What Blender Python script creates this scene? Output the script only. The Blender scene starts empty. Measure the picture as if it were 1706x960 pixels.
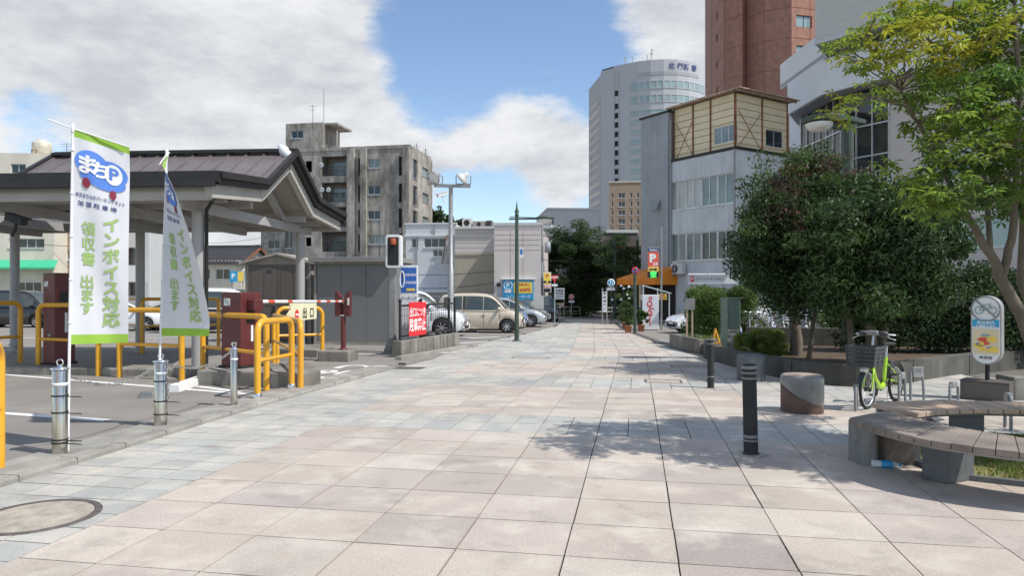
import bpy, math, random
import numpy as np
from mathutils import Vector, Matrix
R = math.radians
rnd = random.Random(7)
SC = bpy.context.scene
COL = SC.collection

# ------------------------------------------------------------------ camera
F = 1175.0                      # focal length in photo pixels (1706 wide)
EYE = 1.6
cd = bpy.data.cameras.new('camera'); cam = bpy.data.objects.new('camera', cd); COL.objects.link(cam)
cam.location = (0, 0, EYE); cam.rotation_euler = (R(90.07), 0, 0)
cd.sensor_width = 36; cd.lens = 36 * F / 1706; cd.clip_start = .05; cd.clip_end = 3000
SC.camera = cam
# ------------------------------------------------------------------ sun, sky, exposure
SUN_EL, SUN_AZ = 53.0, 114.0     # azimuth clockwise from +y
sd = bpy.data.lights.new('sun', 'SUN'); sd.energy = 4.0; sd.angle = R(.53); sd.color = (1, .955, .89)
sun = bpy.data.objects.new('sun', sd); COL.objects.link(sun)
sv = Vector((math.sin(R(SUN_AZ)) * math.cos(R(SUN_EL)), math.cos(R(SUN_AZ)) * math.cos(R(SUN_EL)), math.sin(R(SUN_EL))))
sun.rotation_euler = sv.to_track_quat('Z', 'Y').to_euler()
vs = SC.view_settings
vs.view_transform = 'Standard'; vs.look = 'None'; vs.gamma = 1; vs.use_curve_mapping = False
vs.exposure = 0.22
SKY_STRENGTH = .15

def build_world():
    w = bpy.data.worlds.new('World'); SC.world = w; w.use_nodes = True
    nt = w.node_tree; nt.nodes.clear(); N = nt.nodes.new; L = nt.links.new
    out = N('ShaderNodeOutputWorld'); bg = N('ShaderNodeBackground'); bg.inputs['Strength'].default_value = SKY_STRENGTH
    L(bg.outputs[0], out.inputs[0])
    sky = N('ShaderNodeTexSky'); sky.sky_type = 'NISHITA'; sky.sun_disc = False
    sky.sun_elevation = R(SUN_EL); sky.sun_rotation = R(SUN_AZ); sky.air_density = 1.0; sky.dust_density = .25; sky.ozone_density = 2.2
    tc = N('ShaderNodeTexCoord')
    sep = N('ShaderNodeSeparateXYZ'); L(tc.outputs['Generated'], sep.inputs[0])
    def math_(op, a, b=None, clamp=False):
        n = N('ShaderNodeMath'); n.operation = op; n.use_clamp = clamp
        for i, v in enumerate((a, b)):
            if v is None: continue
            if isinstance(v, (int, float)): n.inputs[i].default_value = v
            else: L(v, n.inputs[i])
        return n.outputs[0]
    # cloud layer: the view direction on a flattened dome, so clouds shrink towards the horizon
    den = math_('ADD', sep.outputs[2], .75)
    cx = math_('DIVIDE', sep.outputs[0], den); cy = math_('DIVIDE', sep.outputs[1], den); cz = math_('MULTIPLY', sep.outputs[2], 1.9)
    cmb = N('ShaderNodeCombineXYZ'); L(cx, cmb.inputs[0]); L(cy, cmb.inputs[1]); L(cz, cmb.inputs[2])
    def noise(scale, detail, rough, off, dist=0):
        mp = N('ShaderNodeMapping'); mp.inputs['Location'].default_value = off; L(cmb.outputs[0], mp.inputs[0])
        n = N('ShaderNodeTexNoise'); n.inputs['Scale'].default_value = scale; n.inputs['Detail'].default_value = detail
        n.inputs['Roughness'].default_value = rough; n.inputs['Distortion'].default_value = dist; L(mp.outputs[0], n.inputs['Vector'])
        return n.outputs[0]
    def puffs(off):
        big = noise(3.0, 4, .5, off); mid = noise(7.5, 10, .66, (off[0] + 8, off[1] + 2, off[2] + 5))
        return math_('ADD', math_('MULTIPLY', big, .60), math_('MULTIPLY', mid, .40))
    P0 = (3.1, 1.7, 0.4); base = puffs(P0)
    lit = puffs((P0[0] + .075, P0[1] - .02, P0[2] + .07))       # the same field a little nearer the sun
    # broad cloud banks and clear patches of this sky: (direction x, y, z), angular reach, weight
    acc = base
    def bank(px, py, reach, wt):
        nonlocal acc
        d = Vector(((px - 853) / F, 1, (481.5 - py) / F)).normalized()
        dp = N('ShaderNodeVectorMath'); dp.operation = 'DOT_PRODUCT'; L(tc.outputs['Generated'], dp.inputs[0]); dp.inputs[1].default_value = d
        mr = N('ShaderNodeMapRange'); mr.interpolation_type = 'SMOOTHSTEP'
        mr.inputs['From Min'].default_value = math.cos(reach / F); mr.inputs['From Max'].default_value = 1
        mr.inputs['To Min'].default_value = 0; mr.inputs['To Max'].default_value = wt
        L(dp.outputs['Value'], mr.inputs[0]); acc = math_('ADD', acc, mr.outputs[0])
    for b in BANKS: bank(*b)
    m = N('ShaderNodeMapRange'); m.interpolation_type = 'SMOOTHSTEP'
    m.inputs['From Min'].default_value = .465; m.inputs['From Max'].default_value = .615; L(acc, m.inputs[0])
    rel = math_('SUBTRACT', base, lit); thick = math_('MULTIPLY', math_('SUBTRACT', acc, .58), .42); tone = math_('SUBTRACT', math_('MULTIPLY', rel, 3.0), thick)
    sh = N('ShaderNodeMapRange'); sh.inputs['From Min'].default_value = -.40; sh.inputs['From Max'].default_value = .13; L(tone, sh.inputs[0])
    cc = N('ShaderNodeMix'); cc.data_type = 'RGBA'; L(sh.outputs[0], cc.inputs['Factor'])
    cc.inputs['A'].default_value = (3.35, 3.52, 3.8, 1); cc.inputs['B'].default_value = (5.0, 5.08, 5.2, 1)
    mx = N('ShaderNodeMix'); mx.data_type = 'RGBA'; L(m.outputs[0], mx.inputs['Factor']); L(sky.outputs[0], mx.inputs['A']); L(cc.outputs['Result'], mx.inputs['B'])
    L(mx.outputs['Result'], bg.inputs['Color'])
BANKS = [(150, 90, 420, .13), (420, 200, 330, .14), (520, 90, 140, .13), (660, 230, 170, .12), (880, 215, 160, .19), (1100, 120, 120, .06), (690, -20, 100, .10), (1120, 10, 190, .16), (940, 300, 90, .08),
         (745, 85, 185, -.25), (960, 95, 140, -.16), (820, 330, 110, -.12), (350, -10, 110, -.08), (40, 90, 220, .12), (70, 222, 90, -.20), (1010, 150, 90, -.06)]
build_world()

# ------------------------------------------------------------------ ground height and survey helpers
def gz(y):
    """the street is level near the viewer, then falls 1.5 % away from him"""
    if y < 8: return 0.0
    if y < 10: return -.015 * (y - 8) ** 2 / 4
    return -.015 * (min(y, 90) - 9)
def at(px, py, d):
    return Vector(((px - 853) / F * d, d, EYE - (py - 481.5) / F * d))
def gnd(px, py, lift=0.0):
    """surveyed point of the ground (optionally of something lift metres above it)"""
    k = (py - 481.5) / F
    y = (EYE - lift) / k
    if y > 9: y = (EYE - lift - .135) / max(k - .015, 1e-4)
    return Vector(((px - 853) / F * y, y, gz(y)))
D1 = Vector((math.sin(R(10)), math.cos(R(10)))); T1 = Vector((D1.y, -D1.x))
D2 = Vector((math.sin(R(6.4)), math.cos(R(6.4)))); T2 = Vector((D2.y, -D2.x))
def ST(s, t):
    if s <= 17: return D1 * s + T1 * t
    if s < 21:
        f = (s - 17) / 4; tt = T1.lerp(T2, f); return D1 * 17 + (D1.lerp(D2, f * .5)) * (s - 17) + tt * t
    return D1 * 17 + (D1 + D2) * .5 * 4 + D2 * (s - 21) + T2 * t

# ------------------------------------------------------------------ materials
def _mix(nt, a, b, fac, mode='MIX'):
    n = nt.nodes.new('ShaderNodeMix'); n.data_type = 'RGBA'; n.blend_type = mode
    for k, v in (('A', a), ('B', b)):
        if hasattr(v, 'is_output'): nt.links.new(v, n.inputs[k])
        else: n.inputs[k].default_value = (*v, 1)
    if hasattr(fac, 'is_output'): nt.links.new(fac, n.inputs['Factor'])
    else: n.inputs['Factor'].default_value = fac
    return n.outputs['Result']
def _noise(nt, scale, detail=5, stretch=(1, 1, 1), rough=.55, off=(0, 0, 0)):
    tc = nt.nodes.new('ShaderNodeTexCoord'); mp = nt.nodes.new('ShaderNodeMapping'); mp.inputs['Scale'].default_value = stretch; mp.inputs['Location'].default_value = off
    n = nt.nodes.new('ShaderNodeTexNoise'); n.inputs['Scale'].default_value = scale; n.inputs['Detail'].default_value = detail; n.inputs['Roughness'].default_value = rough
    nt.links.new(tc.outputs['Object'], mp.inputs[0]); nt.links.new(mp.outputs[0], n.inputs['Vector'])
    return n.outputs[0]
def _ramp(nt, v, lo, hi, to0=0., to1=1.):
    m = nt.nodes.new('ShaderNodeMapRange'); m.inputs['From Min'].default_value = lo; m.inputs['From Max'].default_value = hi
    m.inputs['To Min'].default_value = to0; m.inputs['To Max'].default_value = to1; nt.links.new(v, m.inputs[0]); return m.outputs[0]
def pm(name, col, rough=.7, metal=0., ns=3., na=.18, bump=.1, bs=90., coat=0., spec=.5, streak=0., grime=None, attr=None, emit=0., stretch=(1, 1, 1), fine=0.):
    m = bpy.data.materials.new(name); m.use_nodes = True; nt = m.node_tree; b = nt.nodes['Principled BSDF']
    c = tuple(col)
    n = _ramp(nt, _noise(nt, ns, 6, stretch), .3, .7)
    lo = tuple(x * (1 - na) for x in c); hi = tuple(min(1, x * (1 + na)) for x in c)
    res = _mix(nt, lo, hi, n)
    if attr:
        a = nt.nodes.new('ShaderNodeAttribute'); a.attribute_name = attr
        res = _mix(nt, res, a.outputs['Color'], 1., 'MULTIPLY')
    if fine:
        f = _ramp(nt, _noise(nt, 170, 2), .3, .7, 1 - fine, 1 + fine)
        cb = nt.nodes.new('ShaderNodeCombineColor')
        for i in range(3): nt.links.new(f, cb.inputs[i])
        res = _mix(nt, res, cb.outputs[0], 1., 'MULTIPLY')
    if streak:
        s = _ramp(nt, _noise(nt, 1.4, 7, (1.6, 1.6, .10), .62, (4, 1, 2)), .48, .70)
        s2 = _ramp(nt, _noise(nt, .75, 9, (1, 1, .35), .68, (2, 9, 1)), .42, .64)
        mm = nt.nodes.new('ShaderNodeMath'); mm.operation = 'MAXIMUM'; nt.links.new(s, mm.inputs[0]); nt.links.new(s2, mm.inputs[1])
        ms = nt.nodes.new('ShaderNodeMath'); ms.operation = 'MULTIPLY'; nt.links.new(mm.outputs[0], ms.inputs[0]); ms.inputs[1].default_value = streak
        res = _mix(nt, res, grime or tuple(x * .25 for x in c), ms.outputs[0])
    nt.links.new(res, b.inputs['Base Color'])
    b.inputs['Metallic'].default_value = metal; b.inputs['Coat Weight'].default_value = coat; b.inputs['Coat Roughness'].default_value = .05
    b.inputs['Specular IOR Level'].default_value = spec
    rr = _ramp(nt, _noise(nt, ns * 3, 4), .3, .7, max(.02, rough - .08), min(1, rough + .08)); nt.links.new(rr, b.inputs['Roughness'])
    if bump:
        bp = nt.nodes.new('ShaderNodeBump'); bp.inputs['Strength'].default_value = bump; bp.inputs['Distance'].default_value = .02
        nt.links.new(_noise(nt, bs, 4), bp.inputs['Height']); nt.links.new(bp.outputs[0], b.inputs['Normal'])
    if emit:
        b.inputs['Emission Color'].default_value = (*c, 1); b.inputs['Emission Strength'].default_value = emit
    return m
def leaf_mat(name, trans=.35, rough=.45):
    m = bpy.data.materials.new(name); m.use_nodes = True; nt = m.node_tree; b = nt.nodes['Principled BSDF']
    a = nt.nodes.new('ShaderNodeAttribute'); a.attribute_name = 'leaf'
    nt.links.new(a.outputs['Color'], b.inputs['Base Color']); b.inputs['Roughness'].default_value = rough
    t = nt.nodes.new('ShaderNodeBsdfTranslucent'); hs = nt.nodes.new('ShaderNodeHueSaturation'); hs.inputs['Value'].default_value = 1.5; hs.inputs['Hue'].default_value = .49
    nt.links.new(a.outputs['Color'], hs.inputs['Color']); nt.links.new(hs.outputs[0], t.inputs['Color'])
    mx = nt.nodes.new('ShaderNodeMixShader'); mx.inputs[0].default_value = trans
    nt.links.new(b.outputs[0], mx.inputs[1]); nt.links.new(t.outputs[0], mx.inputs[2])
    nt.links.new(mx.outputs[0], nt.nodes['Material Output'].inputs[0])
    return m
def tile_mat():
    """granite slab: speckle, worn pale patches, damp stains, gum spots; slab colour comes from the mesh"""
    m = bpy.data.materials.new('granite_slab'); m.use_nodes = True; nt = m.node_tree; b = nt.nodes['Principled BSDF']
    a = nt.nodes.new('ShaderNodeAttribute'); a.attribute_name = 'tile'
    res = a.outputs['Color']
    def grey(v):
        c = nt.nodes.new('ShaderNodeCombineColor')
        for i in range(3): nt.links.new(v, c.inputs[i])
        return c.outputs[0]
    res = _mix(nt, res, grey(_ramp(nt, _noise(nt, 210, 2), .28, .72, .72, 1.28)), 1., 'MULTIPLY')
    res = _mix(nt, res, grey(_ramp(nt, _noise(nt, 55, 3), .3, .7, .88, 1.12)), 1., 'MULTIPLY')
    res = _mix(nt, res, grey(_ramp(nt, _noise(nt, .45, 6), .3, .7, .86, 1.12)), 1., 'MULTIPLY')
    res = _mix(nt, res, (.62, .565, .48), _ramp(nt, _noise(nt, 1.7, 7, (1, 1, 1), .62, (3, 1, 0)), .50, .68, 0, .70))
    res = _mix(nt, res, (.25, .21, .185), _ramp(nt, _noise(nt, 2.3, 8, (1, 1, 1), .66, (9, 4, 0)), .54, .72, 0, .55))
    res = _mix(nt, res, (.40, .27, .16), _ramp(nt, _noise(nt, 3.1, 8, (1, 1, 1), .6, (1, 14, 0)), .64, .78, 0, .35))
    tc = nt.nodes.new('ShaderNodeTexCoord'); v = nt.nodes.new('ShaderNodeTexVoronoi'); v.inputs['Scale'].default_value = 2.6; nt.links.new(tc.outputs['Object'], v.inputs['Vector'])
    sp = nt.nodes.new('ShaderNodeMath'); sp.operation = 'LESS_THAN'; nt.links.new(v.outputs['Distance'], sp.inputs[0]); sp.inputs[1].default_value = .035
    s2 = nt.nodes.new('ShaderNodeSeparateColor'); nt.links.new(v.outputs['Color'], s2.inputs[0]); s3 = nt.nodes.new('ShaderNodeMath'); s3.operation = 'GREATER_THAN'; nt.links.new(s2.outputs[0], s3.inputs[0]); s3.inputs[1].default_value = .72
    s4 = nt.nodes.new('ShaderNodeMath'); s4.operation = 'MULTIPLY'; nt.links.new(sp.outputs[0], s4.inputs[0]); nt.links.new(s3.outputs[0], s4.inputs[1])
    s5 = nt.nodes.new('ShaderNodeMath'); s5.operation = 'MULTIPLY'; nt.links.new(s4.outputs[0], s5.inputs[0]); s5.inputs[1].default_value = .6
    res = _mix(nt, res, (.10, .095, .09), s5.outputs[0])
    nt.links.new(res, b.inputs['Base Color'])
    nt.links.new(_ramp(nt, _noise(nt, 2.2, 6), .3, .7, .55, .85), b.inputs['Roughness'])
    bp = nt.nodes.new('ShaderNodeBump'); bp.inputs['Strength'].default_value = .3; bp.inputs['Distance'].default_value = .01
    nt.links.new(_noise(nt, 120, 4), bp.inputs['Height']); nt.links.new(bp.outputs[0], b.inputs['Normal'])
    return m
M = {}
def mk(key, *a, **k): M[key] = pm(key, *a, **k); return M[key]
M['tile'] = tile_mat()
mk('joint', (.075, .07, .065), .95)
mk('asphalt', (.265, .243, .215), .9, ns=.7, na=.14, bump=.5, bs=160, fine=.2, streak=.35, grime=(.17, .155, .14))
mk('asphalt_old', (.13, .13, .13), .9, ns=.5, na=.2, bump=.5, bs=120, fine=.2)
mk('earth', (.16, .15, .12), .95, ns=.1, na=.2)
mk('kerb', (.34, .325, .29), .85, ns=3, na=.25, bump=.4, bs=60, streak=.4, grime=(.14, .13, .11), fine=.15)
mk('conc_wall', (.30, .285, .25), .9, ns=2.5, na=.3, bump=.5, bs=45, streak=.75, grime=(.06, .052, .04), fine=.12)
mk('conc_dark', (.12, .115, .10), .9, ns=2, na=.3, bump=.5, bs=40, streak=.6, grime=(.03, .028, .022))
mk('paint_white', (.78, .78, .76), .7, ns=6, na=.08, bump=.2, streak=.15, grime=(.4, .39, .37))
mk('white', (.75, .76, .76), .5, ns=2, na=.04, bump=0)
mk('steel', (.56, .53, .48), .24, 1, ns=.8, na=.03, bump=0)
mk('galv', (.30, .30, .295), .5, .35, ns=8, na=.15, bump=.05)
mk('chrome', (.8, .8, .8), .12, 1, bump=0)
mk('black', (.014, .014, .015), .45, bump=.05)
mk('matte_black', (.02, .02, .021), .7)
mk('rubber', (.018, .018, .018), .75)
mk('yellow', (.80, .40, .022), .38, ns=5, na=.10, bump=.03, coat=.2, streak=.4, grime=(.50, .24, .03))
mk('maroon', (.115, .024, .024), .45, ns=4, na=.15, coat=.2, bump=.03)
mk('roof_brown', (.19, .165, .165), .42, .3, ns=2, na=.12, bump=.04)
mk('roof_dark', (.022, .02, .02), .5, ns=3, na=.2)
mk('fascia', (.40, .385, .35), .55, ns=2, na=.1, bump=.05)
mk('soffit', (.30, .285, .25), .7, ns=2, na=.12)
mk('pillar_paint', (.36, .36, .355), .45, ns=3, na=.06, bump=.03)
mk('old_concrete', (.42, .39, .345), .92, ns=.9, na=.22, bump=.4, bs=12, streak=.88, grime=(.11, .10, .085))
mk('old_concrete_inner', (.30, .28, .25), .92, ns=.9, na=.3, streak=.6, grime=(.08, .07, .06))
mk('cream_wall', (.66, .62, .52), .85, ns=.6, na=.08, streak=.3, grime=(.35, .31, .24))
mk('brown_wall', (.36, .25, .17), .85, ns=.8, na=.12, streak=.3, grime=(.2, .13, .09))
mk('pale_wall', (.60, .62, .63), .8, ns=.5, na=.06, streak=.22, grime=(.38, .38, .37))
mk('pink_beige', (.60, .54, .505), .75, ns=.5, na=.05, streak=.08, grime=(.45, .4, .36))
mk('tan_wall', (.42, .365, .28), .8, ns=.5, na=.06, streak=.1)
mk('grey_pale', (.55, .56, .55), .8, ns=.3, na=.06, streak=.15, grime=(.42, .42, .42))
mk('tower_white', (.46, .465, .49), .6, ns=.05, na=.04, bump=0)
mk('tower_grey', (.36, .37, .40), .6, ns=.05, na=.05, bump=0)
mk('brick_red', (.35, .175, .125), .8, ns=1.6, na=.2, bump=.2, bs=6, fine=.1, streak=.25, grime=(.2, .09, .065))
mk('brick_dark', (.25, .10, .075), .8, ns=.4, na=.12)
mk('hotel_tile', (.42, .31, .22), .7, ns=.3, na=.08)
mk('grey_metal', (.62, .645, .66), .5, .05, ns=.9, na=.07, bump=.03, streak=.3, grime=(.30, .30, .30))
mk('grey_metal_dark', (.31, .33, .35), .55, .05, ns=.9, na=.1, streak=.25, grime=(.14, .14, .14))
mk('cream_panel', (.72, .62, .42), .6, ns=.8, na=.06, streak=.15, grime=(.5, .38, .22))
mk('rust_pale', (.40, .31, .235), .85, ns=4, na=.4, streak=.5, grime=(.2, .09, .05))
mk('rust', (.23, .09, .045), .85, ns=3, na=.45)
mk('white_tile', (.52, .51, .47), .55, ns=.2, na=.05, bump=.05, bs=6)
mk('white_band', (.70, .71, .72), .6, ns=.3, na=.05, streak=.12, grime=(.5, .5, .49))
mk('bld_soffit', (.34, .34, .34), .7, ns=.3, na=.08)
mk('alu', (.55, .56, .57), .4, .6, bump=.02)
mk('glass', (.022, .028, .03), .06, ns=.6, na=.4, bump=0, spec=.8)
mk('glass_pale', (.20, .25, .24), .08, ns=.5, na=.35, bump=0, spec=.8)
mk('glass_blind', (.42, .43, .40), .25, ns=1.2, na=.35, bump=0, spec=.8, stretch=(2, 2, .3))
mk('glass_green', (.30, .40, .39), .1, ns=.2, na=.12, bump=0, spec=.8)
mk('glass_car', (.045, .06, .057), .03, ns=.5, na=.2, bump=0, spec=1.)
mk('dark_void', (.018, .017, .016), .8)
mk('orange', (.74, .235, .02), .75, ns=1.5, na=.12, bump=.1, bs=40, streak=.15, grime=(.45, .13, .02))
mk('green_awning', (.05, .45, .24), .7, ns=1, na=.08)
mk('lamp_green', (.055, .085, .062), .5, ns=4, na=.25, bump=.06, streak=.25, grime=(.03, .035, .03))
mk('box_green', (.14, .21, .165), .5, ns=2, na=.1, bump=.04, streak=.2, grime=(.08, .11, .09))
mk('lamp_lens', (.72, .72, .68), .3, bump=0)
mk('shed_grey', (.21, .215, .215), .5, .1, ns=1, na=.06, bump=.02, streak=.1)
mk('shed_roof', (.26, .265, .24), .6, ns=1, na=.1, streak=.3)
mk('shed_brown', (.115, .098, .088), .5, ns=1, na=.08)
mk('shed_trim', (.33, .30, .265), .6)
mk('blue', (.03, .13, .46), .5, bump=0)
mk('sky_blue', (.03, .33, .58), .5, bump=0)
mk('sign_yellow', (.85, .60, .10), .5, bump=0, na=.05)
mk('sign_cream', (.72, .68, .46), .6, ns=3, na=.08, bump=.02)
mk('sign_red', (.68, .025, .035), .5, bump=0, na=.06)
mk('sign_orange', (.72, .11, .06), .5, bump=0)
mk('text_dark', (.03, .03, .04), .6, bump=0)
mk('text_navy', (.045, .07, .20), .6, bump=0)
mk('text_white', (.82, .82, .82), .6, bump=0)
mk('text_red', (.62, .05, .05), .6, bump=0)
mk('led_green', (.05, .95, .10), .5, bump=0, emit=1.6)
mk('tail_red', (.35, .01, .012), .15, bump=0, coat=1)
mk('signal_orange', (.34, .075, .02), .4, bump=0)
mk('lamp_orange', (.66, .10, .03), .3, bump=0)
mk('plate', (.75, .75, .72), .5)
mk('headlamp', (.55, .57, .58), .08, bump=0, coat=1, ns=20, na=.5)
mk('bike_lime', (.40, .66, .02), .3, coat=.6, bump=0)
mk('bike_grey', (.24, .25, .26), .5)
mk('bike_dark', (.055, .058, .062), .5)
mk('wood_pale', (.50, .37, .27), .75, ns=2.2, na=.2, bump=.25, bs=60, stretch=(1, 1, 1), fine=.1)
mk('wood_old', (.235, .195, .165), .85, ns=2.5, na=.32, bump=.35, bs=50, fine=.14, streak=.0)
mk('stone_grey', (.125, .135, .142), .6, ns=6, na=.2, bump=.15, bs=100, fine=.2)
mk('stone_polished', (.20, .205, .20), .35, ns=12, na=.18, bump=.03, fine=.25)
mk('stone_rough', (.15, .095, .075), .8, ns=5, na=.3, bump=.5, bs=70, streak=.5, grime=(.07, .045, .035), fine=.2)
mk('granite_top', (.42, .33, .27), .5, ns=10, na=.2, fine=.3)
mk('soil', (.10, .068, .042), .95, ns=5, na=.35, bump=.8, bs=30)
mk('turf', (.23, .20, .085), .95, ns=3.2, na=.5, bump=.8, bs=60)
mk('bark', (.155, .125, .098), .9, ns=10, na=.35, bump=.7, bs=30, stretch=(1, 1, .25))
mk('bark_pale', (.135, .115, .08), .85, ns=8, na=.35, bump=.5, bs=26, stretch=(1, 1, .3))
mk('cover_iron', (.13, .115, .105), .7, .3, ns=12, na=.3, bump=.4, bs=60)
mk('cover_fill', (.38, .34, .28), .85, ns=7, na=.3, bump=.5, bs=40, fine=.2)
mk('bottle_clear', (.62, .68, .70), .12, bump=0)
mk('bottle_blue', (.06, .36, .70), .3, bump=0)
mk('pigeon', (.045, .048, .058), .6, ns=14, na=.4)
mk('flag_white', (.68, .69, .72), .8, ns=2, na=.02, bump=.06, bs=500)
mk('flag_green', (.30, .52, .06), .8, ns=2, na=.05, bump=.05, bs=500)
mk('flag_text', (.36, .52, .18), .8, bump=0)
mk('flag_blue', (.10, .23, .66), .8, bump=0)
mk('flag_maroon', (.26, .03, .06), .8, bump=0)
mk('awning_white', (.72, .71, .68), .7)
mk('tank', (.62, .57, .47), .6, streak=.2)
mk('tile_roof', (.05, .05, .055), .45, ns=2, na=.2)
mk('ac_white', (.60, .60, .57), .6, ns=3, na=.06, streak=.15)
mk('pot', (.42, .17, .09), .8)
mk('machine_white', (.74, .75, .76), .4, bump=0, na=.03)
mk('flower', (.80, .80, .78), .7, bump=0)
M['leaf'] = leaf_mat('leaf', .33, .58)
M['leaf_gloss'] = leaf_mat('leaf_gloss', .22, .5)
M['grass'] = leaf_mat('grass', .3, .6)

# ------------------------------------------------------------------ mesh builder
class MB:
    def __init__(s): s.v = []; s.f = []; s.sm = []; s.mi = []; s.cur = 0; s.attr = None
    def add(s, vs_, fs, smooth=False):
        o = len(s.v); s.v.extend(tuple(p) for p in vs_)
        for f in fs: s.f.append(tuple(o + i for i in f)); s.sm.append(smooth); s.mi.append(s.cur)
        return s
    def quad(s, a, b, c, d): return s.add((a, b, c, d), ((0, 1, 2, 3),))
    def box(s, c, d, rz=0., top=1.):
        x, y, z = (q / 2 for q in d); pts = []
        cs, sn = math.cos(rz), math.sin(rz)
        for k in (-1, 1):
            for i, j in ((-1, -1), (1, -1), (1, 1), (-1, 1)):
                t = top if k > 0 else 1.
                a, b = i * x * t, j * y * t; pts.append((c[0] + a * cs - b * sn, c[1] + a * sn + b * cs, c[2] + k * z))
        return s.add(pts, ((3, 2, 1, 0), (4, 5, 6, 7), (0, 1, 5, 4), (1, 2, 6, 5), (2, 3, 7, 6), (3, 0, 4, 7)))
    def bar(s, a, b, w, h=None, up=(0, 0, 1)):
        """square bar from a to b"""
        a = Vector(a); b = Vector(b); h = h or w; t = (b - a).normalized(); u = Vector(up)
        if abs(t.dot(u)) > .98: u = Vector((0, 1, 0))
        r = t.cross(u).normalized() * w / 2; q = r.cross(t).normalized() * h / 2
        return s.add([p + i * r + j * q for p in (a, b) for i, j in ((-1, -1), (1, -1), (1, 1), (-1, 1))],
                     ((3, 2, 1, 0), (4, 5, 6, 7), (0, 1, 5, 4), (1, 2, 6, 5), (2, 3, 7, 6), (3, 0, 4, 7)))
    def tube(s, pts, r, n=10, closed=False, caps=True):
        pts = [Vector(p) for p in pts]; m = len(pts); rs = r if isinstance(r, (list, tuple)) else [r] * m
        V = []; ref = None
        for i, p in enumerate(pts):
            if closed: t = pts[(i + 1) % m] - pts[i - 1]
            else: t = pts[min(i + 1, m - 1)] - pts[max(i - 1, 0)]
            t = t.normalized() if t.length > 1e-9 else Vector((0, 0, 1))
            if ref is None: ref = Vector((0, 0, 1)) if abs(t.z) < .9 else Vector((1, 0, 0))
            u = t.cross(ref)
            u = u.normalized() if u.length > 1e-6 else Vector((1, 0, 0))
            w = u.cross(t).normalized(); ref = w
            for k in range(n):
                a = 2 * math.pi * k / n; V.append(p + (u * math.cos(a) + w * math.sin(a)) * rs[i])
        Fs = []
        for i in range(m if closed else m - 1):
            j = (i + 1) % m
            for k in range(n): Fs.append((i * n + k, i * n + (k + 1) % n, j * n + (k + 1) % n, j * n + k))
        s.add(V, Fs, True)
        if caps and not closed:
            s.add(V[:n], (tuple(range(n))[::-1],)); s.add(V[-n:], (tuple(range(n)),))
        return s
    def lathe(s, prof, c=(0, 0, 0), n=20, axis='z', smooth=True):
        V = []
        for r, z in prof:
            for k in range(n):
                a = 2 * math.pi * k / n; x, y = r * math.cos(a), r * math.sin(a)
                p = (x, y, z) if axis == 'z' else ((z, x, y) if axis == 'x' else (y, z, x))
                V.append((c[0] + p[0], c[1] + p[1], c[2] + p[2]))
        Fs = [(i * n + k, i * n + (k + 1) % n, (i + 1) * n + (k + 1) % n, (i + 1) * n + k) for i in range(len(prof) - 1) for k in range(n)]
        return s.add(V, Fs, smooth)
    def disc(s, c, r, n=24, nrm=(0, 0, 1), u=None):
        nrm = Vector(nrm).normalized(); a = Vector(u) if u else nrm.orthogonal().normalized(); b = nrm.cross(a); c = Vector(c)
        return s.add([c + (a * math.cos(2 * math.pi * k / n) + b * math.sin(2 * math.pi * k / n)) * r for k in range(n)], (tuple(range(n)),))
    def prism(s, poly, z0, z1):
        """vertical prism over a counter-clockwise plan polygon; z may be numbers or functions of (x, y)"""
        n = len(poly); A = [(p[0], p[1], z0(p[0], p[1]) if callable(z0) else z0) for p in poly]; B = [(p[0], p[1], z1(p[0], p[1]) if callable(z1) else z1) for p in poly]
        return s.add(A + B, [tuple(range(n))[::-1], tuple(range(n, 2 * n))] + [(i, (i + 1) % n, n + (i + 1) % n, n + i) for i in range(n)])
    def extrude(s, prof, fn, a, b):
        """closed 2D profile -> fn(u, v, t) at t=a and t=b"""
        n = len(prof); A = [fn(u, v, a) for u, v in prof]; B = [fn(u, v, b) for u, v in prof]
        return s.add(A + B, [tuple(range(n))[::-1], tuple(range(n, 2 * n))] + [(i, (i + 1) % n, n + (i + 1) % n, n + i) for i in range(n)])
    def text(s, body, size, fn, align='CENTER', bold=0.0, aspect=1.0):
        vv, ff = text_mesh(body, size, align, bold)
        return s.add([fn(x * aspect, y) for x, y in vv], ff)
    def build(s, name, mat, parent=None, bevel=0., loc=None, rz=None, segs=2, label=None, smooth=False):
        me = bpy.data.meshes.new(name); me.from_pydata(s.v, [], s.f)
        for m in (mat if isinstance(mat, (list, tuple)) else [mat]): me.materials.append(M[m] if isinstance(m, str) else m)
        if s.f:
            me.polygons.foreach_set('use_smooth', [True] * len(s.f) if smooth else s.sm); me.polygons.foreach_set('material_index', s.mi)
        if s.attr:
            nm, data = s.attr; at_ = me.color_attributes.new(nm, 'FLOAT_COLOR', 'POINT'); at_.data.foreach_set('color', np.asarray(data, np.float32).ravel())
        me.update()
        o = bpy.data.objects.new(name, me); COL.objects.link(o)
        if parent is not None: o.parent = parent
        if loc is not None: o.location = loc
        if rz is not None: o.rotation_euler = (0, 0, rz)
        if bevel:
            b = o.modifiers.new('bevel', 'BEVEL'); b.width = bevel; b.segments = segs; b.limit_method = 'ANGLE'; b.angle_limit = R(35); b.harden_normals = False
        if label: o['label'] = label
        return o
_tc = {}
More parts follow.
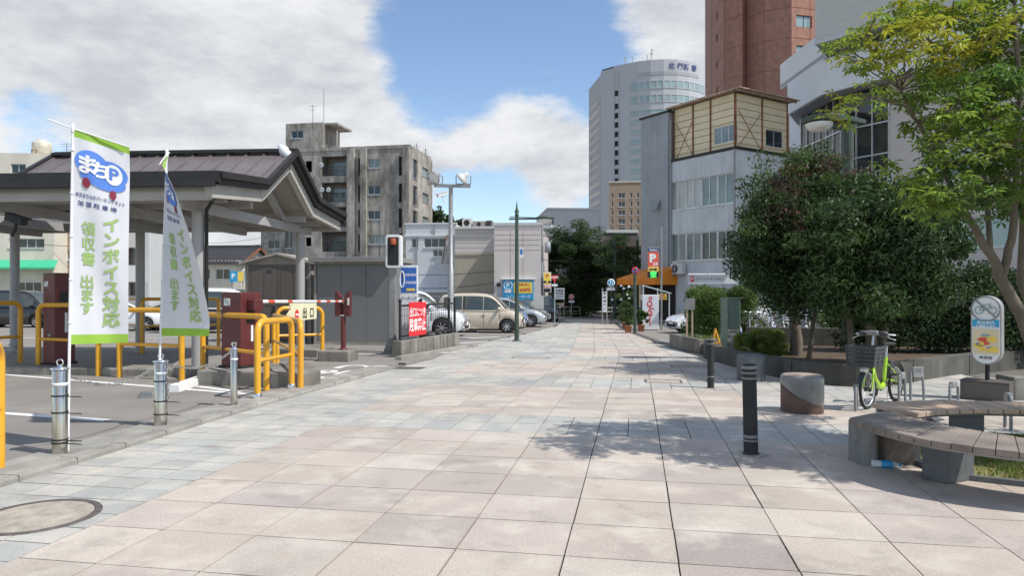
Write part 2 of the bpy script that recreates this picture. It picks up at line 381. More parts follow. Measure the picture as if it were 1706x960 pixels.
def text_mesh(body, size, align='CENTER', bold=0.0):
    k = (body, align, bold)
    if k not in _tc:
        c = bpy.data.curves.new('lettering', 'FONT'); c.body = body; c.align_x = align; c.align_y = 'CENTER'; c.resolution_u = 3; c.offset = bold
        o = bpy.data.objects.new('lettering', c); COL.objects.link(o)
        dg = bpy.context.evaluated_depsgraph_get(); me = bpy.data.meshes.new_from_object(o.evaluated_get(dg))
        _tc[k] = ([(v.co.x, v.co.y) for v in me.vertices], [tuple(p.vertices) for p in me.polygons])
        bpy.data.objects.remove(o); bpy.data.curves.remove(c); bpy.data.meshes.remove(me)
    vv, ff = _tc[k]
    return [(x * size, y * size) for x, y in vv], ff
def thing(name, label, cat, loc=(0, 0, 0), rz=0., group=None):
    o = bpy.data.objects.new(name, None); COL.objects.link(o); o.location = loc; o.rotation_euler = (0, 0, rz); o.empty_display_size = .1
    return tag(o, label, cat, group)
def tag(o, label, cat, group=None):
    o['label'] = label; o['category'] = cat
    if group: o['group'] = group
    return o
def struct(o, kind='structure'): o['kind'] = kind; return o
def dup(root, loc, rz, label, group=None):
    r = root.copy(); COL.objects.link(r); r.location = loc; r.rotation_euler = (0, 0, rz); r['label'] = label
    if group: r['group'] = group
    for ch in list(root.children):
        c = ch.copy(); COL.objects.link(c); c.parent = r
        for g in ch.children:
            d = g.copy(); COL.objects.link(d); d.parent = c
    return r
class Face:
    """a vertical wall plane in local coordinates: origin o, horizontal unit u (rightwards seen from outside)"""
    def __init__(s, o, u): s.o = Vector(o); s.u = Vector((u[0], u[1], 0)).normalized(); s.n = Vector((s.u.y, -s.u.x, 0))
    def p(s, a, z, out=0.): q = s.o + s.u * a + s.n * out; return Vector((q.x, q.y, s.o.z + z))
def wall(mb, fc, W, z0, z1, holes=(), depth=.18, a0=0.):
    """wall sheet with rectangular openings and their reveals; holes are (a, z, w, h)"""
    xs = sorted({a0, a0 + W, *[min(max(h[0], a0), a0 + W) for h in holes], *[min(max(h[0] + h[2], a0), a0 + W) for h in holes]})
    zs = sorted({z0, z1, *[h[1] for h in holes], *[h[1] + h[3] for h in holes]}); zs = [z for z in zs if z0 <= z <= z1]
    for i in range(len(xs) - 1):
        for j in range(len(zs) - 1):
            ca, cz = (xs[i] + xs[i + 1]) / 2, (zs[j] + zs[j + 1]) / 2
            if any(h[0] < ca < h[0] + h[2] and h[1] < cz < h[1] + h[3] for h in holes): continue
            mb.quad(fc.p(xs[i], zs[j]), fc.p(xs[i + 1], zs[j]), fc.p(xs[i + 1], zs[j + 1]), fc.p(xs[i], zs[j + 1]))
    for a, z, w, h in holes:
        for (p0, p1) in (((a, z), (a + w, z)), ((a + w, z), (a + w, z + h)), ((a + w, z + h), (a, z + h)), ((a, z + h), (a, z))):
            mb.quad(fc.p(*p0), fc.p(*p1), fc.p(*p1, -depth), fc.p(*p0, -depth))
def fbox(mb, fc, a0, a1, z0, z1, o0, o1):
    """box on a face: from a0..a1 along, z0..z1 up, o0..o1 outwards"""
    P = [fc.p(a, z, o) for z in (z0, z1) for a, o in ((a0, o1), (a1, o1), (a1, o0), (a0, o0))]
    mb.add(P, ((3, 2, 1, 0), (4, 5, 6, 7), (0, 1, 5, 4), (1, 2, 6, 5), (2, 3, 7, 6), (3, 0, 4, 7)))
def window(fc, a, z, w, h, panes, parent, frame='alu', glass='glass', depth=.12, fw=.05, sill=True, mid=None, name='window'):
    """window part (frame) with its glazing as a sub-part"""
    m = MB(); d0, d1 = -depth - .04, -depth + .03
    fbox(m, fc, a, a + w, z, z + fw, d0, d1); fbox(m, fc, a, a + w, z + h - fw, z + h, d0, d1)
    for i in range(panes + 1):
        c = a + fw / 2 + (w - fw) * i / panes; fbox(m, fc, c - fw / 2, c + fw / 2, z + fw + .001, z + h - fw - .001, d0, d1)
    if mid: fbox(m, fc, a + fw, a + w - fw, z + mid - fw / 2, z + mid + fw / 2, d0 + .01, d1 - .01)
    if sill: fbox(m, fc, a - .05, a + w + .05, z - .07, z - .005, -depth, .06)
    o = m.build(name, frame, parent)
    g = MB()
    for i in range(panes):
        c0 = a + fw / 2 + (w - fw) * i / panes; c1 = a + fw / 2 + (w - fw) * (i + 1) / panes; dd = -depth - .008 * (i % 2)
        g.quad(fc.p(c0, z + .02, dd), fc.p(c1, z + .02, dd), fc.p(c1, z + h - .02, dd), fc.p(c0, z + h - .02, dd))
    g.build('pane', glass, o)
    return o
def hoop_pts(w, h, r, n=7):
    P = [(-w / 2, 0), (-w / 2, h - r)] + [(-w / 2 + r - r * math.cos(a), h - r + r * math.sin(a)) for a in [math.pi / 2 * i / n for i in range(1, n + 1)]]
    return P + [(-x, z) for x, z in P[::-1]]
# ------------------------------------------------------------------ GROUND
def sheet(name, poly_rows, mat, lift, kind='structure'):
    """poly_rows: list of (y, x_left, x_right); follows the fall of the street"""
    m = MB(); V = []; 
    for y, a, b in poly_rows: V += [(a, y, gz(y) + lift), (b, y, gz(y) + lift)]
    m.add(V, [(2 * i, 2 * i + 1, 2 * i + 3, 2 * i + 2) for i in range(len(poly_rows) - 1)])
    return struct(m.build(name, mat), kind)
def rows(pts, step=1.0):
    """densify (y, xl, xr) rows"""
    out = []
    for (y0, a0, b0), (y1, a1, b1) in zip(pts, pts[1:]):
        n = max(1, int(math.ceil((y1 - y0) / step)))
        out += [(y0 + (y1 - y0) * i / n, a0 + (a1 - a0) * i / n, b0 + (b1 - b0) * i / n) for i in range(n)]
    return out + [pts[-1]]
sheet('ground', rows([(-30, -1500, 1500), (0, -1500, 1500)], 10) + rows([(1, -1500, 1500), (90, -1500, 1500)], 1) + [(300, -1500, 1500), (2200, -1500, 1500)], 'earth', -.05)

KT = -5.03                                     # street side of the left kerb
LEFT = [(-6, ST(-6, KT).x)] + [(ST(s, KT).y, ST(s, KT).x) for s in (0, 4, 8, 12, 15)] + [(15.6, -2.36), (17.2, -1.95), (19, -1.75), (22.7, -1.31), (30, .55), (37.5, 2.14), (46, 3.3), (54, 4.2)]
RIGHT = [(-6, 14), (9, 14), (11, 12), (16.2, 4.75), (22.1, 4.83), (30.8, 5.16), (45, 6.3), (54, 7.4)]
def edge(E_, y):
    for (y0, a), (y1, b) in zip(E_, E_[1:]):
        if y0 <= y <= y1: return a + (b - a) * (y - y0) / (y1 - y0)
    return E_[-1][1]
ys = sorted({*[y for y, _ in LEFT], *[y for y, _ in RIGHT], *[float(i) for i in range(-6, 55)]})
sheet('paving_bed', [(y, edge(LEFT, y) - .3, edge(RIGHT, y) + .3) for y in ys], 'joint', -.014)

# granite slabs: pink field with blue-grey bands of half slabs
tm = MB(); cols = []
PINKS = [(.475, .405, .345), (.49, .425, .36), (.455, .39, .335), (.47, .405, .35), (.445, .385, .335), (.50, .44, .375)]
GREYS = [(.415, .41, .375), (.395, .398, .37), (.43, .42, .38), (.38, .385, .362), (.445, .43, .385)]
trnd = random.Random(11)
def tile(s0, s1, t0, t1, col, gap=None):
    gap = gap or trnd.choice((.0035, .0045, .005, .0065))
    jj = [trnd.uniform(-.0012, .0012) for _ in range(4)]
    q = []
    for (s, t), j in zip(((s0 + gap, t0 + gap), (s0 + gap, t1 - gap), (s1 - gap, t1 - gap), (s1 - gap, t0 + gap)), jj):
        p = ST(s, t); q.append((p.x, p.y, gz(p.y) + j))
    cx = sum(p[0] for p in q) / 4; cy = sum(p[1] for p in q) / 4
    if cy > 53 or not (edge(LEFT, cy) - .12 < cx < edge(RIGHT, cy) + .2) or cy < -5: return
    b = [(p[0], p[1], p[2] - .02) for p in q]
    tm.add(q + b, ((3, 2, 1, 0)[::-1], (1, 0, 4, 5), (2, 1, 5, 6), (3, 2, 6, 7), (0, 3, 7, 4)))
    f = trnd.uniform(.89, 1.07); cols.extend([(col[0] * f, col[1] * f, col[2] * f, 1)] * 8)
TX = [-3.62] + [-.425 + .667 * k for k in range(-4, 19)]
BANDS = [(7.75, 8.80), (11.75, 13.35), (17.2, 18.4), (22.4, 23.6), (27.6, 28.8), (33, 34.2)]
def in_band(s): return any(a - .01 <= s < b - .01 for a, b in BANDS)
s = 7.75 - .59 * 22
while s < 54:
    band = in_band(s)
    nxt = [a for a, b in BANDS if a > s + .01]
    if band:
        b = next(b for a, b in BANDS if a - .01 <= s < b - .01); e = min(b, s + (b - s) / max(1, round((b - s) / .5)))
    else:
        e = min([s + .59] + [a for a in nxt if a < s + .85][:1]) if not any(s + .59 < a < s + .85 for a in nxt) else next(a for a in nxt if s + .59 < a < s + .85)
    for i in range(len(TX) - 1):
        t0, t1 = TX[i], TX[i + 1]
        greyish = band or (s > 9.5 and t0 > 1.5) or (s > 16 and t0 < -2.2) or (s > 17 and t0 > .8)
        if band:
            m_ = (t0 + t1) / 2
            tile(s, e, t0, m_, trnd.choice(GREYS)); tile(s, e, m_, t1, trnd.choice(GREYS))
        elif greyish: tile(s, e, t0, t1, trnd.choice(GREYS + [(.46, .435, .40)]))
        else: tile(s, e, t0, t1, trnd.choice(PINKS) if trnd.random() < .93 else (.405, .35, .315))
    s = e
s = -5.0; e = 0; k = 0
GX = [-5.2, -4.72, -4.33, -3.97, -3.62]
while s < 53:
    for i in range(4):
        o = .15 * ((i + k) % 2) * 0
        tile(s, s + .295, GX[i], GX[i + 1], trnd.choice(GREYS))
    s += .295; k += 1
tm.attr = ('tile', cols)
struct(tm.build('pavement', 'tile'))

# left kerb with its worn concrete apron
def along(E_pts, name, w0, w1, z0, z1, mat):
    """strip that follows ground points; w0..w1 metres to the left of the line"""
    m = MB(); V = []
    for i, (y, x) in enumerate(E_pts):
        a = Vector((E_pts[min(i + 1, len(E_pts) - 1)][1] - E_pts[max(i - 1, 0)][1], E_pts[min(i + 1, len(E_pts) - 1)][0] - E_pts[max(i - 1, 0)][0])).normalized()
        n = Vector((-a.y, a.x)); q0 = Vector((x, y)) + n * w0; q1 = Vector((x, y)) + n * w1
        V += [(q0.x, q0.y, gz(q0.y) + z0), (q0.x, q0.y, gz(q0.y) + z1), (q1.x, q1.y, gz(q1.y) + z1), (q1.x, q1.y, gz(q1.y) + z0)]
    k = len(E_pts)
    m.add(V, [(4 * i + j, 4 * i + (j + 1) % 4, 4 * i + 4 + (j + 1) % 4, 4 * i + 4 + j) for i in range(k - 1) for j in range(4)] + [(0, 1, 2, 3)[::-1], (4 * k - 4, 4 * k - 3, 4 * k - 2, 4 * k - 1)])
    return m.build(name, mat)
def dens(E_, y0, y1, st=.6): return [(y0 + (y1 - y0) * i / max(1, int((y1 - y0) / st)), edge(E_, y0 + (y1 - y0) * i / max(1, int((y1 - y0) / st)))) for i in range(max(1, int((y1 - y0) / st)) + 1)]
m = along(dens(LEFT, -3, 15.0, .5), 'kerb', 0, .17, -.05, .055, 'kerb'); struct(m)
mod = m.modifiers.new('bevel', 'BEVEL'); mod.width = .02; mod.segments = 2; mod.limit_method = 'ANGLE'; mod.angle_limit = R(40)
g_ = MB(); ys_ = -2.4
while ys_ < 15:
    p_ = ST(ys_, KT); g_.box((p_.x - T1.x * .085, p_.y - T1.y * .085, gz(p_.y) + .0), (.172, .006, .112), R(-10)); ys_ += .62
struct(g_.build('kerb_joint', 'joint', m))
struct(along(dens(LEFT, -3, 15.0, .5), 'gutter_apron', .175, .62, -.05, .03, 'kerb'))
LOT = [(y, -75, edge(LEFT, y) - .60) for y in [-3 + i * .75 for i in range(25)]] + [(y, -75, edge(LEFT, y) - .02) for y in [15.3 + i for i in range(38)]]
sheet('parking_lot', [(-8, -75, edge(LEFT, -3) - .6)] + LOT + [(70, -75, 4.2)], 'asphalt', .012)
sheet('cross_street', [(52.8, -60, 70), (60, -60, 70), (70, -60, 70)], 'asphalt_old', .02)
sheet('side_parking', [(16.4, 4.95, 4.95), (17, 4.98, 10), (20, 5.0, 16), (22.1, 5.05, 30), (30.8, 5.4, 40), (45, 6.5, 45), (54, 7.6, 45)], 'asphalt', .010)
struct(along(dens(RIGHT, 16.4, 31, .8), 'drain_gutter', -.26, .0, -.05, .016, 'cover_iron'))
sheet('bicycle_park', [(18.5, 8, 40), (40, 8, 40)], 'asphalt', .02)

# painted lines, wheel stop letters
def paint_line(p, q, w=.13):
    m = MB(); p, q = Vector((p[0], p[1])), Vector((q[0], q[1])); n = 8; d = (q - p).normalized(); nn = Vector((-d.y, d.x)) * w / 2; V = []
    for i in range(n + 1):
        c = p.lerp(q, i / n)
        for sgn in (1, -1): e_ = c + nn * sgn; V.append((e_.x, e_.y, gz(e_.y) + .017))
    m.add(V, [(2 * i, 2 * i + 1, 2 * i + 3, 2 * i + 2) for i in range(n)])
    return struct(m.build('painted_line', 'paint_white'))
for a, b in (((-2, 625), (415, 659)), ((-2, 690), (178, 703)), ((-2, 549), (95, 547)), ((0, 563), (92, 566)), ((195, 568), (330, 560)), ((330, 646), (400, 655)),
             ((430, 580), (480, 588)), ((595, 591), (622, 591)), ((-2, 585), (60, 580)), ((560, 545), (640, 545))):
    paint_line(gnd(*a), gnd(*b))
for k in range(5):                      # hatching in front of the parked cars
    paint_line(gnd(640 + 22 * k, 589 - 10 * k), gnd(800 + 16 * k, 578 - 8 * k) if k else gnd(760, 589), .22)
m = MB()                                # road letters for drivers leaving the car park
o0 = gnd(560, 622); e = Vector((math.cos(R(-10)), math.sin(R(-10))))
for i, ch in enumerate('とまれ'):
    def fn(x, y, i=i):
        p = Vector((o0.x, o0.y)) + e * (y * 1.1) + Vector((-e.y, e.x)) * (-x + (1 - i) * 1.15)
        return (p.x, p.y, gz(p.y) + .018)
    m.text(ch, 1.15, fn, bold=.02)
struct(m.build('road_lettering', 'paint_white'))

# round inspection cover in the slabs and the small covers
def cover(name, label, c, r):
    t = thing(name, label, 'manhole cover', (c.x, c.y, gz(c.y)))
    MB().lathe([(r, -.02), (r, .006), (r * .88, .006), (r * .87, .003)], n=48).build('ring', 'cover_iron', t)
    MB().lathe([(r * .868, .0045), (r * .5, .0045), (.0001, .0045)], n=48).build('infill', 'cover_fill', t)
cover('manhole_cover', 'round manhole cover with dark iron ring and worn stone infill', gnd(62, 861), .40)
def hand_cover(label, px, py, w, d, mats=('cover_iron', 'cover_fill')):
    c = gnd(px, py); t = thing('inspection_cover', label, 'cover', (c.x, c.y, gz(c.y)), R(-10))
    f = MB()
    for x, y, a, b in ((0, d / 2, w, .035), (0, -d / 2, w, .035), (w / 2, 0, .035, d - .035), (-w / 2, 0, .035, d - .035)): f.box((x, y, .002), (a, b, .008))
    f.build('rim', mats[0], t)
    MB().box((0, 0, .001), (w - .036, d - .036, .006)).build('infill', mats[1], t)
hand_cover('rectangular inspection cover set in slabs between the two black bollards', 1105, 636, .62, .50)
hand_cover('dark iron grate beside the end of the left kerb', 683, 614, .55, .42, ('cover_iron', 'cover_iron'))
hand_cover('small worn inspection cover in the middle of the paved street', 884, 597, .9, .35)
hand_cover('far inspection cover on the shaded slabs near the drain', 1150, 611, .8, .4)

# grass bed inside the bench ring
BED = [(3.72, 6.5), (3.74, 6.2), (3.86, 5.9), (4.18, 5.72), (4.7, 5.5), (5.3, 5.4), (6.2, 5.6), (6.8, 6.4), (6.3, 7.3), (5.2, 7.55), (4.2, 7.3)]
struct(MB().prism(BED, -.05, .03).build('planting_bed', 'turf'))
e_ = MB(); n = len(BED); cen = Vector((5.2, 6.4))
OUT = [(Vector(p) - cen).normalized() * .07 + Vector(p) for p in BED]
for i in range(n):
    j = (i + 1) % n; e_.prism([BED[i], OUT[i], OUT[j], BED[j]], -.05, .045)
struct(e_.build('bed_kerb', 'stone_grey'))
def inside(poly, x, y):
    c = False; n = len(poly)
    for i in range(n):
        (x0, y0), (x1, y1) = poly[i], poly[i - 1]
        if (y0 > y) != (y1 > y) and x < (x1 - x0) * (y - y0) / (y1 - y0) + x0: c = not c
    return c
def grass(name, poly, count, h, z, seed, mats=((.16, .23, .05), (.30, .27, .09), (.10, .18, .03))):
    r = random.Random(seed); m = MB(); col = []
    xs = [p[0] for p in poly]; yy = [p[1] for p in poly]; seeds = [(r.uniform(min(xs), max(xs)), r.uniform(min(yy), max(yy))) for _ in range(14)]
    k = 0
    while k < count:
        x, y = r.uniform(min(xs), max(xs)), r.uniform(min(yy), max(yy))
        near = min((x - a) ** 2 + (y - b) ** 2 for a, b in seeds)
        if not inside(poly, x, y) or r.random() > math.exp(-near * 5) + .12: continue
        k += 1; a = r.uniform(0, 6.28); hh = h * r.uniform(.4, 1.2); w = .006 + hh * .06; l = r.uniform(.1, .7) * hh
        dx, dy = math.cos(a), math.sin(a)
        m.add([(x - dy * w, y + dx * w, z), (x + dy * w, y - dx * w, z), (x + dx * l * .4, y + dy * l * .4, z + hh * .7), (x + dx * l, y + dy * l, z + hh)], ((0, 1, 2), (1, 3, 2)))
        c = mats[r.choices((0, 1, 2), (5, 3, 3))[0]]; f = r.uniform(.75, 1.3); col += [(c[0] * f, c[1] * f, c[2] * f, 1)] * 4
    m.attr = ('leaf', col)
    return struct(m.build(name, 'grass'), 'stuff')
grass('grass', BED, 7000, .055, .028, 3)
# ------------------------------------------------------------------ BUILDINGS
def rot(v, a): return Vector((v[0] * math.cos(a) - v[1] * math.sin(a), v[0] * math.sin(a) + v[1] * math.cos(a)))
def shell(poly, z0, z1, holes_by_side=None, mats='old_concrete', name='wall', parent=None, roof=True, depth=.18):
    """walls round a counter-clockwise plan with openings per side, one mesh"""
    m = MB(); n = len(poly); fcs = []
    for i in range(n):
        a, b = Vector(poly[i]), Vector(poly[(i + 1) % n]); fc = Face((a.x, a.y, 0), b - a); fcs.append((fc, (b - a).length))
        wall(m, fc, (b - a).length, z0, z1, (holes_by_side or {}).get(i, ()), depth)
    if roof: m.add([(p[0], p[1], z1) for p in poly], (tuple(range(n)),))
    return m.build(name, mats, parent), fcs

# --- weathered concrete apartment block ---------------------------------------
def apartment():
    d = 76.0; g = gz(76)
    corner = at(683, 481, d); rz = R(-11)
    t = thing('apartment_block', 'weathered grey concrete apartment block with stained walls and recessed balconies', 'building', (corner.x, corner.y, g), rz)
    S = d / F / math.cos(R(11)) * .985                # metres per photo pixel along the front
    def X(px): k = (px - 853) / F; return (k * corner.y - corner.x) / (math.cos(rz) - k * math.sin(rz))
    Z = lambda py: EYE + (481.5 - py) * d / F - g
    top = Z(246)
    x0, xA, xB = X(425), X(493), X(602)
    # main body: front has a set-back left wing, a balcony bay and a flush bay
    S = -X(603) / 80
    rows_ = [270, 315, 357, 399]
    hol = []
    for i, py in enumerate(rows_):
        z = Z(py + 7.5)
        hol.append((X(613) - xA, z, 20 * S, 14 * S) if i < 3 else (X(614) - xA, z, 32 * S, 15 * S))   # flush bay window
        if i < 3 or True: hol.append((X(664) - xA, Z(py + 22), 5.5 * S, 30 * S))                 # tall slots
        hol.append((X(596.5) - xA, Z(py + 20), 3.6 * S, 28 * S))
        hol.append((X(535.5) - xA, Z(py + 19), 43 * S, 32 * S))
        hol.append((X(509) - xA, Z(py + 11), 11 * S, 18 * S) if i < 2 else (X(509) - xA, Z(py + 9), 10 * S, 14 * S))
    hol.append((X(614) - xA, Z(450), 22 * S, 14 * S)); hol.append((X(535.5) - xA, Z(462), 43 * S, 32 * S))
    side = []
    for py in (273, 318, 360):
        side += [(1.0, Z(py + 21), 1.5, 31 * S), (4.3, Z(py + 9), 2.2, 15 * S)]
    left = [(1.0 + k * 2.2, Z(py + 6), 1.3, 1.0) for k in range(1) for py in (405, 360)] + [(3.0, Z(410), .9, 1.9)]
    # sides listed counter-clockwise from above
    P = [(xA, 0), (0, 0), (0, 8), (x0, 8), (x0, 1.2), (xA, 1.2)]
    S = -X(603) / 80; w, fcs = shell(P, 0, top, {0: hol, 1: side, 4: left}, 'old_concrete', parent=t, depth=.25)
    fr = fcs[0][0]
    # window frames, one each
    for i, h in enumerate(hol):
        if h[2] > 1.0 and h[3] < 25 * S and abs(h[2] - 43 * S) > .1: window(fr, *h, 2 if h[2] < 25 * S else 3, t, 'alu', 'glass' if i % 3 else 'glass_pale', .18)
    for h in side: window(fcs[1][0], *h, 1 if h[2] < 2 else 2, t, 'alu', 'glass_pale' if h[2] > 2 else 'glass', .18)
    for h in left: window(fcs[4][0], *h, 2, t, 'alu', 'glass', .18)
    for h in hol:                                               # recesses
        if abs(h[2] - 43 * S) < .1:
            b = MB(); a, z, ww, hh = h
            for (p, q) in (((a, -.25), (a, -1.7)), ((a + ww, -1.7), (a + ww, -.25))):
                b.quad(fr.p(p[0], z, p[1]), fr.p(q[0], z, q[1]), fr.p(q[0], z + hh, q[1]), fr.p(p[0], z + hh, p[1]))
            b.quad(fr.p(a, z, -1.7), fr.p(a + ww, z, -1.7), fr.p(a + ww, z + hh, -1.7), fr.p(a, z + hh, -1.7))
            b.quad(fr.p(a, z, -.25), fr.p(a + ww, z, -.25), fr.p(a + ww, z, -1.7), fr.p(a, z, -1.7))
            b.quad(fr.p(a, z + hh, -1.7), fr.p(a + ww, z + hh, -1.7), fr.p(a + ww, z + hh, -.25), fr.p(a, z + hh, -.25))
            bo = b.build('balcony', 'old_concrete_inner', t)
            rl = MB(); fbox(rl, fr, a, a + ww, z + 1.02, z + 1.07, -.14, -.1); fbox(rl, fr, a, a + ww, z + .08, z + .12, -.14, -.1)
            for k in range(15): c = a + .06 + (ww - .12) * k / 14; fbox(rl, fr, c - .012, c + .012, z + .121, z + 1.019, -.13, -.11)
            rl.build('railing', 'matte_black', bo)
            dw = MB(); fbox(dw, fr, a + .5, a + ww - .5, z + .02, z + 1.75, -1.69, -1.64); dw.build('balcony_door', 'glass_pale' if rnd.random() < .5 else 'glass', bo)
        elif h[2] < .6:
            v = MB(); a, z, ww, hh = h; v.quad(fr.p(a, z, -.249), fr.p(a + ww, z, -.249), fr.p(a + ww, z + hh, -.249), fr.p(a, z + hh, -.249)); v.build('slot_opening', 'dark_void', t)
    # pilasters, parapet
    pl = MB()
    for px, w_ in ((580, 12), (602, 10), (673, 10)): fbox(pl, fr, X(px) - xA, X(px) - xA + w_ * S, 0, top + .12, .004, .38)
    pl.build('pilaster', 'old_concrete', t)
    pp = MB(); fbox(pp, fr, -.1, -xA + .1, top + .002, top + .35, -.3, .08); pp.box((-.15, 4.0, top + .176), (.3, 7.3, .35)); pp.build('parapet', 'old_concrete', t)
    # rooftop stair house
    zs = 1.055; hx0, hx1 = X(468) * 1.02, X(546)
    ph, pf = shell([(hx0, 1.6), (X(527), 1.6), (X(527), 6.0), (hx0, 6.0)], top, Z(190), {0: [((480 - 470) * S, Z(216), 21 * S, 12.5 * S)]}, 'old_concrete', 'stair_house', t)
    window(pf[0][0], (480 - 470) * S, Z(216), 21 * S, 12.5 * S, 2, ph, 'alu', 'glass', .15)
    s2 = MB(); s2.box(((X(527) + hx1) / 2, 4.2, top + .55), (hx1 - X(527), 3.4, 1.1)); s2.box(((X(527) + hx1) / 2 + .1, 4.0, Z(190) - .12), (hx1 - X(527) + .2, 4.0, .22)); s2.box((hx1 - .12, 2.6, top + 1.8), (.16, .16, Z(190) - top - 1.6))
    s2.prism([(hx1, 2.4), (X(565), 2.4), (X(565), 5.5), (hx1, 5.5)], top, lambda x, y: top + (1.1 if x < hx1 + .1 else .1)); s2.build('stair_canopy', 'old_concrete', ph)
    for px, h_ in ((500, 2.4), (519, 4.2)):
        a = MB(); a.tube([(X(px), 3, Z(190) - .1), (X(px), 3, Z(190) + h_)], .035, 6)
        if px == 500:
            for q in (.75, .95): a.bar((X(px) - .35, 3, Z(190) + h_ * q), (X(px) + .35, 3, Z(190) + h_ * q), .03)
        a.build('antenna', 'galv', t)
    for px in (684, 693):
        a = MB(); a.tube([(X(px) * .3 - .3, 3 + (px - 684) * .3, top), (X(px) * .3 - .3, 3 + (px - 684) * .3, top + 1.1)], .05, 6)
        for q in (.5, .8): a.bar((X(px) * .3 - .6, 3 + (px - 684) * .3, top + q), (X(px) * .3, 3 + (px - 684) * .3, top + q), .05)
        a.build('antenna', 'galv', t)
    for px, py in ((537, 271), (538, 313), (549, 313)):          # satellite dishes
        c = fr.p(X(px) - xA, Z(py), .25); b = MB(); b.lathe([(.001, .05), (.15, .03), (.27, -.03), (.28, -.04), (.15, .0), (.001, .03)], c, 16, 'y'); b.bar((c.x, c.y, c.z), (c.x, c.y + .4, c.z - .1), .05); b.build('satellite_dish', 'grey_pale', t)
    dp = MB(); p = fr.p(X(506) - xA, 0, .12); dp.tube([(p.x, p.y, 2), (p.x, p.y, Z(262))], .13, 8); dp.build('downpipe', 'maroon', t)
    # arched entrance frame of the low left end, overgrown
    return t
apartment()

# --- white low building and pinkish metal warehouse behind the car park ---------
def low_white():
    d = 50.; c = at(676, 481, d); g = gz(d); S = d / F
    t = thing('low_office', 'low white building with dark strip windows and a roof ladder beside the pinkish warehouse', 'building', (c.x, c.y, g), R(-6))
    Z = lambda py: EYE + (481.5 - py) * S - g; X = lambda px: (px - 676) * S
    H = [(X(686), Z(413), 11 * S, 16 * S), (X(707), Z(413), 37 * S, 16 * S), (X(722), Z(428), 17 * S, 11.5 * S), (X(690), Z(458), 7 * S, 16 * S)]
    P = [(0, 0), (X(760), 0), (X(760), 9), (0, 9)]
    w, f = shell(P, 0, Z(374), {0: H}, 'pale_wall', parent=t)
    for h, n in zip(H, (1, 3, 2, 1)): window(f[0][0], *h, n, t, 'alu', 'glass', .12)
    m = MB(); fbox(m, f[0][0], -.1, X(760), Z(393) - .05, Z(393) + .08, .002, .07); fbox(m, f[0][0], -.1, X(760) + .1, Z(374), Z(372), -.2, .08); m.build('cornice', 'white_band', t)
    m = MB(); fbox(m, f[0][0], X(724), X(724) + .08, Z(391), Z(375), .003, .1); fbox(m, f[0][0], X(694), X(694) + .06, Z(470), Z(395), .003, .08); m.build('downpipe', 'grey_metal_dark', t)
    m = MB()
    a0, a1 = X(741), X(747)
    for dx in (0, .42): m.bar(f[0][0].p(a0 + dx, Z(440), .75), f[0][0].p(a1 + dx, Z(392), .25), .05)
    for k in range(12): q = k / 11; p = f[0][0].p(a0 + (a1 - a0) * q, Z(440) + (Z(392) - Z(440)) * q, .75 - .5 * q); m.bar(p, p + f[0][0].u * .42, .035)
    m.build('roof_ladder', 'rust', t)
    m = MB(); fbox(m, f[0][0], X(685), X(765), Z(487), Z(484), .1, 1.4); m.build('canopy', 'white_band', t)
low_white()
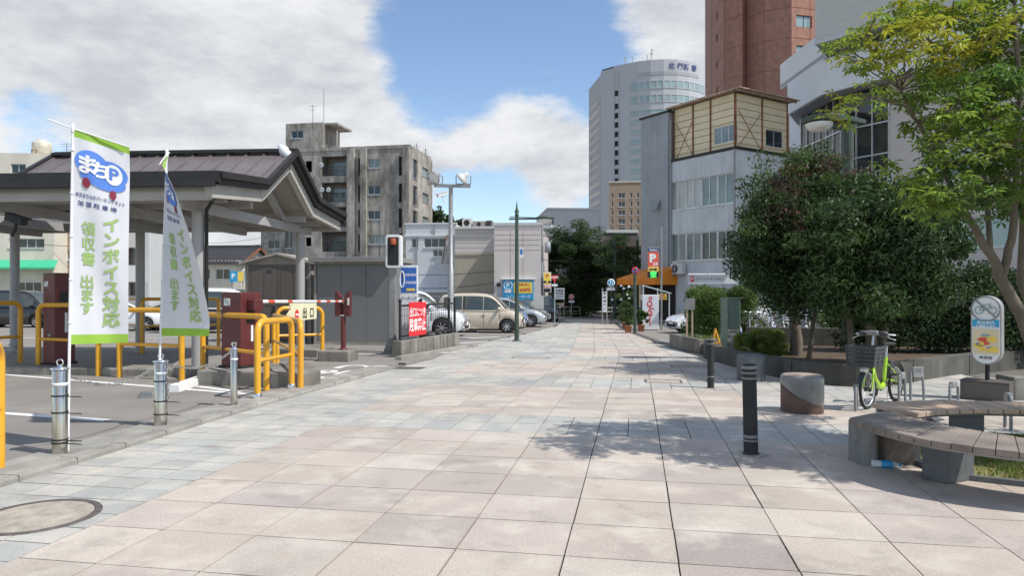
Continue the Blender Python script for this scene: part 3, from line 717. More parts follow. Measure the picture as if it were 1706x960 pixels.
def warehouse():
    d = 47.; g = gz(d); S = d / F; c = at(758, 481, d)
    t = thing('warehouse', 'pinkish beige metal clad building with tan recessed wall and rooftop air units', 'building', (c.x, c.y, g), R(-5))
    Z = lambda py: EYE + (481.5 - py) * S - g; X = lambda px: (px - 758) * S
    fr = 2.6                                        # the right block stands forward of the recess
    P = [(0, 0), (X(831), 0), (X(831), -fr), (X(904), -fr), (X(904), 10), (0, 10)]
    z_mid = Z(424)
    w, f = shell(P, z_mid, Z(382), None, 'pink_beige', parent=t)
    lower = [(0, 0), (X(831), 0), (X(831), -fr), (X(904), -fr), (X(904), 10), (0, 10)]
    m = MB()
    for i in range(6):
        a, b = Vector(P[i]), Vector(P[(i + 1) % 6]); fc = Face((a.x, a.y, 0), b - a); m.cur = 1 if i == 0 else 0; wall(m, fc, (b - a).length, 0, z_mid)
    m.build('lower_wall', ['pink_beige', 'tan_wall'], t)
    m = MB()
    for i in (0, 2):
        fc, L_ = f[i]
        for py in (389, 397, 405, 413, 421): fbox(m, fc, .02, L_ - .02, Z(py), Z(py) + .02, .002, .012)
        if i == 2:
            for a in (.35, .62): fbox(m, fc, L_ * a, L_ * a + .02, .1, Z(390), .002, .012)
    fbox(m, f[0][0], .02, X(831) - .02, z_mid - .06, z_mid + .04, .002, .06)
    m.build('panel_joint', 'tan_wall', t)
    m = MB(); m.box((X(831) / 2 - .05, -.1 + .15, Z(382) + .08), (X(831), .5, .16)); m.box(((X(831) + X(904)) / 2, -fr + .12, Z(382) + .08), (X(904) - X(831) + .15, .35, .16)); m.build('coping', 'grey_pale', t)
    for i, (px, w_, h_) in enumerate(((772, .62, .62), (793, .85, .42), (810, .40, .46))):
        m = MB(); m.box((X(px), 2.0, Z(382) + .25 + h_ / 2), (w_, 1.0, h_)); m.box((X(px), 2.0, Z(382) + .12), (w_ * .9, .8, .24))
        b = m.build('rooftop_unit', 'ac_white' if i == 0 else 'conc_dark' if i == 2 else 'soffit', t); MB().disc((X(px), 1.49, Z(382) + .25 + h_ / 2), min(w_, h_) * .34, 20, (0, -1, 0)).build('fan', 'matte_black', b)
    fc, L_ = f[2]
    m = MB(); fbox(m, fc, .3, 3.1, 0, 1.75, .01, .05); m.build('shutter', 'ac_white', t)
    MB().box((X(838), -fr - .02, Z(475)), (.22, .12, .22)).build('vent_box', 'black', t)
    fb = thing('parking_billboard', 'blue parking billboard with yellow price panel on the pinkish wall', 'sign', t.matrix_basis @ fc.p(0, 0, .0), R(-5))
    m = MB(); x0, x1, z0, z1 = X(845) - X(831), X(893) - X(831), Z(498), Z(468); m.box(((x0 + x1) / 2, -.08, (z0 + z1) / 2), (x1 - x0, .12, z1 - z0)); m.build('board', 'sky_blue', fb, .01)
    m = MB(); m.box(((x0 + x1) / 2 + .3, -.147, (z0 + z1) / 2 + .14), (1.15, .008, .72)); m.build('price_panel', 'sign_yellow', fb)
    m = MB(); T = lambda s, sz, x, z, b=.02: m.text(s, sz, lambda u, v: (x + u, -.153, z + v), bold=b)
    T('P', .42, x0 + .32, z1 - .33); T('コインパーキング', .19, (x0 + x1) / 2, z0 + .16); m.tube([(x0 + .32 + .26 * math.cos(a), -.15, z1 - .33 + .26 * math.sin(a)) for a in [i * .314 for i in range(20)]], .022, 6, True); m.disc((x0 + .22, -.153, z0 + .52), .12, 16, (0, -1, 0)); m.disc((x0 + .42, -.1535, z0 + .52), .12, 16, (0, -1, 0)); m.build('lettering', 'text_white', fb)
    m = MB(); m.text('600円', .26, lambda u, v: ((x0 + x1) / 2 + .42 + u, -.157, (z0 + z1) / 2 - .02 + v), bold=.03); m.text('24時間 最大', .17, lambda u, v: ((x0 + x1) / 2 + .26 + u, -.157, (z0 + z1) / 2 + .3 + v), bold=.02); m.build('price_lettering', 'text_red', fb)
    m = MB(); m.box(((x0 + x1) / 2, -.1, z1 + .07), (x1 - x0 + .2, .2, .06)); m.build('lamp_bar', 'white', fb)
warehouse()

# --- far centre: pale block, striped hotel, office tower -------------------------
def plain_block(name, label, px0, px1, ytop, d, depth, mat, rz=0., windows=(), glass='glass', frame='alu', cap='grey_pale'):
    g = gz(d); S = d / F; c = at(px0, 481, d); t = thing(name, label, 'building', (c.x, c.y, g), R(rz))
    Z = lambda py: EYE + (481.5 - py) * S - g; W = (px1 - px0) * S / math.cos(R(rz)); X = lambda px: (px - px0) * S / math.cos(R(rz))
    H = [(X(a), Z(b1), (b - a) * S, (b1 - b0) * S) for a, b, b0, b1 in windows]
    w, f = shell([(0, 0), (W, 0), (W, depth), (0, depth)], 0, Z(ytop), {0: H}, mat, parent=t)
    for h in H: window(f[0][0], *h, 2 if h[2] > h[3] * 1.2 else 1, t, frame, glass, .12)
    m = MB(); fbox(m, f[0][0], -.1, W + .1, Z(ytop) + .002, Z(ytop) + .3, -.3, .1); m.box((W - .1, depth / 2, Z(ytop) + .15), (.35, depth - .6, .3)); m.box((.1, depth / 2, Z(ytop) + .15), (.35, depth - .6, .3)); m.build('parapet', cap, t)
    return t, f, X, Z, S
plain_block('pale_hall', 'long pale grey windowless block beyond the dark round tree', 912, 1000, 350, 95, 14, 'grey_pale', 4, [(919, 923, 366, 374)])
plain_block('white_annex', 'small pale annex with flat roof between the warehouse and the round tree', 895, 935, 381, 70, 8, 'grey_pale', 0, [(905, 908, 400, 410)])
W_ = []
for r_ in range(9):
    for a, b in ((1018.5, 1022), (1030, 1041), (1049, 1053), (1060, 1064)): W_.append((a, b, 322 + r_ * 14.2, 331 + r_ * 14.2))
plain_block('tan_hotel', 'tan tiled hotel block with small square windows in front of the white tower', 1015, 1090, 305, 125, 10, 'hotel_tile', -9, W_, 'glass', 'white', 'cream_wall')
plain_block('brown_house', 'dark brown walled house behind the far corner trees', 1008, 1062, 388, 66, 8, 'shed_brown', 3, [(1014, 1030, 398, 412), (1036, 1052, 420, 436)])

def office_tower():
    g = gz(200); top = EYE + (481.5 - 105) * 260 / F - g
    pts = [(981, 288), (1001, 268), (1022, 263.5), (1046, 260), (1064, 257.6), (1084, 256), (1106, 255.2), (1128, 255.6), (1148, 257.2), (1164, 260), (1176, 264)]
    c0 = at(1046, 481, 260); t = thing('office_tower', 'tall pale curved office tower with dark blue rooftop lettering', 'building', (c0.x, c0.y, g))
    P = [(at(px, 0, d).x - c0.x, d - c0.y) for px, d in pts]
    poly = P + [(P[-1][0] + 2, P[-1][1] + 40), (P[0][0] + 4, P[0][1] + 30)]
    Zp = lambda py: EYE + (481.5 - py) * 259 / F - g
    n = len(poly)
    rows_ = [(139, 11, 0), (162, 11, 0)] + [(186 + 16 * k, 5.5, 1) for k in range(15)]
    m = MB(); V = poly
    m.cur = 0
    for i in range(n):
        a, b = Vector(V[i]), Vector(V[(i + 1) % n]); fc = Face((a.x, a.y, 0), b - a); m.cur = 1 if i == 0 else 0  # receding left face takes the darker grey: its shade is put into the colour
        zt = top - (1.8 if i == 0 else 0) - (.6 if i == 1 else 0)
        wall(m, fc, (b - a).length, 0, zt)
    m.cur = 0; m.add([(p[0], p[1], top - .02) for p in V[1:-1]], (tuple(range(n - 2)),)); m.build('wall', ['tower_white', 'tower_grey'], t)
    # ribbon windows following the curve: one part per storey
    for py, h, strip in rows_:
        w = MB(); gl = MB(); z1 = Zp(py); z0 = Zp(py + h)
        for i in range(3, 10):
            a, b = Vector(P[i]), Vector(P[i + 1]); fc = Face((a.x, a.y, 0), b - a); L_ = (b - a).length; e0 = .9 if i == 3 else 0.; e1 = L_ - (1.2 if i == 9 else 0.)
            gl.quad(fc.p(e0, z0, .05), fc.p(e1, z0, .05), fc.p(e1, z1, .05), fc.p(e0, z1, .05))
            fbox(w, fc, e0, e1, z0 - .25, z0, .0, .16); fbox(w, fc, e0, e1, z1, z1 + .25, .0, .16)
            if not strip:
                k = max(1, round((e1 - e0) / 2.4))
                for q in range(k + 1): x = e0 + (e1 - e0) * q / k; fbox(w, fc, x - .28, x + .28, z0, z1, .0, .14)
        o = w.build('window', 'tower_white', t); gl.build('pane', 'glass_green', o)
    for k in range(19):                                  # column of dark openings on the stair shaft
        py = 146 + (k * 16 if k < 1 else 22 + (k - 1) * 15.8); a, b = Vector(P[2]), Vector(P[3]); fc = Face((a.x, a.y, 0), b - a)
        w = MB(); fbox(w, fc, .6, 2.1, Zp(py + 9), Zp(py), .02, .06); w.build('shaft_opening', 'dark_void', t)
    a, b = Vector(P[2]), Vector(P[3]); fc = Face((a.x, a.y, 0), b - a); w = MB(); fbox(w, fc, .35, .55, 2, top - 2, .01, .25); fbox(w, fc, 2.2, 2.4, 2, top - 2, .01, .25); w.build('shaft_rib', 'tower_white', t)
    for k in range(18):
        py = 150 + k * 16; a, b = Vector(P[0]), Vector(P[1]); fc = Face((a.x, a.y, 0), b - a); L_ = (b - a).length
        w = MB(); fbox(w, fc, 1.5, L_ - 1.2, Zp(py + 8), Zp(py), .02, .08); w.build('side_window', 'glass', t)
    w = MB()
    for i in range(4, 9):
        a, b = Vector(P[i]), Vector(P[i + 1]); fc = Face((a.x, a.y, 0), b - a); fbox(w, fc, 0, (b - a).length, Zp(129), Zp(123), .02, .1)
    w.build('louvre_band', 'tower_grey', t)
    for ch, px in zip('北國新聞', (1119, 1133.5, 1144, 1156)):
        w = MB(); i = max(j for j in range(len(pts) - 1) if pts[j][0] <= px); a, b = Vector(P[i]), Vector(P[i + 1]); fc = Face((a.x, a.y, 0), b - a); q = (px - pts[i][0]) / (pts[i + 1][0] - pts[i][0]) * (b - a).length
        w.text(ch, 2.45, lambda u, v: fc.p(q + u, Zp(115) + v, .2), bold=.03); w.build('lettering', 'text_navy', t)
    for px, h in ((1044, 4), (1057, 4.5), (1082, 5), (1089, 7)):
        a = MB(); x = at(px, 0, 262).x - c0.x; y = 266 - c0.y; a.tube([(x, y, top - .5), (x, y, top + h)], .16, 6)
        if px in (1089, 1044): a.box((x, y, top + h * .8), (1.0, .3, .5)); a.box((x + .3, y, top + h), (.9, .3, .4))
        a.build('antenna', 'tower_grey', t)
    w = MB(); w.box((at(1140, 0, 262).x - c0.x, 8, top + .3), (11, 5, .8)); w.build('roof_plant', 'tower_grey', t)
office_tower()

# --- red brick tower ------------------------------------------------------------
def brick_tower():
    g = gz(90); H = 49.
    pts = [(1185, 96), (1206, 86.5), (1237, 84.4), (1243, 85.6), (1272, 83.4), (1318, 82.0), (1420, 84)]
    c0 = at(1272, 481, 83.4); t = thing('brick_tower', 'tall red brown brick tower rising behind the cream rooftop cabin', 'building', (c0.x, c0.y, g))
    P = [(at(px, 0, d).x - c0.x, d - c0.y) for px, d in pts]; poly = P + [(P[-1][0], P[-1][1] + 20), (P[0][0] + 3, P[0][1] + 14)]
    Z = lambda py: EYE + (481.5 - py) * 84 / F - g
    m = MB(); n = len(poly); hol = {0: [(4.2, Z(py + 13), 1.0, .95) for py in (-20, 20, 68, 115)], 5: [(at(1327, 0, 82.2).x - at(1318, 0, 82).x, Z(53 + k * 50), 30 * 82 / F, 20 * 82 / F) for k in (-2, -1, 0, 1, 2)]}
    for i in range(n):
        a, b = Vector(poly[i]), Vector(poly[(i + 1) % n]); fc = Face((a.x, a.y, 0), b - a); m.cur = 1 if i in (2,) else 0; wall(m, fc, (b - a).length, 0, H, hol.get(i, ()), .2)
    m.cur = 0; m.add([(p[0], p[1], H) for p in poly], (tuple(range(n)),)); m.build('wall', ['brick_red', 'brick_dark'], t)
    for i in (0, 5):
        a, b = Vector(poly[i]), Vector(poly[i + 1]); fc = Face((a.x, a.y, 0), b - a)
        for h in hol[i]: window(fc, *h, 1 if i == 0 else 2, t, 'matte_black', 'glass' if i == 0 else 'glass_green', .15, .07, False)
    m = MB()
    for i in range(6):
        a, b = Vector(poly[i]), Vector(poly[i + 1]); fc = Face((a.x, a.y, 0), b - a); L_ = (b - a).length
        for k in range(-3, 8): z = Z(22 + 50 * k) ; fbox(m, fc, .03, L_ - .03, z, z + .07, .003, .02)
        for q in ((.0,) if i < 5 else (.0, .3, .6)): fbox(m, fc, L_ * q + .04, L_ * q + .11, 0, H - .1, .004, .022)
    m.build('panel_joint', 'brick_dark', t)
brick_tower()

# --- grey metal clad office with cream rooftop cabin ------------------------------
def grey_office():
    g = gz(39.5); A = R(32.5); c = at(1226, 481, 39.5)
    t = thing('metal_clad_office', 'grey corrugated office with wide windows and rusty cream rooftop cabin', 'building', (c.x, c.y, g), A)
    ex = Vector((math.cos(A), math.sin(A))); ey = Vector((-math.sin(A), math.cos(A)))
    Zc = lambda py, d=39.5: EYE + (481.5 - py) * d / F - g
    def yloc(px): k = (px - 853) / F; return (c.x - k * c.y) / (k * ey.y - ey.x)          # along the street facade
    def xloc(px): k = (px - 853) / F; return (k * c.y - c.x) / (ex.x - k * ex.y)
    YT, YE = yloc(1116), yloc(1071); top = Zc(248)
    # street facade runs from local (0, YE) to (0, 0): seen from outside left to right
    P = [(0, YE), (0, 0), (12, 0), (12, YE)]
    Hs = [(YE - yloc(1117), Zc(338), yloc(1117) - yloc(1222), Zc(287) - Zc(338)), (YE - yloc(1117), Zc(432), yloc(1117) - yloc(1222), Zc(383) - Zc(432)), (YE - yloc(1090), Zc(352, 44), .7, 1.0)]
    Hs[0] = (Hs[0][0], Zc(337), Hs[0][2], 1.72); Hs[1] = (Hs[1][0], Zc(431), Hs[1][2], 1.66)
    Hf = [(1.2, 2.2, 3.2, 1.6), (1.2, 5.6, 3.2, 1.5)]
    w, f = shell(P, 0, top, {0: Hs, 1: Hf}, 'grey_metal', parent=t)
    fl = f[0][0]
    glz = ['glass_blind', 'glass_pale', 'glass', 'glass_blind', 'glass_pale', 'glass', 'glass_pale', 'glass']
    for r_, h in enumerate(Hs[:2]):
        k = 4
        for q in range(k):
            window(fl, h[0] + h[2] * q / k, h[1], h[2] / k - .02, h[3], 2, t, 'alu', glz[(q * 3 + r_) % 8], .14, .06, True)
    window(fl, *Hs[2], 1, t, 'alu', 'glass', .1, .06, False)
    o = MB(); h = Hs[2]; o.add([fl.p(h[0], h[1] + h[3], .02), fl.p(h[0] + h[2], h[1] + h[3], .02), fl.p(h[0] + h[2], h[1] + .1, .5), fl.p(h[0], h[1] + .1, .5)], ((0, 1, 2, 3),)); o.build('open_sash', 'glass_pale', t)
    for h in Hf: window(f[1][0], *h, 3, t, 'alu', 'glass', .14)
    # vertical ribs of the sheet metal
    m = MB()
    for fc, L_, hs in ((fl, YE, Hs), (f[1][0], 12, Hf)):
        a = .1
        while a < L_ - .05:
            zs = [(0.02, top - .02)]
            for h in hs:
                if h[0] - .06 < a < h[0] + h[2] + .06: zs = [z for z0, z1 in zs for z in ((z0, min(z1, h[1] - .08)), (max(z0, h[1] + h[3] + .02), z1)) if z[1] - z[0] > .05]
            for z0, z1 in zs: fbox(m, fc, a - .022, a + .022, z0, z1, .001, .024)
            a += .165
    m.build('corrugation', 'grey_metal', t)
    # darker stair tower at the far end, up to the cabin roof
    tz = Zc(200, c.y + YE * ey.y); L_ = YE - YT
    m = MB()
    def tower_z(x, y): return tz
    m.prism([(-.14, YE + .02), (-.14, YT), (4.2, YT), (4.2, YE + .02)], 3.2, tower_z); m.build('stair_tower', 'grey_metal_dark', t)
    m = MB(); m.box((2, (YT + YE) / 2, tz + .05), (4.5, YE - YT + .2, .1)); fbox(m, fl, YE - YT - .02, YE - 0 + .05, top + .0, top + .16, -.1, .06); m.box((6, .0, top + .08), (12.1, .16, .16)); m.build('roof_edge', 'matte_black', t)
    dp = MB(); p = fl.p(YE - YT + .14, 0, .09); dp.tube([(p.x, p.y, 3), (p.x, p.y, tz - .5)], .06, 8); p = fl.p(YE - .05, 0, .08); dp.tube([(p.x, p.y, 0), (p.x, p.y, top)], .05, 8); dp.build('downpipe', 'galv', t)
    # cream cabin
    cz = Zc(151); x1 = xloc(1317); yb = YT - .15
    H0 = [(yb - yloc(1232) - .02, Zc(232), yloc(1190) - yloc(1232), 1.05)]; H0 = [(yb - yloc(1191) - .28, Zc(232), yloc(1191) - yloc(1233) - .22, .98)]
    H1 = [(xloc(1282) - .25, Zc(232), xloc(1311) - xloc(1282), 1.0)]
    w2, f2 = shell([(.25, yb), (.25, .25), (x1, .25), (x1, yb)], top + .05, cz, {0: H0, 1: H1}, 'cream_panel', 'cabin', t, depth=.1)
    window(f2[0][0], *H0[0], 3, w2, 'alu', 'glass_pale', .08, .05, False); window(f2[1][0], *H1[0], 2, w2, 'alu', 'glass', .08, .05, False)
    m = MB(); r_ = MB()
    for fc, L2, hs, posts in ((f2[0][0], yb - .25, H0, (.0, .33, .62, 1.)), (f2[1][0], x1 - .25, H1, (.0, .5, 1.))):
        for q in posts:
            a = q * L2; fbox(m, fc, a - .042, a + .042, top + .05, cz - .02, .004, .06)
        k = 0; z = top + .42
        while z < cz - .1:
            segs = [(.06, L2 - .06)]
            for h in hs:
                if h[1] < z < h[1] + h[3]: segs = [(.06, h[0] - .03), (h[0] + h[2] + .03, L2 - .06)]
            for a, b in segs:
                if b - a > .06: fbox(r_, fc, a, b, z, z + .022, .002, .018)
            z += .40
        m.build('rusty_frame', 'rust', w2); q = .33 if fc is f2[0][0] else .48
        for (a0, a1, o_) in ((.04, q, .03), (q, .04, .05)): m = MB(); m.bar(fc.p(L2 * a0, top + .2, o_), fc.p(L2 * a1, cz - .9, o_), .022); m.build('brace', 'rust', w2)
        m = MB()
    r_.build('cladding_seam', 'rust', w2)
    m = MB(); nb = 26
    for i in range(nb):
        y = -.1 + (yb + .4) * i / nb; m.box((.0, y + .1, cz + .07), (.46, .14, .07))
    m.box(((x1) / 2 + .12, yb / 2, cz + .13), (x1 + .55, yb + .75, .06)); m.box((x1 / 2 + .1, -.16, cz + .07), (x1 + .5, .06, .14)); m.build('cabin_roof', 'rust_pale', w2)
    return t, fl, f[1][0], Zc, yloc, xloc, YE, YT, ex, ey
office, o_fl, o_fr, o_Z, o_y, o_x, o_YE, o_YT, o_ex, o_ey = grey_office()
def on_office(p): return office.matrix_basis @ Vector(p)
MWo = Matrix.Translation(office.location) @ Matrix.Rotation(R(32.5), 4, 'Z')
def ac_unit(name, label, loc, rz, w=.8, h=.58, d=.3, group='outdoor air conditioner units'):
    t = thing(name, label, 'air conditioner', loc, rz, group)
    m = MB(); m.box((0, 0, h / 2), (w, d, h)); m.build('casing', 'ac_white', t, .015)
    m = MB(); m.disc((-w * .14, -d / 2 - .004, h / 2), h * .41, 28, (0, -1, 0)); b = m.build('fan_opening', 'matte_black', t)
    m = MB()
    for r_ in (.39, .27, .15): m.tube([(-w * .14 + h * r_ * math.cos(a), -d / 2 - .014, h / 2 + h * r_ * math.sin(a)) for a in [i * math.pi / 10 for i in range(20)]], .006, 5, True)
    m.bar((-w * .14, -d / 2 - .014, h * .1), (-w * .14, -d / 2 - .014, h * .9), .012); m.disc((-w * .14, -d / 2 - .02, h / 2), .06, 14, (0, -1, 0)); m.build('fan_grille', 'ac_white', b)
    m = MB(); m.box((-w * .35, 0, -.04), (.05, d * 1.3, .08)); m.box((w * .35, 0, -.04), (.05, d * 1.3, .08)); m.build('bracket', 'galv', t)
    return t
p = MWo @ o_fl.p(o_YE - o_y(1136), o_Z(455), .32); ac_unit('air_conditioner', 'air conditioner unit on the grey office wall beside the orange awning', p, R(32.5 - 90), .95, .66)
p = MWo @ Vector((o_x(1325), .6, o_Z(246))); ac_unit('air_conditioner', 'air conditioner unit on the roof edge right of the cream cabin', p, R(32.5), .9, .75)

# orange awning over the ground floor
def awning():
    t = thing('orange_awning', 'faded orange canvas awning on the grey office facade', 'awning', MWo @ o_fl.p(0, 0, 0), R(32.5 - 90))
    L0, L1 = o_YE - o_y(1129), o_YE - o_y(1050) - .6; zt, zm, zb = o_Z(440), o_Z(460), o_Z(474); out = 1.9
    a0, a1 = o_YE - o_y(1056) + .9, L0
    # local x along facade (seen from outside), y into the wall
    P = [(a0 + .9, -.02, zt), (a1, -.02, zt), (a1, -out, zm - .1), (a0 - .4, -out, zm - .1), (a1, -out, zb), (a0 - .4, -out, zb), (a0 - .4, -.02, zb), (a1, -.02, zb), (a0 - .4, -.02, zm - .1)]
    m = MB(); m.add(P, ((1, 0, 3, 2), (2, 3, 5, 4), (1, 2, 4, 7), (0, 8, 3), (3, 8, 6, 5), (7, 4, 5, 6), (0, 1, 7, 6, 8))); m.build('canvas', 'orange', t)
    m = MB()
    for a, b in ((P[2], P[1]), (P[3], P[0]), (P[4], P[5])): m.bar(Vector(a) + Vector((0, -.01, .01)), Vector(b) + Vector((0, -.01, .01)), .03)
    m.build('frame', 'orange', t)
    m = MB(); zf = o_Z(468); m.text('喫茶', .0001, lambda u, v: (u, v, zf))
    v = MB(); fc = o_fl; v.box(((a0 + a1) / 2, -.02, 1.35), (a1 - a0 - .3, .06, 2.5)); v.build('shopfront', 'dark_void', t)
awning()

# --- big white building with curved balconies on the right -------------------------
def white_complex():
    t = thing('white_complex', 'large white building with stepped balcony bands and tiled upper storeys', 'building', (18.5, 42, gz(42)))
    O = Vector((18.5, 42)); g = gz(42)
    def Q(x, y): return (x - O.x, y - O.y)
    # balcony band (lower), plan line from far to near right
    A_ = [Q(18.36, 47.0), Q(18.5, 42.2), Q(20.13, 39.4), Q(24.6, 32.0), Q(28, 26.5)]
    zb, zt = 13.23 - g, 15.3 - g
    def band(name, line, z0, z1, thick, mat):
        m = MB()
        for (a, b) in zip(line, line[1:]):
            fc = Face((a[0], a[1], 0), (b[0] - a[0], b[1] - a[1])); L_ = (Vector(b) - Vector(a)).length; fbox(m, fc, 0, L_, z0, z1, -thick, 0)
        return m.build(name, mat, t)
    band('balcony_band', A_, zb, zt, .25, 'white_band')
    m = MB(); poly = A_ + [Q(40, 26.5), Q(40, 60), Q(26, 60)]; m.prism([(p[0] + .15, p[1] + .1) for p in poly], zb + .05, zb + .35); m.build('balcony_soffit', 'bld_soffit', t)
    # second band set back and higher
    B_ = [Q(19.85, 52.2), Q(19.95, 46.5), Q(19.99, 43.8)]
    band('upper_band', B_, 16.4 - g, 18.2 - g, .3, 'white_band')
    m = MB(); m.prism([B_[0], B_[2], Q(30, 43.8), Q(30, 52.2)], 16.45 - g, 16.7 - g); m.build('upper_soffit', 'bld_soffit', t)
    m = MB(); m.prism([Q(20.4, 51.9), Q(20.4, 44), Q(30, 44), Q(30, 51.9)], 0, 16.44 - g); m.build('recess_wall', 'white_band', t)
    # tiled upper storeys
    U = [Q(17.75, 41.3), Q(18.8, 40.0), Q(22.4, 35.5), Q(28, 28.6)]
    n0 = Vector((U[1][0] - U[0][0], U[1][1] - U[0][1])).normalized()
    polyU = U + [Q(42, 28.6), Q(42, 58), Q(30, 58), Q(21.4, 46.0)]
    w, f = shell(polyU, 15.95 - g, 26 - g, None, 'white_tile', 'upper_wall', t)
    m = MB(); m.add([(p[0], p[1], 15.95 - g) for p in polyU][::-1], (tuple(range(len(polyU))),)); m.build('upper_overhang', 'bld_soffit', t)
    m = MB()
    for fc, L_ in f[:3]:
        z = 16.3 - g
        while z < 25.8 - g: fbox(m, fc, 0.01, L_ - .01, z, z + .03, .002, .014); z += .62
        fbox(m, fc, 0, L_, 15.9 - g, 16.1 - g, .0, .09)
    m.build('tile_course', 'grey_pale', t)
    # recessed walls below the band
    G = [Q(19.7, 48), Q(19.9, 42.6), Q(21.4, 40.0)]; Hn = [Q(21.4, 40.0), Q(25.9, 32.6), Q(29, 27.5)]
    m = MB(); fcg = []
    for a, b in zip(G, G[1:]): fc = Face((a[0], a[1], 0), (b[0] - a[0], b[1] - a[1])); fcg.append((fc, (Vector(b) - Vector(a)).length)); wall(m, fc, fcg[-1][1], 0, zb + .05)
    m.build('glazed_wall', 'glass', t)
    m = MB()
    for fc, L_ in fcg:
        k = max(2, int(L_ / .85))
        for i in range(k + 1): fbox(m, fc, L_ * i / k - .035, L_ * i / k + .035, 0, zb, .003, .07)
        for z in (3, 6.4, 8.2, 9.8, 11.6): fbox(m, fc, 0, L_, z, z + .09, .004, .075)
    m.build('mullion', 'alu', t)
    m = MB(); hl = []
    for a, b in zip(Hn, Hn[1:]):
        fc = Face((a[0], a[1], 0), (b[0] - a[0], b[1] - a[1])); L_ = (Vector(b) - Vector(a)).length
        hs = [(L_ * .28, 8.2, L_ * .25, 1.5), (L_ * .62, 8.2, L_ * .25, 1.5), (L_ * .2, 4.2, L_ * .5, 1.6)]; hl.append((fc, hs)); wall(m, fc, L_, 0, zb + .04, hs)
    m.build('panel_wall', 'pink_beige', t)
    for fc, hs in hl:
        for h in hs: window(fc, *h, 3, t, 'alu', 'glass_green', .14)
    m = MB()                              # railing of the terrace in front of the glass
    a, b = Vector(Q(18.9, 42.2)), Vector(Q(20.9, 38.8)); fc = Face((a.x, a.y, 0), b - a); L_ = (b - a).length
    fbox(m, fc, 0, L_, 7.0, 7.5, -.1, .1)
    for i in range(18): fbox(m, fc, L_ * i / 17 - .015, L_ * i / 17 + .015, 7.501, 8.7, -.02, .02)
    for z in (7.9, 8.3, 8.7): fbox(m, fc, 0, L_, z, z + .035, -.022, .022)
    m.build('terrace_railing', 'white_band', t)
    m = MB(); m.prism([Q(18.9, 42.2), Q(20.9, 38.8), Q(22, 39.6), Q(20, 43)], 0, 7.0); m.build('terrace', 'grey_metal', t)
white_complex()

# --- left background ---------------------------------------------------------------
def left_shop():
    d = 50.; g = gz(d); S = d / F; c = at(-40, 481, d)
    t = thing('cream_shop', 'cream building with bright green awning and roof tank at the far left', 'building', (c.x, c.y, g), R(4))
    Z = lambda py: EYE + (481.5 - py) * S - g; X = lambda px: (px + 40) * S
    H = [(X(12), Z(413), 57 * S, 16 * S), (X(30), Z(365), 30 * S, 14 * S), (X(24), Z(492), 40 * S, 22 * S), (X(15), Z(288), 24 * S, 16 * S)]
    w, f = shell([(0, 0), (X(85), 0), (X(85), 9), (0, 9)], 0, Z(254), {0: H}, 'cream_wall', parent=t)
    for h, n in zip(H, (4, 2, 3, 2)): window(f[0][0], *h, n, t, 'alu', 'glass', .12)
    fc = f[0][0]; m = MB(); a0, a1 = X(-30), X(92); m.add([fc.p(a0, Z(433), .02), fc.p(a1, Z(433), .02), fc.p(a1 + .3, Z(446), 1.0), fc.p(a0, Z(446), 1.0), fc.p(a1 + .3, Z(449), 1.0), fc.p(a0, Z(449), 1.0)], ((0, 3, 2, 1), (3, 5, 4, 2))); m.build('awning', 'green_awning', t)
    m = MB(); m.lathe([(.001, 1.6), (.35, 1.55), (.40, 1.45), (.62, 1.35), (.66, 1.2), (.66, .1), (.001, .1)], (X(25), 3, Z(254)), 20); m.box((X(25), 3, Z(254) + .05), (1.5, 1.5, .1)); m.build('roof_tank', 'tank', t)
    m = MB(); m.box((X(80), 3.2, Z(254) + .3), (.7, .7, .9)); m.build('chimney_box', 'tank', t)
    m = MB(); x = X(67); m.tube([(x, 3, Z(254)), (x, 3, Z(222))], .03, 6)
    for q, w_ in ((224, .5), (228, .35), (234, .3)): m.bar((x - w_, 3, Z(q)), (x + w_, 3, Z(q)), .025)
    m.build('antenna', 'galv', t)
    m = MB()
    for dx in (0, .3): m.bar((X(42) + dx, .3, Z(285)), (X(45) + dx, .3, Z(246)), .05)
    for k in range(7): m.bar((X(42.2), .3, Z(283 - 6 * k)), (X(42.2) + .3, .3, Z(283 - 6 * k)), .03)
    m.build('roof_ladder', 'rust', t)
left_shop()
W_ = [(90, 97, 346, 360), (110, 116, 349, 365), (88, 95, 414, 430), (109, 116, 417, 433), (130, 137, 349, 365), (130, 137, 417, 433)]
plain_block('brown_block', 'brown rendered block with small framed windows behind the large flag', 80, 150, 320, 52, 9, 'brown_wall', 2, W_, 'glass', 'white', 'brown_wall')
t, f, X, Z, S = plain_block('grey_house', 'grey and white two storey building seen under the shelter roof', 150, 246, 372, 55, 9, 'grey_pale', 2, [(190, 232, 412, 443), (165, 185, 412, 440), (190, 238, 470, 494)], 'glass')
m = MB(); fbox(m, f[0][0], X(150), X(240), Z(470), Z(443), .02, .9); m.build('balcony', 'white_band', t)
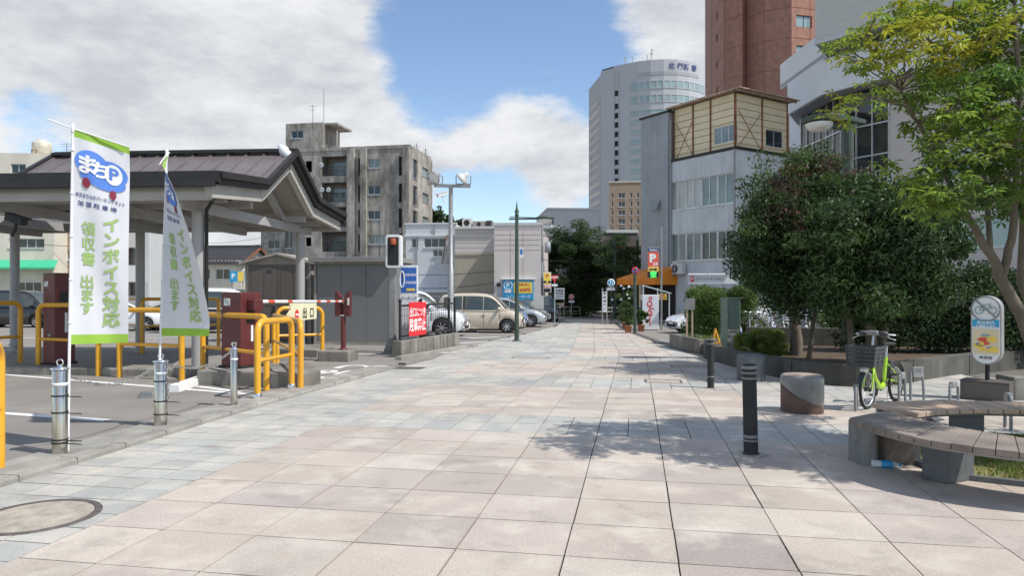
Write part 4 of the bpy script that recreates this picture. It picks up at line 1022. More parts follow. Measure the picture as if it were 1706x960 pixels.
def tiled_house(label, px0, px1, ridge, eave, d, wallm):
    g = gz(d); S = d / F; c = at(px0, 481, d); t = thing('tiled_house', label, 'building', (c.x, c.y, g), R(-4), 'tile roofed houses behind the car park')
    Z = lambda py: EYE + (481.5 - py) * S - g; W = (px1 - px0) * S; D = 6
    H = [(W * .08, Z(eave + 30), W * .3, 18 * S), (W * .5, Z(eave + 30), W * .28, 18 * S)]
    w, f = shell([(0, 0), (W, 0), (W, D), (0, D)], 0, Z(eave) + .1, {0: H}, wallm, parent=t, roof=False)
    for h in H: window(f[0][0], *h, 2, t, 'alu', 'glass', .1)
    m = MB(); m.add([(W, 0, Z(eave)), (W, D, Z(eave)), (W, D / 2, Z(ridge) - .1), (0, 0, Z(eave)), (0, D, Z(eave)), (0, D / 2, Z(ridge) - .1)], ((0, 1, 2), (3, 5, 4))); m.build('gable', wallm, t)
    m = MB()
    for sgn in (0, 1):
        n = 12
        for k in range(n):          # courses of tiles
            q0, q1 = k / n, (k + 1) / n + .03; y0, y1 = (-.5 + (D / 2 + .5) * q0, -.5 + (D / 2 + .5) * q1); z0, z1 = Z(eave) - .25 + (Z(ridge) - Z(eave) + .25) * q0, Z(eave) - .25 + (Z(ridge) - Z(eave) + .25) * q1
            if sgn: y0, y1 = D - y0, D - y1
            m.add([(-.4, y0, z0 + .09), (W + .4, y0, z0 + .09), (W + .4, y1, z1 + .03), (-.4, y1, z1 + .03), (-.4, y0, z0), (W + .4, y0, z0), (W + .4, y1, z1 - .04), (-.4, y1, z1 - .04)], ((0, 1, 2, 3), (5, 4, 7, 6), (4, 5, 1, 0), (5, 6, 2, 1), (7, 4, 0, 3)))
    for k in range(int(W / .3)): m.tube([(-.3 + k * .3 + .2, -.48, Z(eave) - .12), (-.3 + k * .3 + .2, D / 2, Z(ridge) + .05)], .045, 6)
    m.box((W / 2, D / 2, Z(ridge) + .1), (W + .9, .35, .26)); m.build('roof', 'tile_roof', t)
    m = MB(); m.bar((W + .42, -.52, Z(eave) - .2), (W + .42, D / 2, Z(ridge) - .02), .05, .22); m.bar((W + .42, D + .52, Z(eave) - .2), (W + .42, D / 2, Z(ridge) - .02), .05, .22); m.build('bargeboard', 'rust', t)
    return t
tiled_house('house with dark tiled roof behind the gate machine', 318, 404, 410, 436, 60, 'cream_wall')
tiled_house('narrow tiled house between the two shelter pillars', 248, 300, 408, 424, 66, 'shed_grey')
# ------------------------------------------------------------------ CAR PARK SIDE
def V3(*a): return Vector(a)
# --- shelter roof over the gates ------------------------------------------------
def shelter():
    A = R(-4.4)                      # local x along the ridge (to the right), y away from viewer
    o = V3(-5.08, 16.1, 0)
    t = thing('gate_shelter', 'open shelter with dark brown standing seam gable roof over the parking gates', 'shelter', (o.x, o.y, gz(16)), A)
    g = -gz(16); L = 9.2
    prof = [(-3.55, 3.62 + g), (-1.5, 3.80 + g), (0, 4.70 + g), (1.5, 3.80 + g), (3.6, 3.62 + g)]      # (y, z) of the roof skin
    ex0, ex1 = -L, 0.0
    Lu = 5.35                        # the raised middle is shorter than the wings
    def skin(m, i, x0, x1, th=.05, lift=0):
        (y0, z0), (y1, z1) = prof[i], prof[i + 1]
        m.add([(x0, y0, z0 + lift), (x1, y0, z0 + lift), (x1, y1, z1 + lift), (x0, y1, z1 + lift), (x0, y0, z0 + lift - th), (x1, y0, z0 + lift - th), (x1, y1, z1 + lift - th), (x0, y1, z1 + lift - th)],
              ((0, 1, 2, 3), (5, 4, 7, 6), (4, 5, 1, 0), (6, 7, 3, 2), (5, 6, 2, 1), (7, 4, 0, 3)))
    m = MB()
    for i in range(4):
        x0 = ex0 if i in (0, 3) else -Lu - .25
        skin(m, i, x0, .12)
        (y0, z0), (y1, z1) = prof[i], prof[i + 1]; k = int((.1 - x0) / .42)
        for j in range(k + 1): x = x0 + .02 + j * .42; m.bar((x, y0, z0 + .012), (x, y1, z1 + .012), .035, .04)
    m.build('roof', 'roof_brown', t)
    m = MB(); m.bar((-Lu - .3, 0, 4.74 + g), (.2, 0, 4.74 + g), .28, .06); m.bar((-Lu - .3, 0, 4.78 + g), (.2, 0, 4.78 + g), .1, .05); m.build('ridge_cap', 'roof_dark', t)
    m = MB()
    for i in (1, 2):                 # dark verge trim of the end gable in two steps
        (y0, z0), (y1, z1) = prof[i], prof[i + 1]
    for dx, dz, w, h in ((.16, .02, .1, .12), (.10, -.10, .07, .10)):
        for i in range(4):
            (y0, z0), (y1, z1) = prof[i], prof[i + 1]; m.bar((dx, y0, z0 + dz), (dx, y1, z1 + dz), w, h)
            x = (ex0 if i in (0, 3) else -Lu - .25) - dx + .1
            m.bar((x, y0, z0 + dz), (x, y1, z1 + dz), w, h)
    for y, s in ((prof[0][0], -1), (prof[4][0], 1)):      # dark eaves fascia and box gutter
        z = prof[0][1]; m.box(((ex0 + .12) / 2, y + s * .03, z - .02), (L + .2, .08, .20)); m.box(((ex0 + .1) / 2, y + s * .10, z - .15), (L + .1, .14, .10))
    m.build('verge_trim', 'roof_dark', t)
    m = MB()
    z = prof[0][1]
    for y, s in ((prof[0][0], -1), (prof[4][0], 1)): m.box((ex0 / 2, y - s * .12, z - .30), (L - .1, .16, .24))
    for x in (-.06, ex0 + .1):
        for i in range(4):
            (y0, z0), (y1, z1) = prof[i], prof[i + 1]
            if x < -6 and i in (1, 2): continue
            m.bar((x, y0, z0 - .27), (x, y1, z1 - .27), .14, .24)
    m.build('fascia', 'fascia', t)
    m = MB()
    for i in range(4): skin(m, i, (ex0 if i in (0, 3) else -Lu) + .18, -.14, .03, -.24)
    m.build('soffit', 'soffit', t)
    m = MB()
    for x in (-.75, -2.6, -4.6, -6.6, -8.6):
        m.bar((x, -3.3, 3.18 + g), (x, 3.3, 3.18 + g), .12, .2)
        if x > -6:
            m.bar((x, -1.5, 3.28 + g), (x, 0, 4.26 + g), .12, .16); m.bar((x, 1.5, 3.28 + g), (x, 0, 4.26 + g), .12, .16)
    for y in (-1.5, 1.5, -2.6, 2.6): m.bar((ex0 + .2, y, 3.34 + g), (-.2, y, 3.34 + g), .12, .14)
    m.build('beam', 'pillar_paint', t)
    for x, y in ((-.79, -2.55), (-.75, 2.6), (-5.2, 2.6), (-5.2, -2.55), (-8.8, 2.6)):
        m = MB(); m.tube([(x, y, .0), (x, y, 3.2 + g)], .115, 20); m.lathe([(.15, .0), (.15, .03), (.12, .05)], (x, y, .15)); m.build('pillar', 'pillar_paint', t)
    m = MB(); m.tube([(-.05, -3.4, z - .42), (-.58, -2.62, z - .50), (-.62, -2.55, z - .62), (-.62, -2.55, .2)], .035, 10); m.build('downpipe', 'matte_black', t)
    m = MB()                          # pale rolled banner lying on the ridge end
    for q in range(12): pass
    return t
shelter()
def ridge_banner():
    p = at(473, 247, 16.1); t = MB(); pts = [at(466, 243, 16.1), at(472, 250, 16.05), at(481, 259, 15.95), at(490, 264, 15.9)]
    t.tube(pts, [.05, .12, .1, .03], 10)
    tag(t.build('gable_ornament', 'white'), 'crumpled white object sitting on the shelter ridge end', 'ornament')
ridge_banner()
def cctv(label, loc, rz, mat='white', pitch=-15):
    t = thing('security_camera', label, 'camera', loc, rz, 'security cameras of the car park')
    d = V3(math.cos(R(pitch)), 0, math.sin(R(pitch)))
    m = MB(); m.bar(-d * .22, d * .24, .13, .12); m.bar(-d * .2 + V3(0, 0, .08), d * .34 + V3(0, 0, .08), .17, .03); m.build('housing', mat, t, .012)
    m = MB(); m.tube([d * .235, d * .26], .05, 14); m.build('lens', 'black', t)
    m = MB(); m.tube([(0, 0, -.07), (0, 0, -.16), (-.1, .0, -.3)], .03, 8); m.build('bracket', mat, t)
    return t
cctv('dark camera hanging under the left end of the shelter eave', at(26, 366, 13), R(-20), 'matte_black')
cctv('white camera on the tall floodlight pole', at(738, 324, 28.6) + V3(0, 0, 0), R(200))

# --- raised islands -------------------------------------------------------------
def island(label, poly, h, mat='conc_wall', z0=-.4, bevel=.03):
    cx = sum(p[0] for p in poly) / len(poly); cy = sum(p[1] for p in poly) / len(poly)
    o = MB().prism([(p[0] - cx, p[1] - cy) for p in poly], -.3, h).build('concrete_island', mat, None, bevel, (cx, cy, gz(cy)))
    return tag(o, label, 'concrete island', 'concrete islands of the parking gates')
island('concrete island carrying the maroon gate machine', [(-5.35, 11.95), (-3.55, 11.55), (-3.30, 11.75), (-3.25, 12.0), (-3.7, 13.0), (-5.2, 13.2)], .27)
island('small concrete block carrying the barrier arm rest post', [(-4.55, 16.5), (-3.78, 16.3), (-3.72, 17.1), (-4.5, 17.3)], .27)
island('concrete block at the foot of the front right shelter pillar', [(-6.0, 17.9), (-4.85, 17.6), (-4.75, 18.8), (-5.9, 19.0)], .22)
island('long low concrete island under the shelter along the entry lane', [(-13.5, 14.1), (-5.6, 13.1), (-5.55, 13.7), (-13.5, 14.9)], .17)
# --- gate machines ---------------------------------------------------------------
def gate_machine(name, label, loc, rz, w, d, h):
    t = thing(name, label, 'gate machine', loc, rz, 'maroon parking gate machines')
    m = MB(); m.box((0, 0, h / 2 + .04), (w, d, h)); m.build('cabinet', 'maroon', t, .012)
    m = MB(); m.box((0, 0, .02), (w + .06, d + .06, .05)); m.build('base_plate', 'matte_black', t)
    m = MB(); m.box((w / 2 + .004, -.02, h * .72), (.012, d * .38, h * .2)); m.build('slot_panel', 'black', t)
    m = MB(); m.box((w / 2 + .004, .02, h * .47), (.01, .05, h * .22)); m.build('label_strip', 'white', t)
    m = MB(); m.box((-w * .2, -d / 2 - .004, h * .90), (w * .3, .008, w * .28)); m.build('notice_sticker', 'plate', t)
    m = MB(); m.bar((-w * .2 - w * .13, -d / 2 - .01, h * .9 + w * .12), (-w * .2 + w * .13, -d / 2 - .01, h * .9 - w * .12), .012, .004); m.build('sticker_stripe', 'text_dark', t)
    m = MB(); m.lathe([(.001, -.03), (.03, -.028), (.035, 0)], (w * .1, -d / 2, h * .33), 16, 'y'); m.build('lock', 'galv', t)
    return t
gm = gate_machine('gate_machine', 'maroon gate machine holding the red and white barrier arm', (-4.78, 12.45, .27 + gz(12.4)), R(-25), .46, .46, 1.28)
m = MB(); m.box((.32, 0, 1.10), (.2, .2, .2)); m.build('arm_hub', 'maroon', gm, .02)
gate_machine('ticket_machine', 'dark maroon ticket machine standing behind the large flag', (-9.05, 14.1, .17 + gz(14)), R(-25), .36, .42, 1.78)
def barrier():
    a = at(426, 503, 12.45); b = at(572, 502.5, 16.75)
    t = thing('parking_barrier', 'red and white barrier arm lowered across the exit lane', 'barrier', a); d = b - a
    n = 15; q0 = 0; names = []
    m = MB(); r_ = MB()
    segs = [0, .10, .16, .29, .34, .62, .67, .745, .80, .865, .915, .965, 1.0]
    for i in range(len(segs) - 1):
        (r_ if i % 2 else m).tube([d * segs[i], d * segs[i + 1]], .033 - .008 * segs[i], 12)
    m.build('pole', 'white', t); r_.build('red_band', 'lamp_orange', t)
    s = thing('exit_plate', 'small cream EXIT plate hanging from the barrier arm', 'sign', a + d * .455 - V3(0, 0, .02), math.atan2(d.y, d.x) * 1.0)
    w = (d * .29).length; w = 1.45; h = .36
    mm = MB(); P = [(-w / 2 + .12, 0, 0), (w / 2, 0, 0), (w / 2, 0, -h), (-w / 2, 0, -h), (-w / 2 + .02, 0, -h * .62), (-w / 2 + .16, 0, -h * .38)]
    mm.add([(x, -.012, z) for x, _, z in P] + [(x, .012, z) for x, _, z in P], [tuple(range(6))[::-1], tuple(range(6, 12))] + [(i, (i + 1) % 6, 6 + (i + 1) % 6, 6 + i) for i in range(6)]); mm.build('plate', 'sign_cream', s)
    mm = MB(); mm.disc((-.28, -.016, -.235), .10, 24, (0, -1, 0)); mm.build('no_entry_disc', 'sign_red', s)
    mm = MB(); mm.box((-.28, -.020, -.235), (.14, .006, .034)); mm.build('no_entry_bar', 'text_white', s)
    mm = MB(); mm.text('出', .24, lambda u, v: (.10 + u, -.018, -.235 + v), bold=.015); mm.text('口', .24, lambda u, v: (.46 + u, -.018, -.235 + v), bold=.015); mm.build('lettering', 'text_dark', s)
    p = V3(b.x, b.y, gz(b.y) + .27)
    t2 = thing('arm_rest_post', 'maroon post with forked top that catches the barrier arm', 'post', p, R(-14)); H = b.z - p.z
    m = MB(); m.tube([(0, 0, 0), (0, 0, H - .3)], .06, 14); m.lathe([(.11, 0), (.11, .02), (.06, .04)]); m.build('post', 'maroon', t2)
    m = MB()
    for s_ in (-1, 1): m.add([(s_ * .055, -.06, H - .35), (s_ * .19, -.06, H - .35), (s_ * .19, -.06, H + .25), (s_ * .14, -.06, H + .25), (s_ * .055, -.06, H + .12)][::s_] + [(s_ * .055, .06, H - .35), (s_ * .19, .06, H - .35), (s_ * .19, .06, H + .25), (s_ * .14, .06, H + .25), (s_ * .055, .06, H + .12)][::s_], [(0, 1, 2, 3, 4), (9, 8, 7, 6, 5)] + [(i, 5 + i, 5 + (i + 1) % 5, (i + 1) % 5) for i in range(5)])
    m.box((0, .03, H - .2), (.12, .05, .3)); m.build('fork', 'maroon', t2)
    m = MB(); m.box((.16, -.065, H + .0), (.045, .01, .17)); m.box((0, -.066, H - .33), (.1, .01, .025)); m.build('reflector', 'white', t2)
barrier()
# --- yellow tubular guard rails --------------------------------------------------
def guard_rail(label, pa, pb, ha, hb=None, r=.048, cross=.5, feet=False, mat='yellow'):
    hb = hb or ha; a, b = pa, pb; d = b - a; L = d.length; u = d.normalized()
    t = thing('guard_rail', label, 'guard rail', a, 0, 'yellow tubular guard rails')
    rad = .17; P = [V3(0, 0, 0), V3(0, 0, ha - rad)]; topd = (d + V3(0, 0, hb - ha)); tu = topd.normalized()
    n = 8
    for i in range(1, n + 1):
        q = math.pi / 2 * i / n; P.append(V3(0, 0, ha - rad) + V3(0, 0, 1) * rad * math.sin(q) + tu * rad * (1 - math.cos(q)))
    e = d + V3(0, 0, hb - rad)
    for i in range(n + 1):
        q = math.pi / 2 * (1 - i / n); P.append(e + V3(0, 0, 1) * rad * math.sin(q) - tu * rad * (1 - math.cos(q)))
    P.append(d.copy())
    m = MB(); m.tube(P, r, 14); m.build('hoop', mat, t)
    m = MB(); m.tube([V3(0, 0, ha * cross) + u * r * .5, d + V3(0, 0, hb * cross) - u * r * .5], r * .68, 10); m.build('cross_bar', mat, t)
    if feet:
        for q in (V3(0, 0, .06), d + V3(0, 0, .06)):
            m = MB(); m.lathe([(r + .004, -.06), (r + .018, -.05), (r + .018, .03), (r + .004, .04)], q); m.build('foot_clamp', 'chrome', t)
    return t
def rail(label, fa, fb, ya, yb=None, **k):
    """feet at photo points fa, fb; the top tube's height read at ya (and yb)"""
    a, b = gnd(*fa), gnd(*fb); ha = EYE + (481.5 - ya) * a.y / F - a.z; hb = EYE + (481.5 - (yb or ya)) * b.y / F - b.z
    h = (ha + hb) / 2
    return guard_rail(label, a, b, h, h, **k)
rail('yellow guard rail cut by the left edge beside the first steel bollard', (-2, 785), (-95, 870), 590, 580)
rail('yellow guard rail at the far left in front of the black car', (34, 617), (-85, 632), 505, 505)
rail('yellow guard rail behind the large flag', (64, 622), (164, 628), 508, 509)
rail('yellow guard rail between the two flags in front of the shelter pillar', (199, 630), (303, 636), 516, 518)
rail('yellow guard rail in front of the maroon gate machine', (338, 631), (444, 652), 524, 528)
rail('small yellow guard rail with chromed feet nearest the kerb', (429, 667), (486, 650), 537, 532, feet=True)
rail('yellow guard rail just behind the one with chromed feet', (456, 608), (501, 649), 530, 530)
rail('yellow guard rail behind the barrier arm beside the brown shed', (462, 606), (537, 602), 514, 513)
rail('yellow guard rail under the shelter left of the front pillar', (203, 583), (238, 588), 497, 499)
rail('shaded yellow guard rail under the shelter between the two flags', (236, 590), (300, 585), 499, 498)
rail('yellow guard rail behind the gate machine near the brown shed', (342, 588), (364, 582), 500, 497)
# --- steel bollards with chain ---------------------------------------------------
def steel_bollard(label, px, pyb, pyt, r, straps):
    c = gnd(px, pyb); H = EYE + (481.5 - pyt) * c.y / F
    t = thing('steel_bollard', label, 'bollard', c, 0, 'stainless steel bollards joined by a chain')
    m = MB(); m.lathe([(r, 0), (r, H - .02), (r - .01, H - .004), (.001, H)], n=28); m.build('post', 'steel', t)
    m = MB(); m.lathe([(r + .03, .0), (r + .03, .012), (r, .02)], n=28); m.build('base_ring', 'steel', t)
    m = MB(); m.lathe([(r + .012, H - .01), (r + .014, H + .004), (.02, H + .012), (.02, H + .03), (.001, H + .035)], n=28); m.tube([(.0 + .03 * math.cos(a), 0, H + .055 + .03 * math.sin(a)) for a in [i * .5236 for i in range(12)]], .007, 6, True); m.build('cap', 'chrome', t)
    m = MB(); m.lathe([(r + .001, H * .80), (r + .003, H * .80), (r + .003, H * .84), (r + .001, H * .84)], n=28); m.build('reflective_band', 'white', t)
    m = MB(); g = random.Random(px); m.add([(.0, 0, .003)] + [((.17 + g.uniform(-.02, .03)) * math.cos(k * .4488), (.17 + g.uniform(-.02, .03)) * math.sin(k * .4488), .003) for k in range(14)], [(0, 1 + k, 1 + (k + 1) % 14) for k in range(14)]); m.build('mortar_patch', 'cover_fill', t)
    for z in straps:
        m = MB(); m.lathe([(r + .002, z - .008), (r + .006, z - .008), (r + .006, z + .008), (r + .002, z + .008)], n=28); m.bar((r * .7, -r * .75, z), (r + .17, -r * .7, z - .01), .008); m.build('strap', 'matte_black', t)
    return t, c, H
b1, c1, H1 = steel_bollard('steel bollard tied to the large flag pole', 100, 760, 614, .066, (.58, .42, .13, .16))
b2, c2, H2 = steel_bollard('steel bollard tied to the second flag pole', 268, 713, 602, .07, (.54, .31, .16))
b3, c3, H3 = steel_bollard('slim bare steel bollard in front of the yellow guard rails', 390, 679, 580, .046, ())
def chain(label, a, b, sag):
    t = MB(); n = int((b - a).length / .042); o = a.copy()
    for i in range(n):
        q = (i + .5) / n; p = a.lerp(b, q) - V3(0, 0, sag * 4 * q * (1 - q)); q2 = q + .01; d = (a.lerp(b, q2) - V3(0, 0, sag * 4 * q2 * (1 - q2)) - p).normalized()
        s = d.cross(V3(0, 0, 1)).normalized(); w = s if i % 2 else s.cross(d)
        t.tube([p - o + d * .026 * math.cos(k * math.pi / 4) + w * .014 * math.sin(k * math.pi / 4) for k in range(8)], .0045, 5, True)
    tag(t.build('barrier_chain', 'galv', loc=o), label, 'chain', 'steel chains between the bollards')
chain('steel chain sagging between the two flag bollards', c1 + V3(0, 0, H1 - .02), c2 + V3(0, 0, H2 - .0), .20)
chain('steel chain from second flag bollard to the slim bollard', c2 + V3(0, 0, H2), c3 + V3(0, 0, H3), .16)
chain('loose end of chain hanging from the second flag bollard', c2 + V3(.09, -.06, H2), c2 + V3(.12, -.07, .32), .0)

# --- nobori flags ---------------------------------------------------------------
def flag(name, label, base, top, edge_fn, W, Ht, armv, droop):
    """edge_fn(v) -> cloth direction (unit vector) at height fraction v (0 bottom, 1 top)"""
    t = thing(name, label, 'banner', base, 0, 'white and green parking banners')
    pole = top - base; z_b = (pole.length - Ht)
    def S(u, v, off=0.):
        p = pole * ((z_b + Ht * v) / pole.length); d, nrm, wav = edge_fn(v)
        q = p + d * (W * u) + nrm * (wav * math.sin(u * 3.0 + v * 5.5) * u + .004 * math.sin(u * 11 + v * 9) * min(1, u * 3) + .003 * math.sin(u * 4 - v * 25)) + V3(0, 0, -droop * u * v)
        return q + nrm * -off if True else q
    def Snorm(u, v):
        e = 1e-3; a = S(u + e, v) - S(u - e, v); b = S(u, v + e) - S(u, v - e); return a.cross(b).normalized()
    NU, NV = 20, 70
    def patch(v0, v1, mat, nm):
        m = MB(); n = max(2, int(NV * (v1 - v0)))
        P = [S(i / NU, v0 + (v1 - v0) * j / n) for j in range(n + 1) for i in range(NU + 1)]
        m.add(P, [(j * (NU + 1) + i, j * (NU + 1) + i + 1, (j + 1) * (NU + 1) + i + 1, (j + 1) * (NU + 1) + i) for j in range(n) for i in range(NU)], True); return m.build(nm, mat, t)
    patch(0, .045, 'flag_green', 'bottom_band'); cl = patch(.045, .965, 'flag_white', 'cloth'); patch(.965, 1., 'flag_green', 'top_band')
    asp = Ht / W
    def on(u, v, off): p = S(u, v); return p + Snorm(u, v) * off
    def mark(nm, mat, items, off=.003):
        m = MB()
        for it in items:
            if it[0] == 'T':
                _, s, size, u, v, bold, *r_ = it
                m.text(s, size, lambda x, y: on(u + x / W, v + y / Ht, off), bold=bold, aspect=(r_[0] if r_ else 1.0))
            else:
                _, u, v, ru, rv = it; n = 28; off += .0004
                V = [on(u, v, off)]
                for ring in (.25, .5, .75, 1.):
                    V += [on(u + ru * ring * math.cos(2 * math.pi * k / n) / W, v + rv * ring * math.sin(2 * math.pi * k / n) / Ht, off) for k in range(n)]
                m.add(V, [(0, 1 + k, 1 + (k + 1) % n) for k in range(n)] + [(1 + j * n + k, 1 + (j + 1) * n + k, 1 + (j + 1) * n + (k + 1) % n, 1 + j * n + (k + 1) % n) for j in range(3) for k in range(n)])
        return m.build(nm, mat, cl)
    e = lambda u, v, ru, rv: ('E', u, v, ru, rv)
    mark('logo_shape', 'flag_blue', [e(.34, .862, .145, .125), e(.68, .838, .145, .125), e(.46, .805, .16, .085), e(.62, .79, .16, .085)], .006)
    mark('logo_wheel', 'flag_maroon', [e(.26, .765, .036, .052)], .010); mark('logo_wheel', 'flag_maroon', [e(.72, .735, .030, .048)], .010)
    mark('logo_lettering', 'text_white', [('T', 'ま', .20, .27, .845, .035), ('T', 'ち', .175, .50, .835, .035), e(.725, .835, .078, .105)], .012)
    mark('logo_letter', 'flag_blue', [('T', 'P', .17, .725, .835, .03)], .015)
    mark('small_lettering', 'text_navy', [('T', '金沢まちなかパーキングネット', .050, .5, .700, .018, .62), ('T', '加 盟 駐 車 場', .056, .45, .662, .018)], .006)
    for i, ch in enumerate('インボイス対応'): mark('green_letter', 'flag_text', [('T', ch, .165, .70, .585 - i * .0785, .03, .95)], .006)
    for i, ch in enumerate('領収書'): mark('green_letter', 'flag_text', [('T', ch, .140, .30, .545 - i * .0715, .022, .9)], .006)
    for i, ch in enumerate('出ます'): mark('green_letter', 'flag_text', [('T', ch, .140, .28, .292 - i * .062, .022, .9)], .006)
    m = MB(); m.tube([V3(0, 0, 0), pole * .5, pole + V3(0, 0, .03)], [.014, .013, .010], 10); m.build('pole', 'white', t)
    d, nrm, _ = edge_fn(1.0)
    m = MB(); tp = pole + V3(0, 0, -.0); m.tube([tp + armv, tp, tp + d * W * .98 + V3(0, 0, -droop * .98)], .007, 8); m.lathe([(.001, .05), (.016, .045), (.018, -.03), (.014, -.04)], tp, 10); m.build('arm', 'white', t)
    for q in (.1, .3, .5, .7, .9): m = MB(); p = pole * ((z_b + Ht * q) / pole.length); m.lathe([(.012, -.012), (.016, -.012), (.016, .012), (.012, .012)], p, 8); m.build('cloth_loop', 'flag_white', t)
    return t
def dirz(a): return V3(math.cos(a), math.sin(a), 0), V3(-math.sin(a), math.cos(a), 0)
ba = gnd(113, 757); tp = at(121, 214, ba.y + .02)
flag('parking_banner', 'nearest white and green parking banner on a pole, cloth spread flat', ba, tp, lambda v: (*dirz(R(28 - 18 * v)), .035), .50, (tp - ba).length - 1.06, V3(-.18, -.1, .07), .16)
ba = gnd(262, 713); tp = at(278, 256, ba.y - .1)
def e2(v):
    a = R(-4 - 67 * max(0, (v - .1) / .9) ** 1.15); d, n = dirz(a); return d, n, .03
flag('parking_banner', 'second white and green parking banner, cloth twisted narrow at the top', ba, tp, e2, .58, (tp - ba).length - 1.06, V3(0, .06, .02), .22)
# --- wheel stop and small block on the lot -----------------------------------------
a, b = gnd(290, 655), gnd(342, 636); d = (b - a); m = MB(); n = d.normalized(); s_ = V3(-n.y, n.x, 0)
prof = [(-.09, 0), (.09, 0), (.07, .13), (-.07, .13)]
m.extrude(prof, lambda u, v, t_: n * t_ + s_ * u + V3(0, 0, v), 0, d.length + .25); o = m.build('wheel_stop', 'paint_white', None, .01, a); tag(o, 'white concrete wheel stop beside the second flag bollard', 'wheel stop')
a = gnd(242, 664); m = MB(); m.box((0, 0, .045), (.2, .16, .09), R(20), .7); o = m.build('rubber_block', 'stone_grey', None, .01, a); tag(o, 'small grey sloped block lying next to the white wheel stop', 'block')
# --- storage sheds ------------------------------------------------------------------
def grey_shed():
    c = gnd(524, 575); t = thing('grey_shed', 'grey steel storage shed with three flat door panels behind the barrier', 'shed', c, R(-9)); S = c.y / F
    W, H, D = 138 * S, (575 - 437) * S, 1.9
    m = MB(); m.box((W / 2, D / 2, H / 2), (W, D, H)); m.build('body', 'shed_trim' if False else 'shed_grey', t)
    for i in range(3):
        x0, x1 = .10 + (W - .2) * i / 3, .10 + (W - .2) * (i + 1) / 3
        m = MB(); m.box(((x0 + x1) / 2, -.015 - .012 * (i % 2), H / 2), (x1 - x0 - .012, .025, H - .2)); m.build('door', 'shed_grey', t, .004)
    m = MB(); m.box((W / 2, D / 2 - .1, H + .07), (W + .2, D + .3, .16)); m.build('roof', 'shed_roof', t, .01)
    m = MB(); m.box((W / 2, -.02, H - .04), (W, .04, .07)); m.box((W / 2, -.03, .05), (W, .06, .1)); m.box((.04, -.03, H / 2), (.07, .05, H - .2)); m.box((W - .04, -.03, H / 2), (.07, .05, H - .2)); m.build('frame', 'shed_trim', t)
grey_shed()
def brown_shed():
    c = gnd(408, 572); t = thing('brown_shed', 'small brown garden shed with panelled double doors and low gable', 'shed', c, R(-3)); S = c.y / F
    W, H, D = 112 * S, (572 - 438) * S, 1.8
    m = MB(); m.box((W / 2, D / 2, H / 2), (W, D, H)); m.build('body', 'shed_trim', t); m = MB(); m.add([(0, 0, H), (W, 0, H), (W / 2, 0, H + .28), (0, D, H), (W, D, H), (W / 2, D, H + .28)], ((0, 1, 2), (4, 3, 5), (0, 2, 5, 3), (1, 4, 5, 2))); m.build('gable', 'shed_trim', t)
    for i in range(2):
        x0 = .12 + (W - .24) * i / 2; w = (W - .24) / 2; m = MB(); m.box((x0 + w / 2, -.02, H / 2), (w - .02, .03, H - .14))
        for q in (.28, .72): m.box((x0 + w * q, -.04, H * .68), (w * .34, .014, H * .42)); m.box((x0 + w * q, -.04, H * .25), (w * .34, .014, H * .3))
        dr = m.build('door', 'shed_brown', t, .008); m = MB(); m.box((x0 + (w - .12 if i == 0 else .12), -.06, H * .42), (.05, .05, .2)); m.build('handle', 'black', dr)
    m = MB()
    for s_ in (-1, 1): m.add([(W / 2, -.15, H + .33), (W / 2 + s_ * (W / 2 + .15), -.15, H + .02), (W / 2 + s_ * (W / 2 + .15), D + .1, H + .02), (W / 2, D + .1, H + .33), (W / 2, -.15, H + .26), (W / 2 + s_ * (W / 2 + .15), -.15, H - .06), (W / 2 + s_ * (W / 2 + .15), D + .1, H - .06), (W / 2, D + .1, H + .26)], ((0, 1, 2, 3), (4, 5, 6, 7), (0, 1, 5, 4), (1, 2, 6, 5), (2, 3, 7, 6)))
    m.build('roof', 'shed_trim', t)
    m = MB()
    for k in range(3): m.box((W / 2, -.155, H + .06 + k * .05), (.22 - k * .03, .02, .025))
    m.build('gable_vent', 'shed_brown', t)
brown_shed()
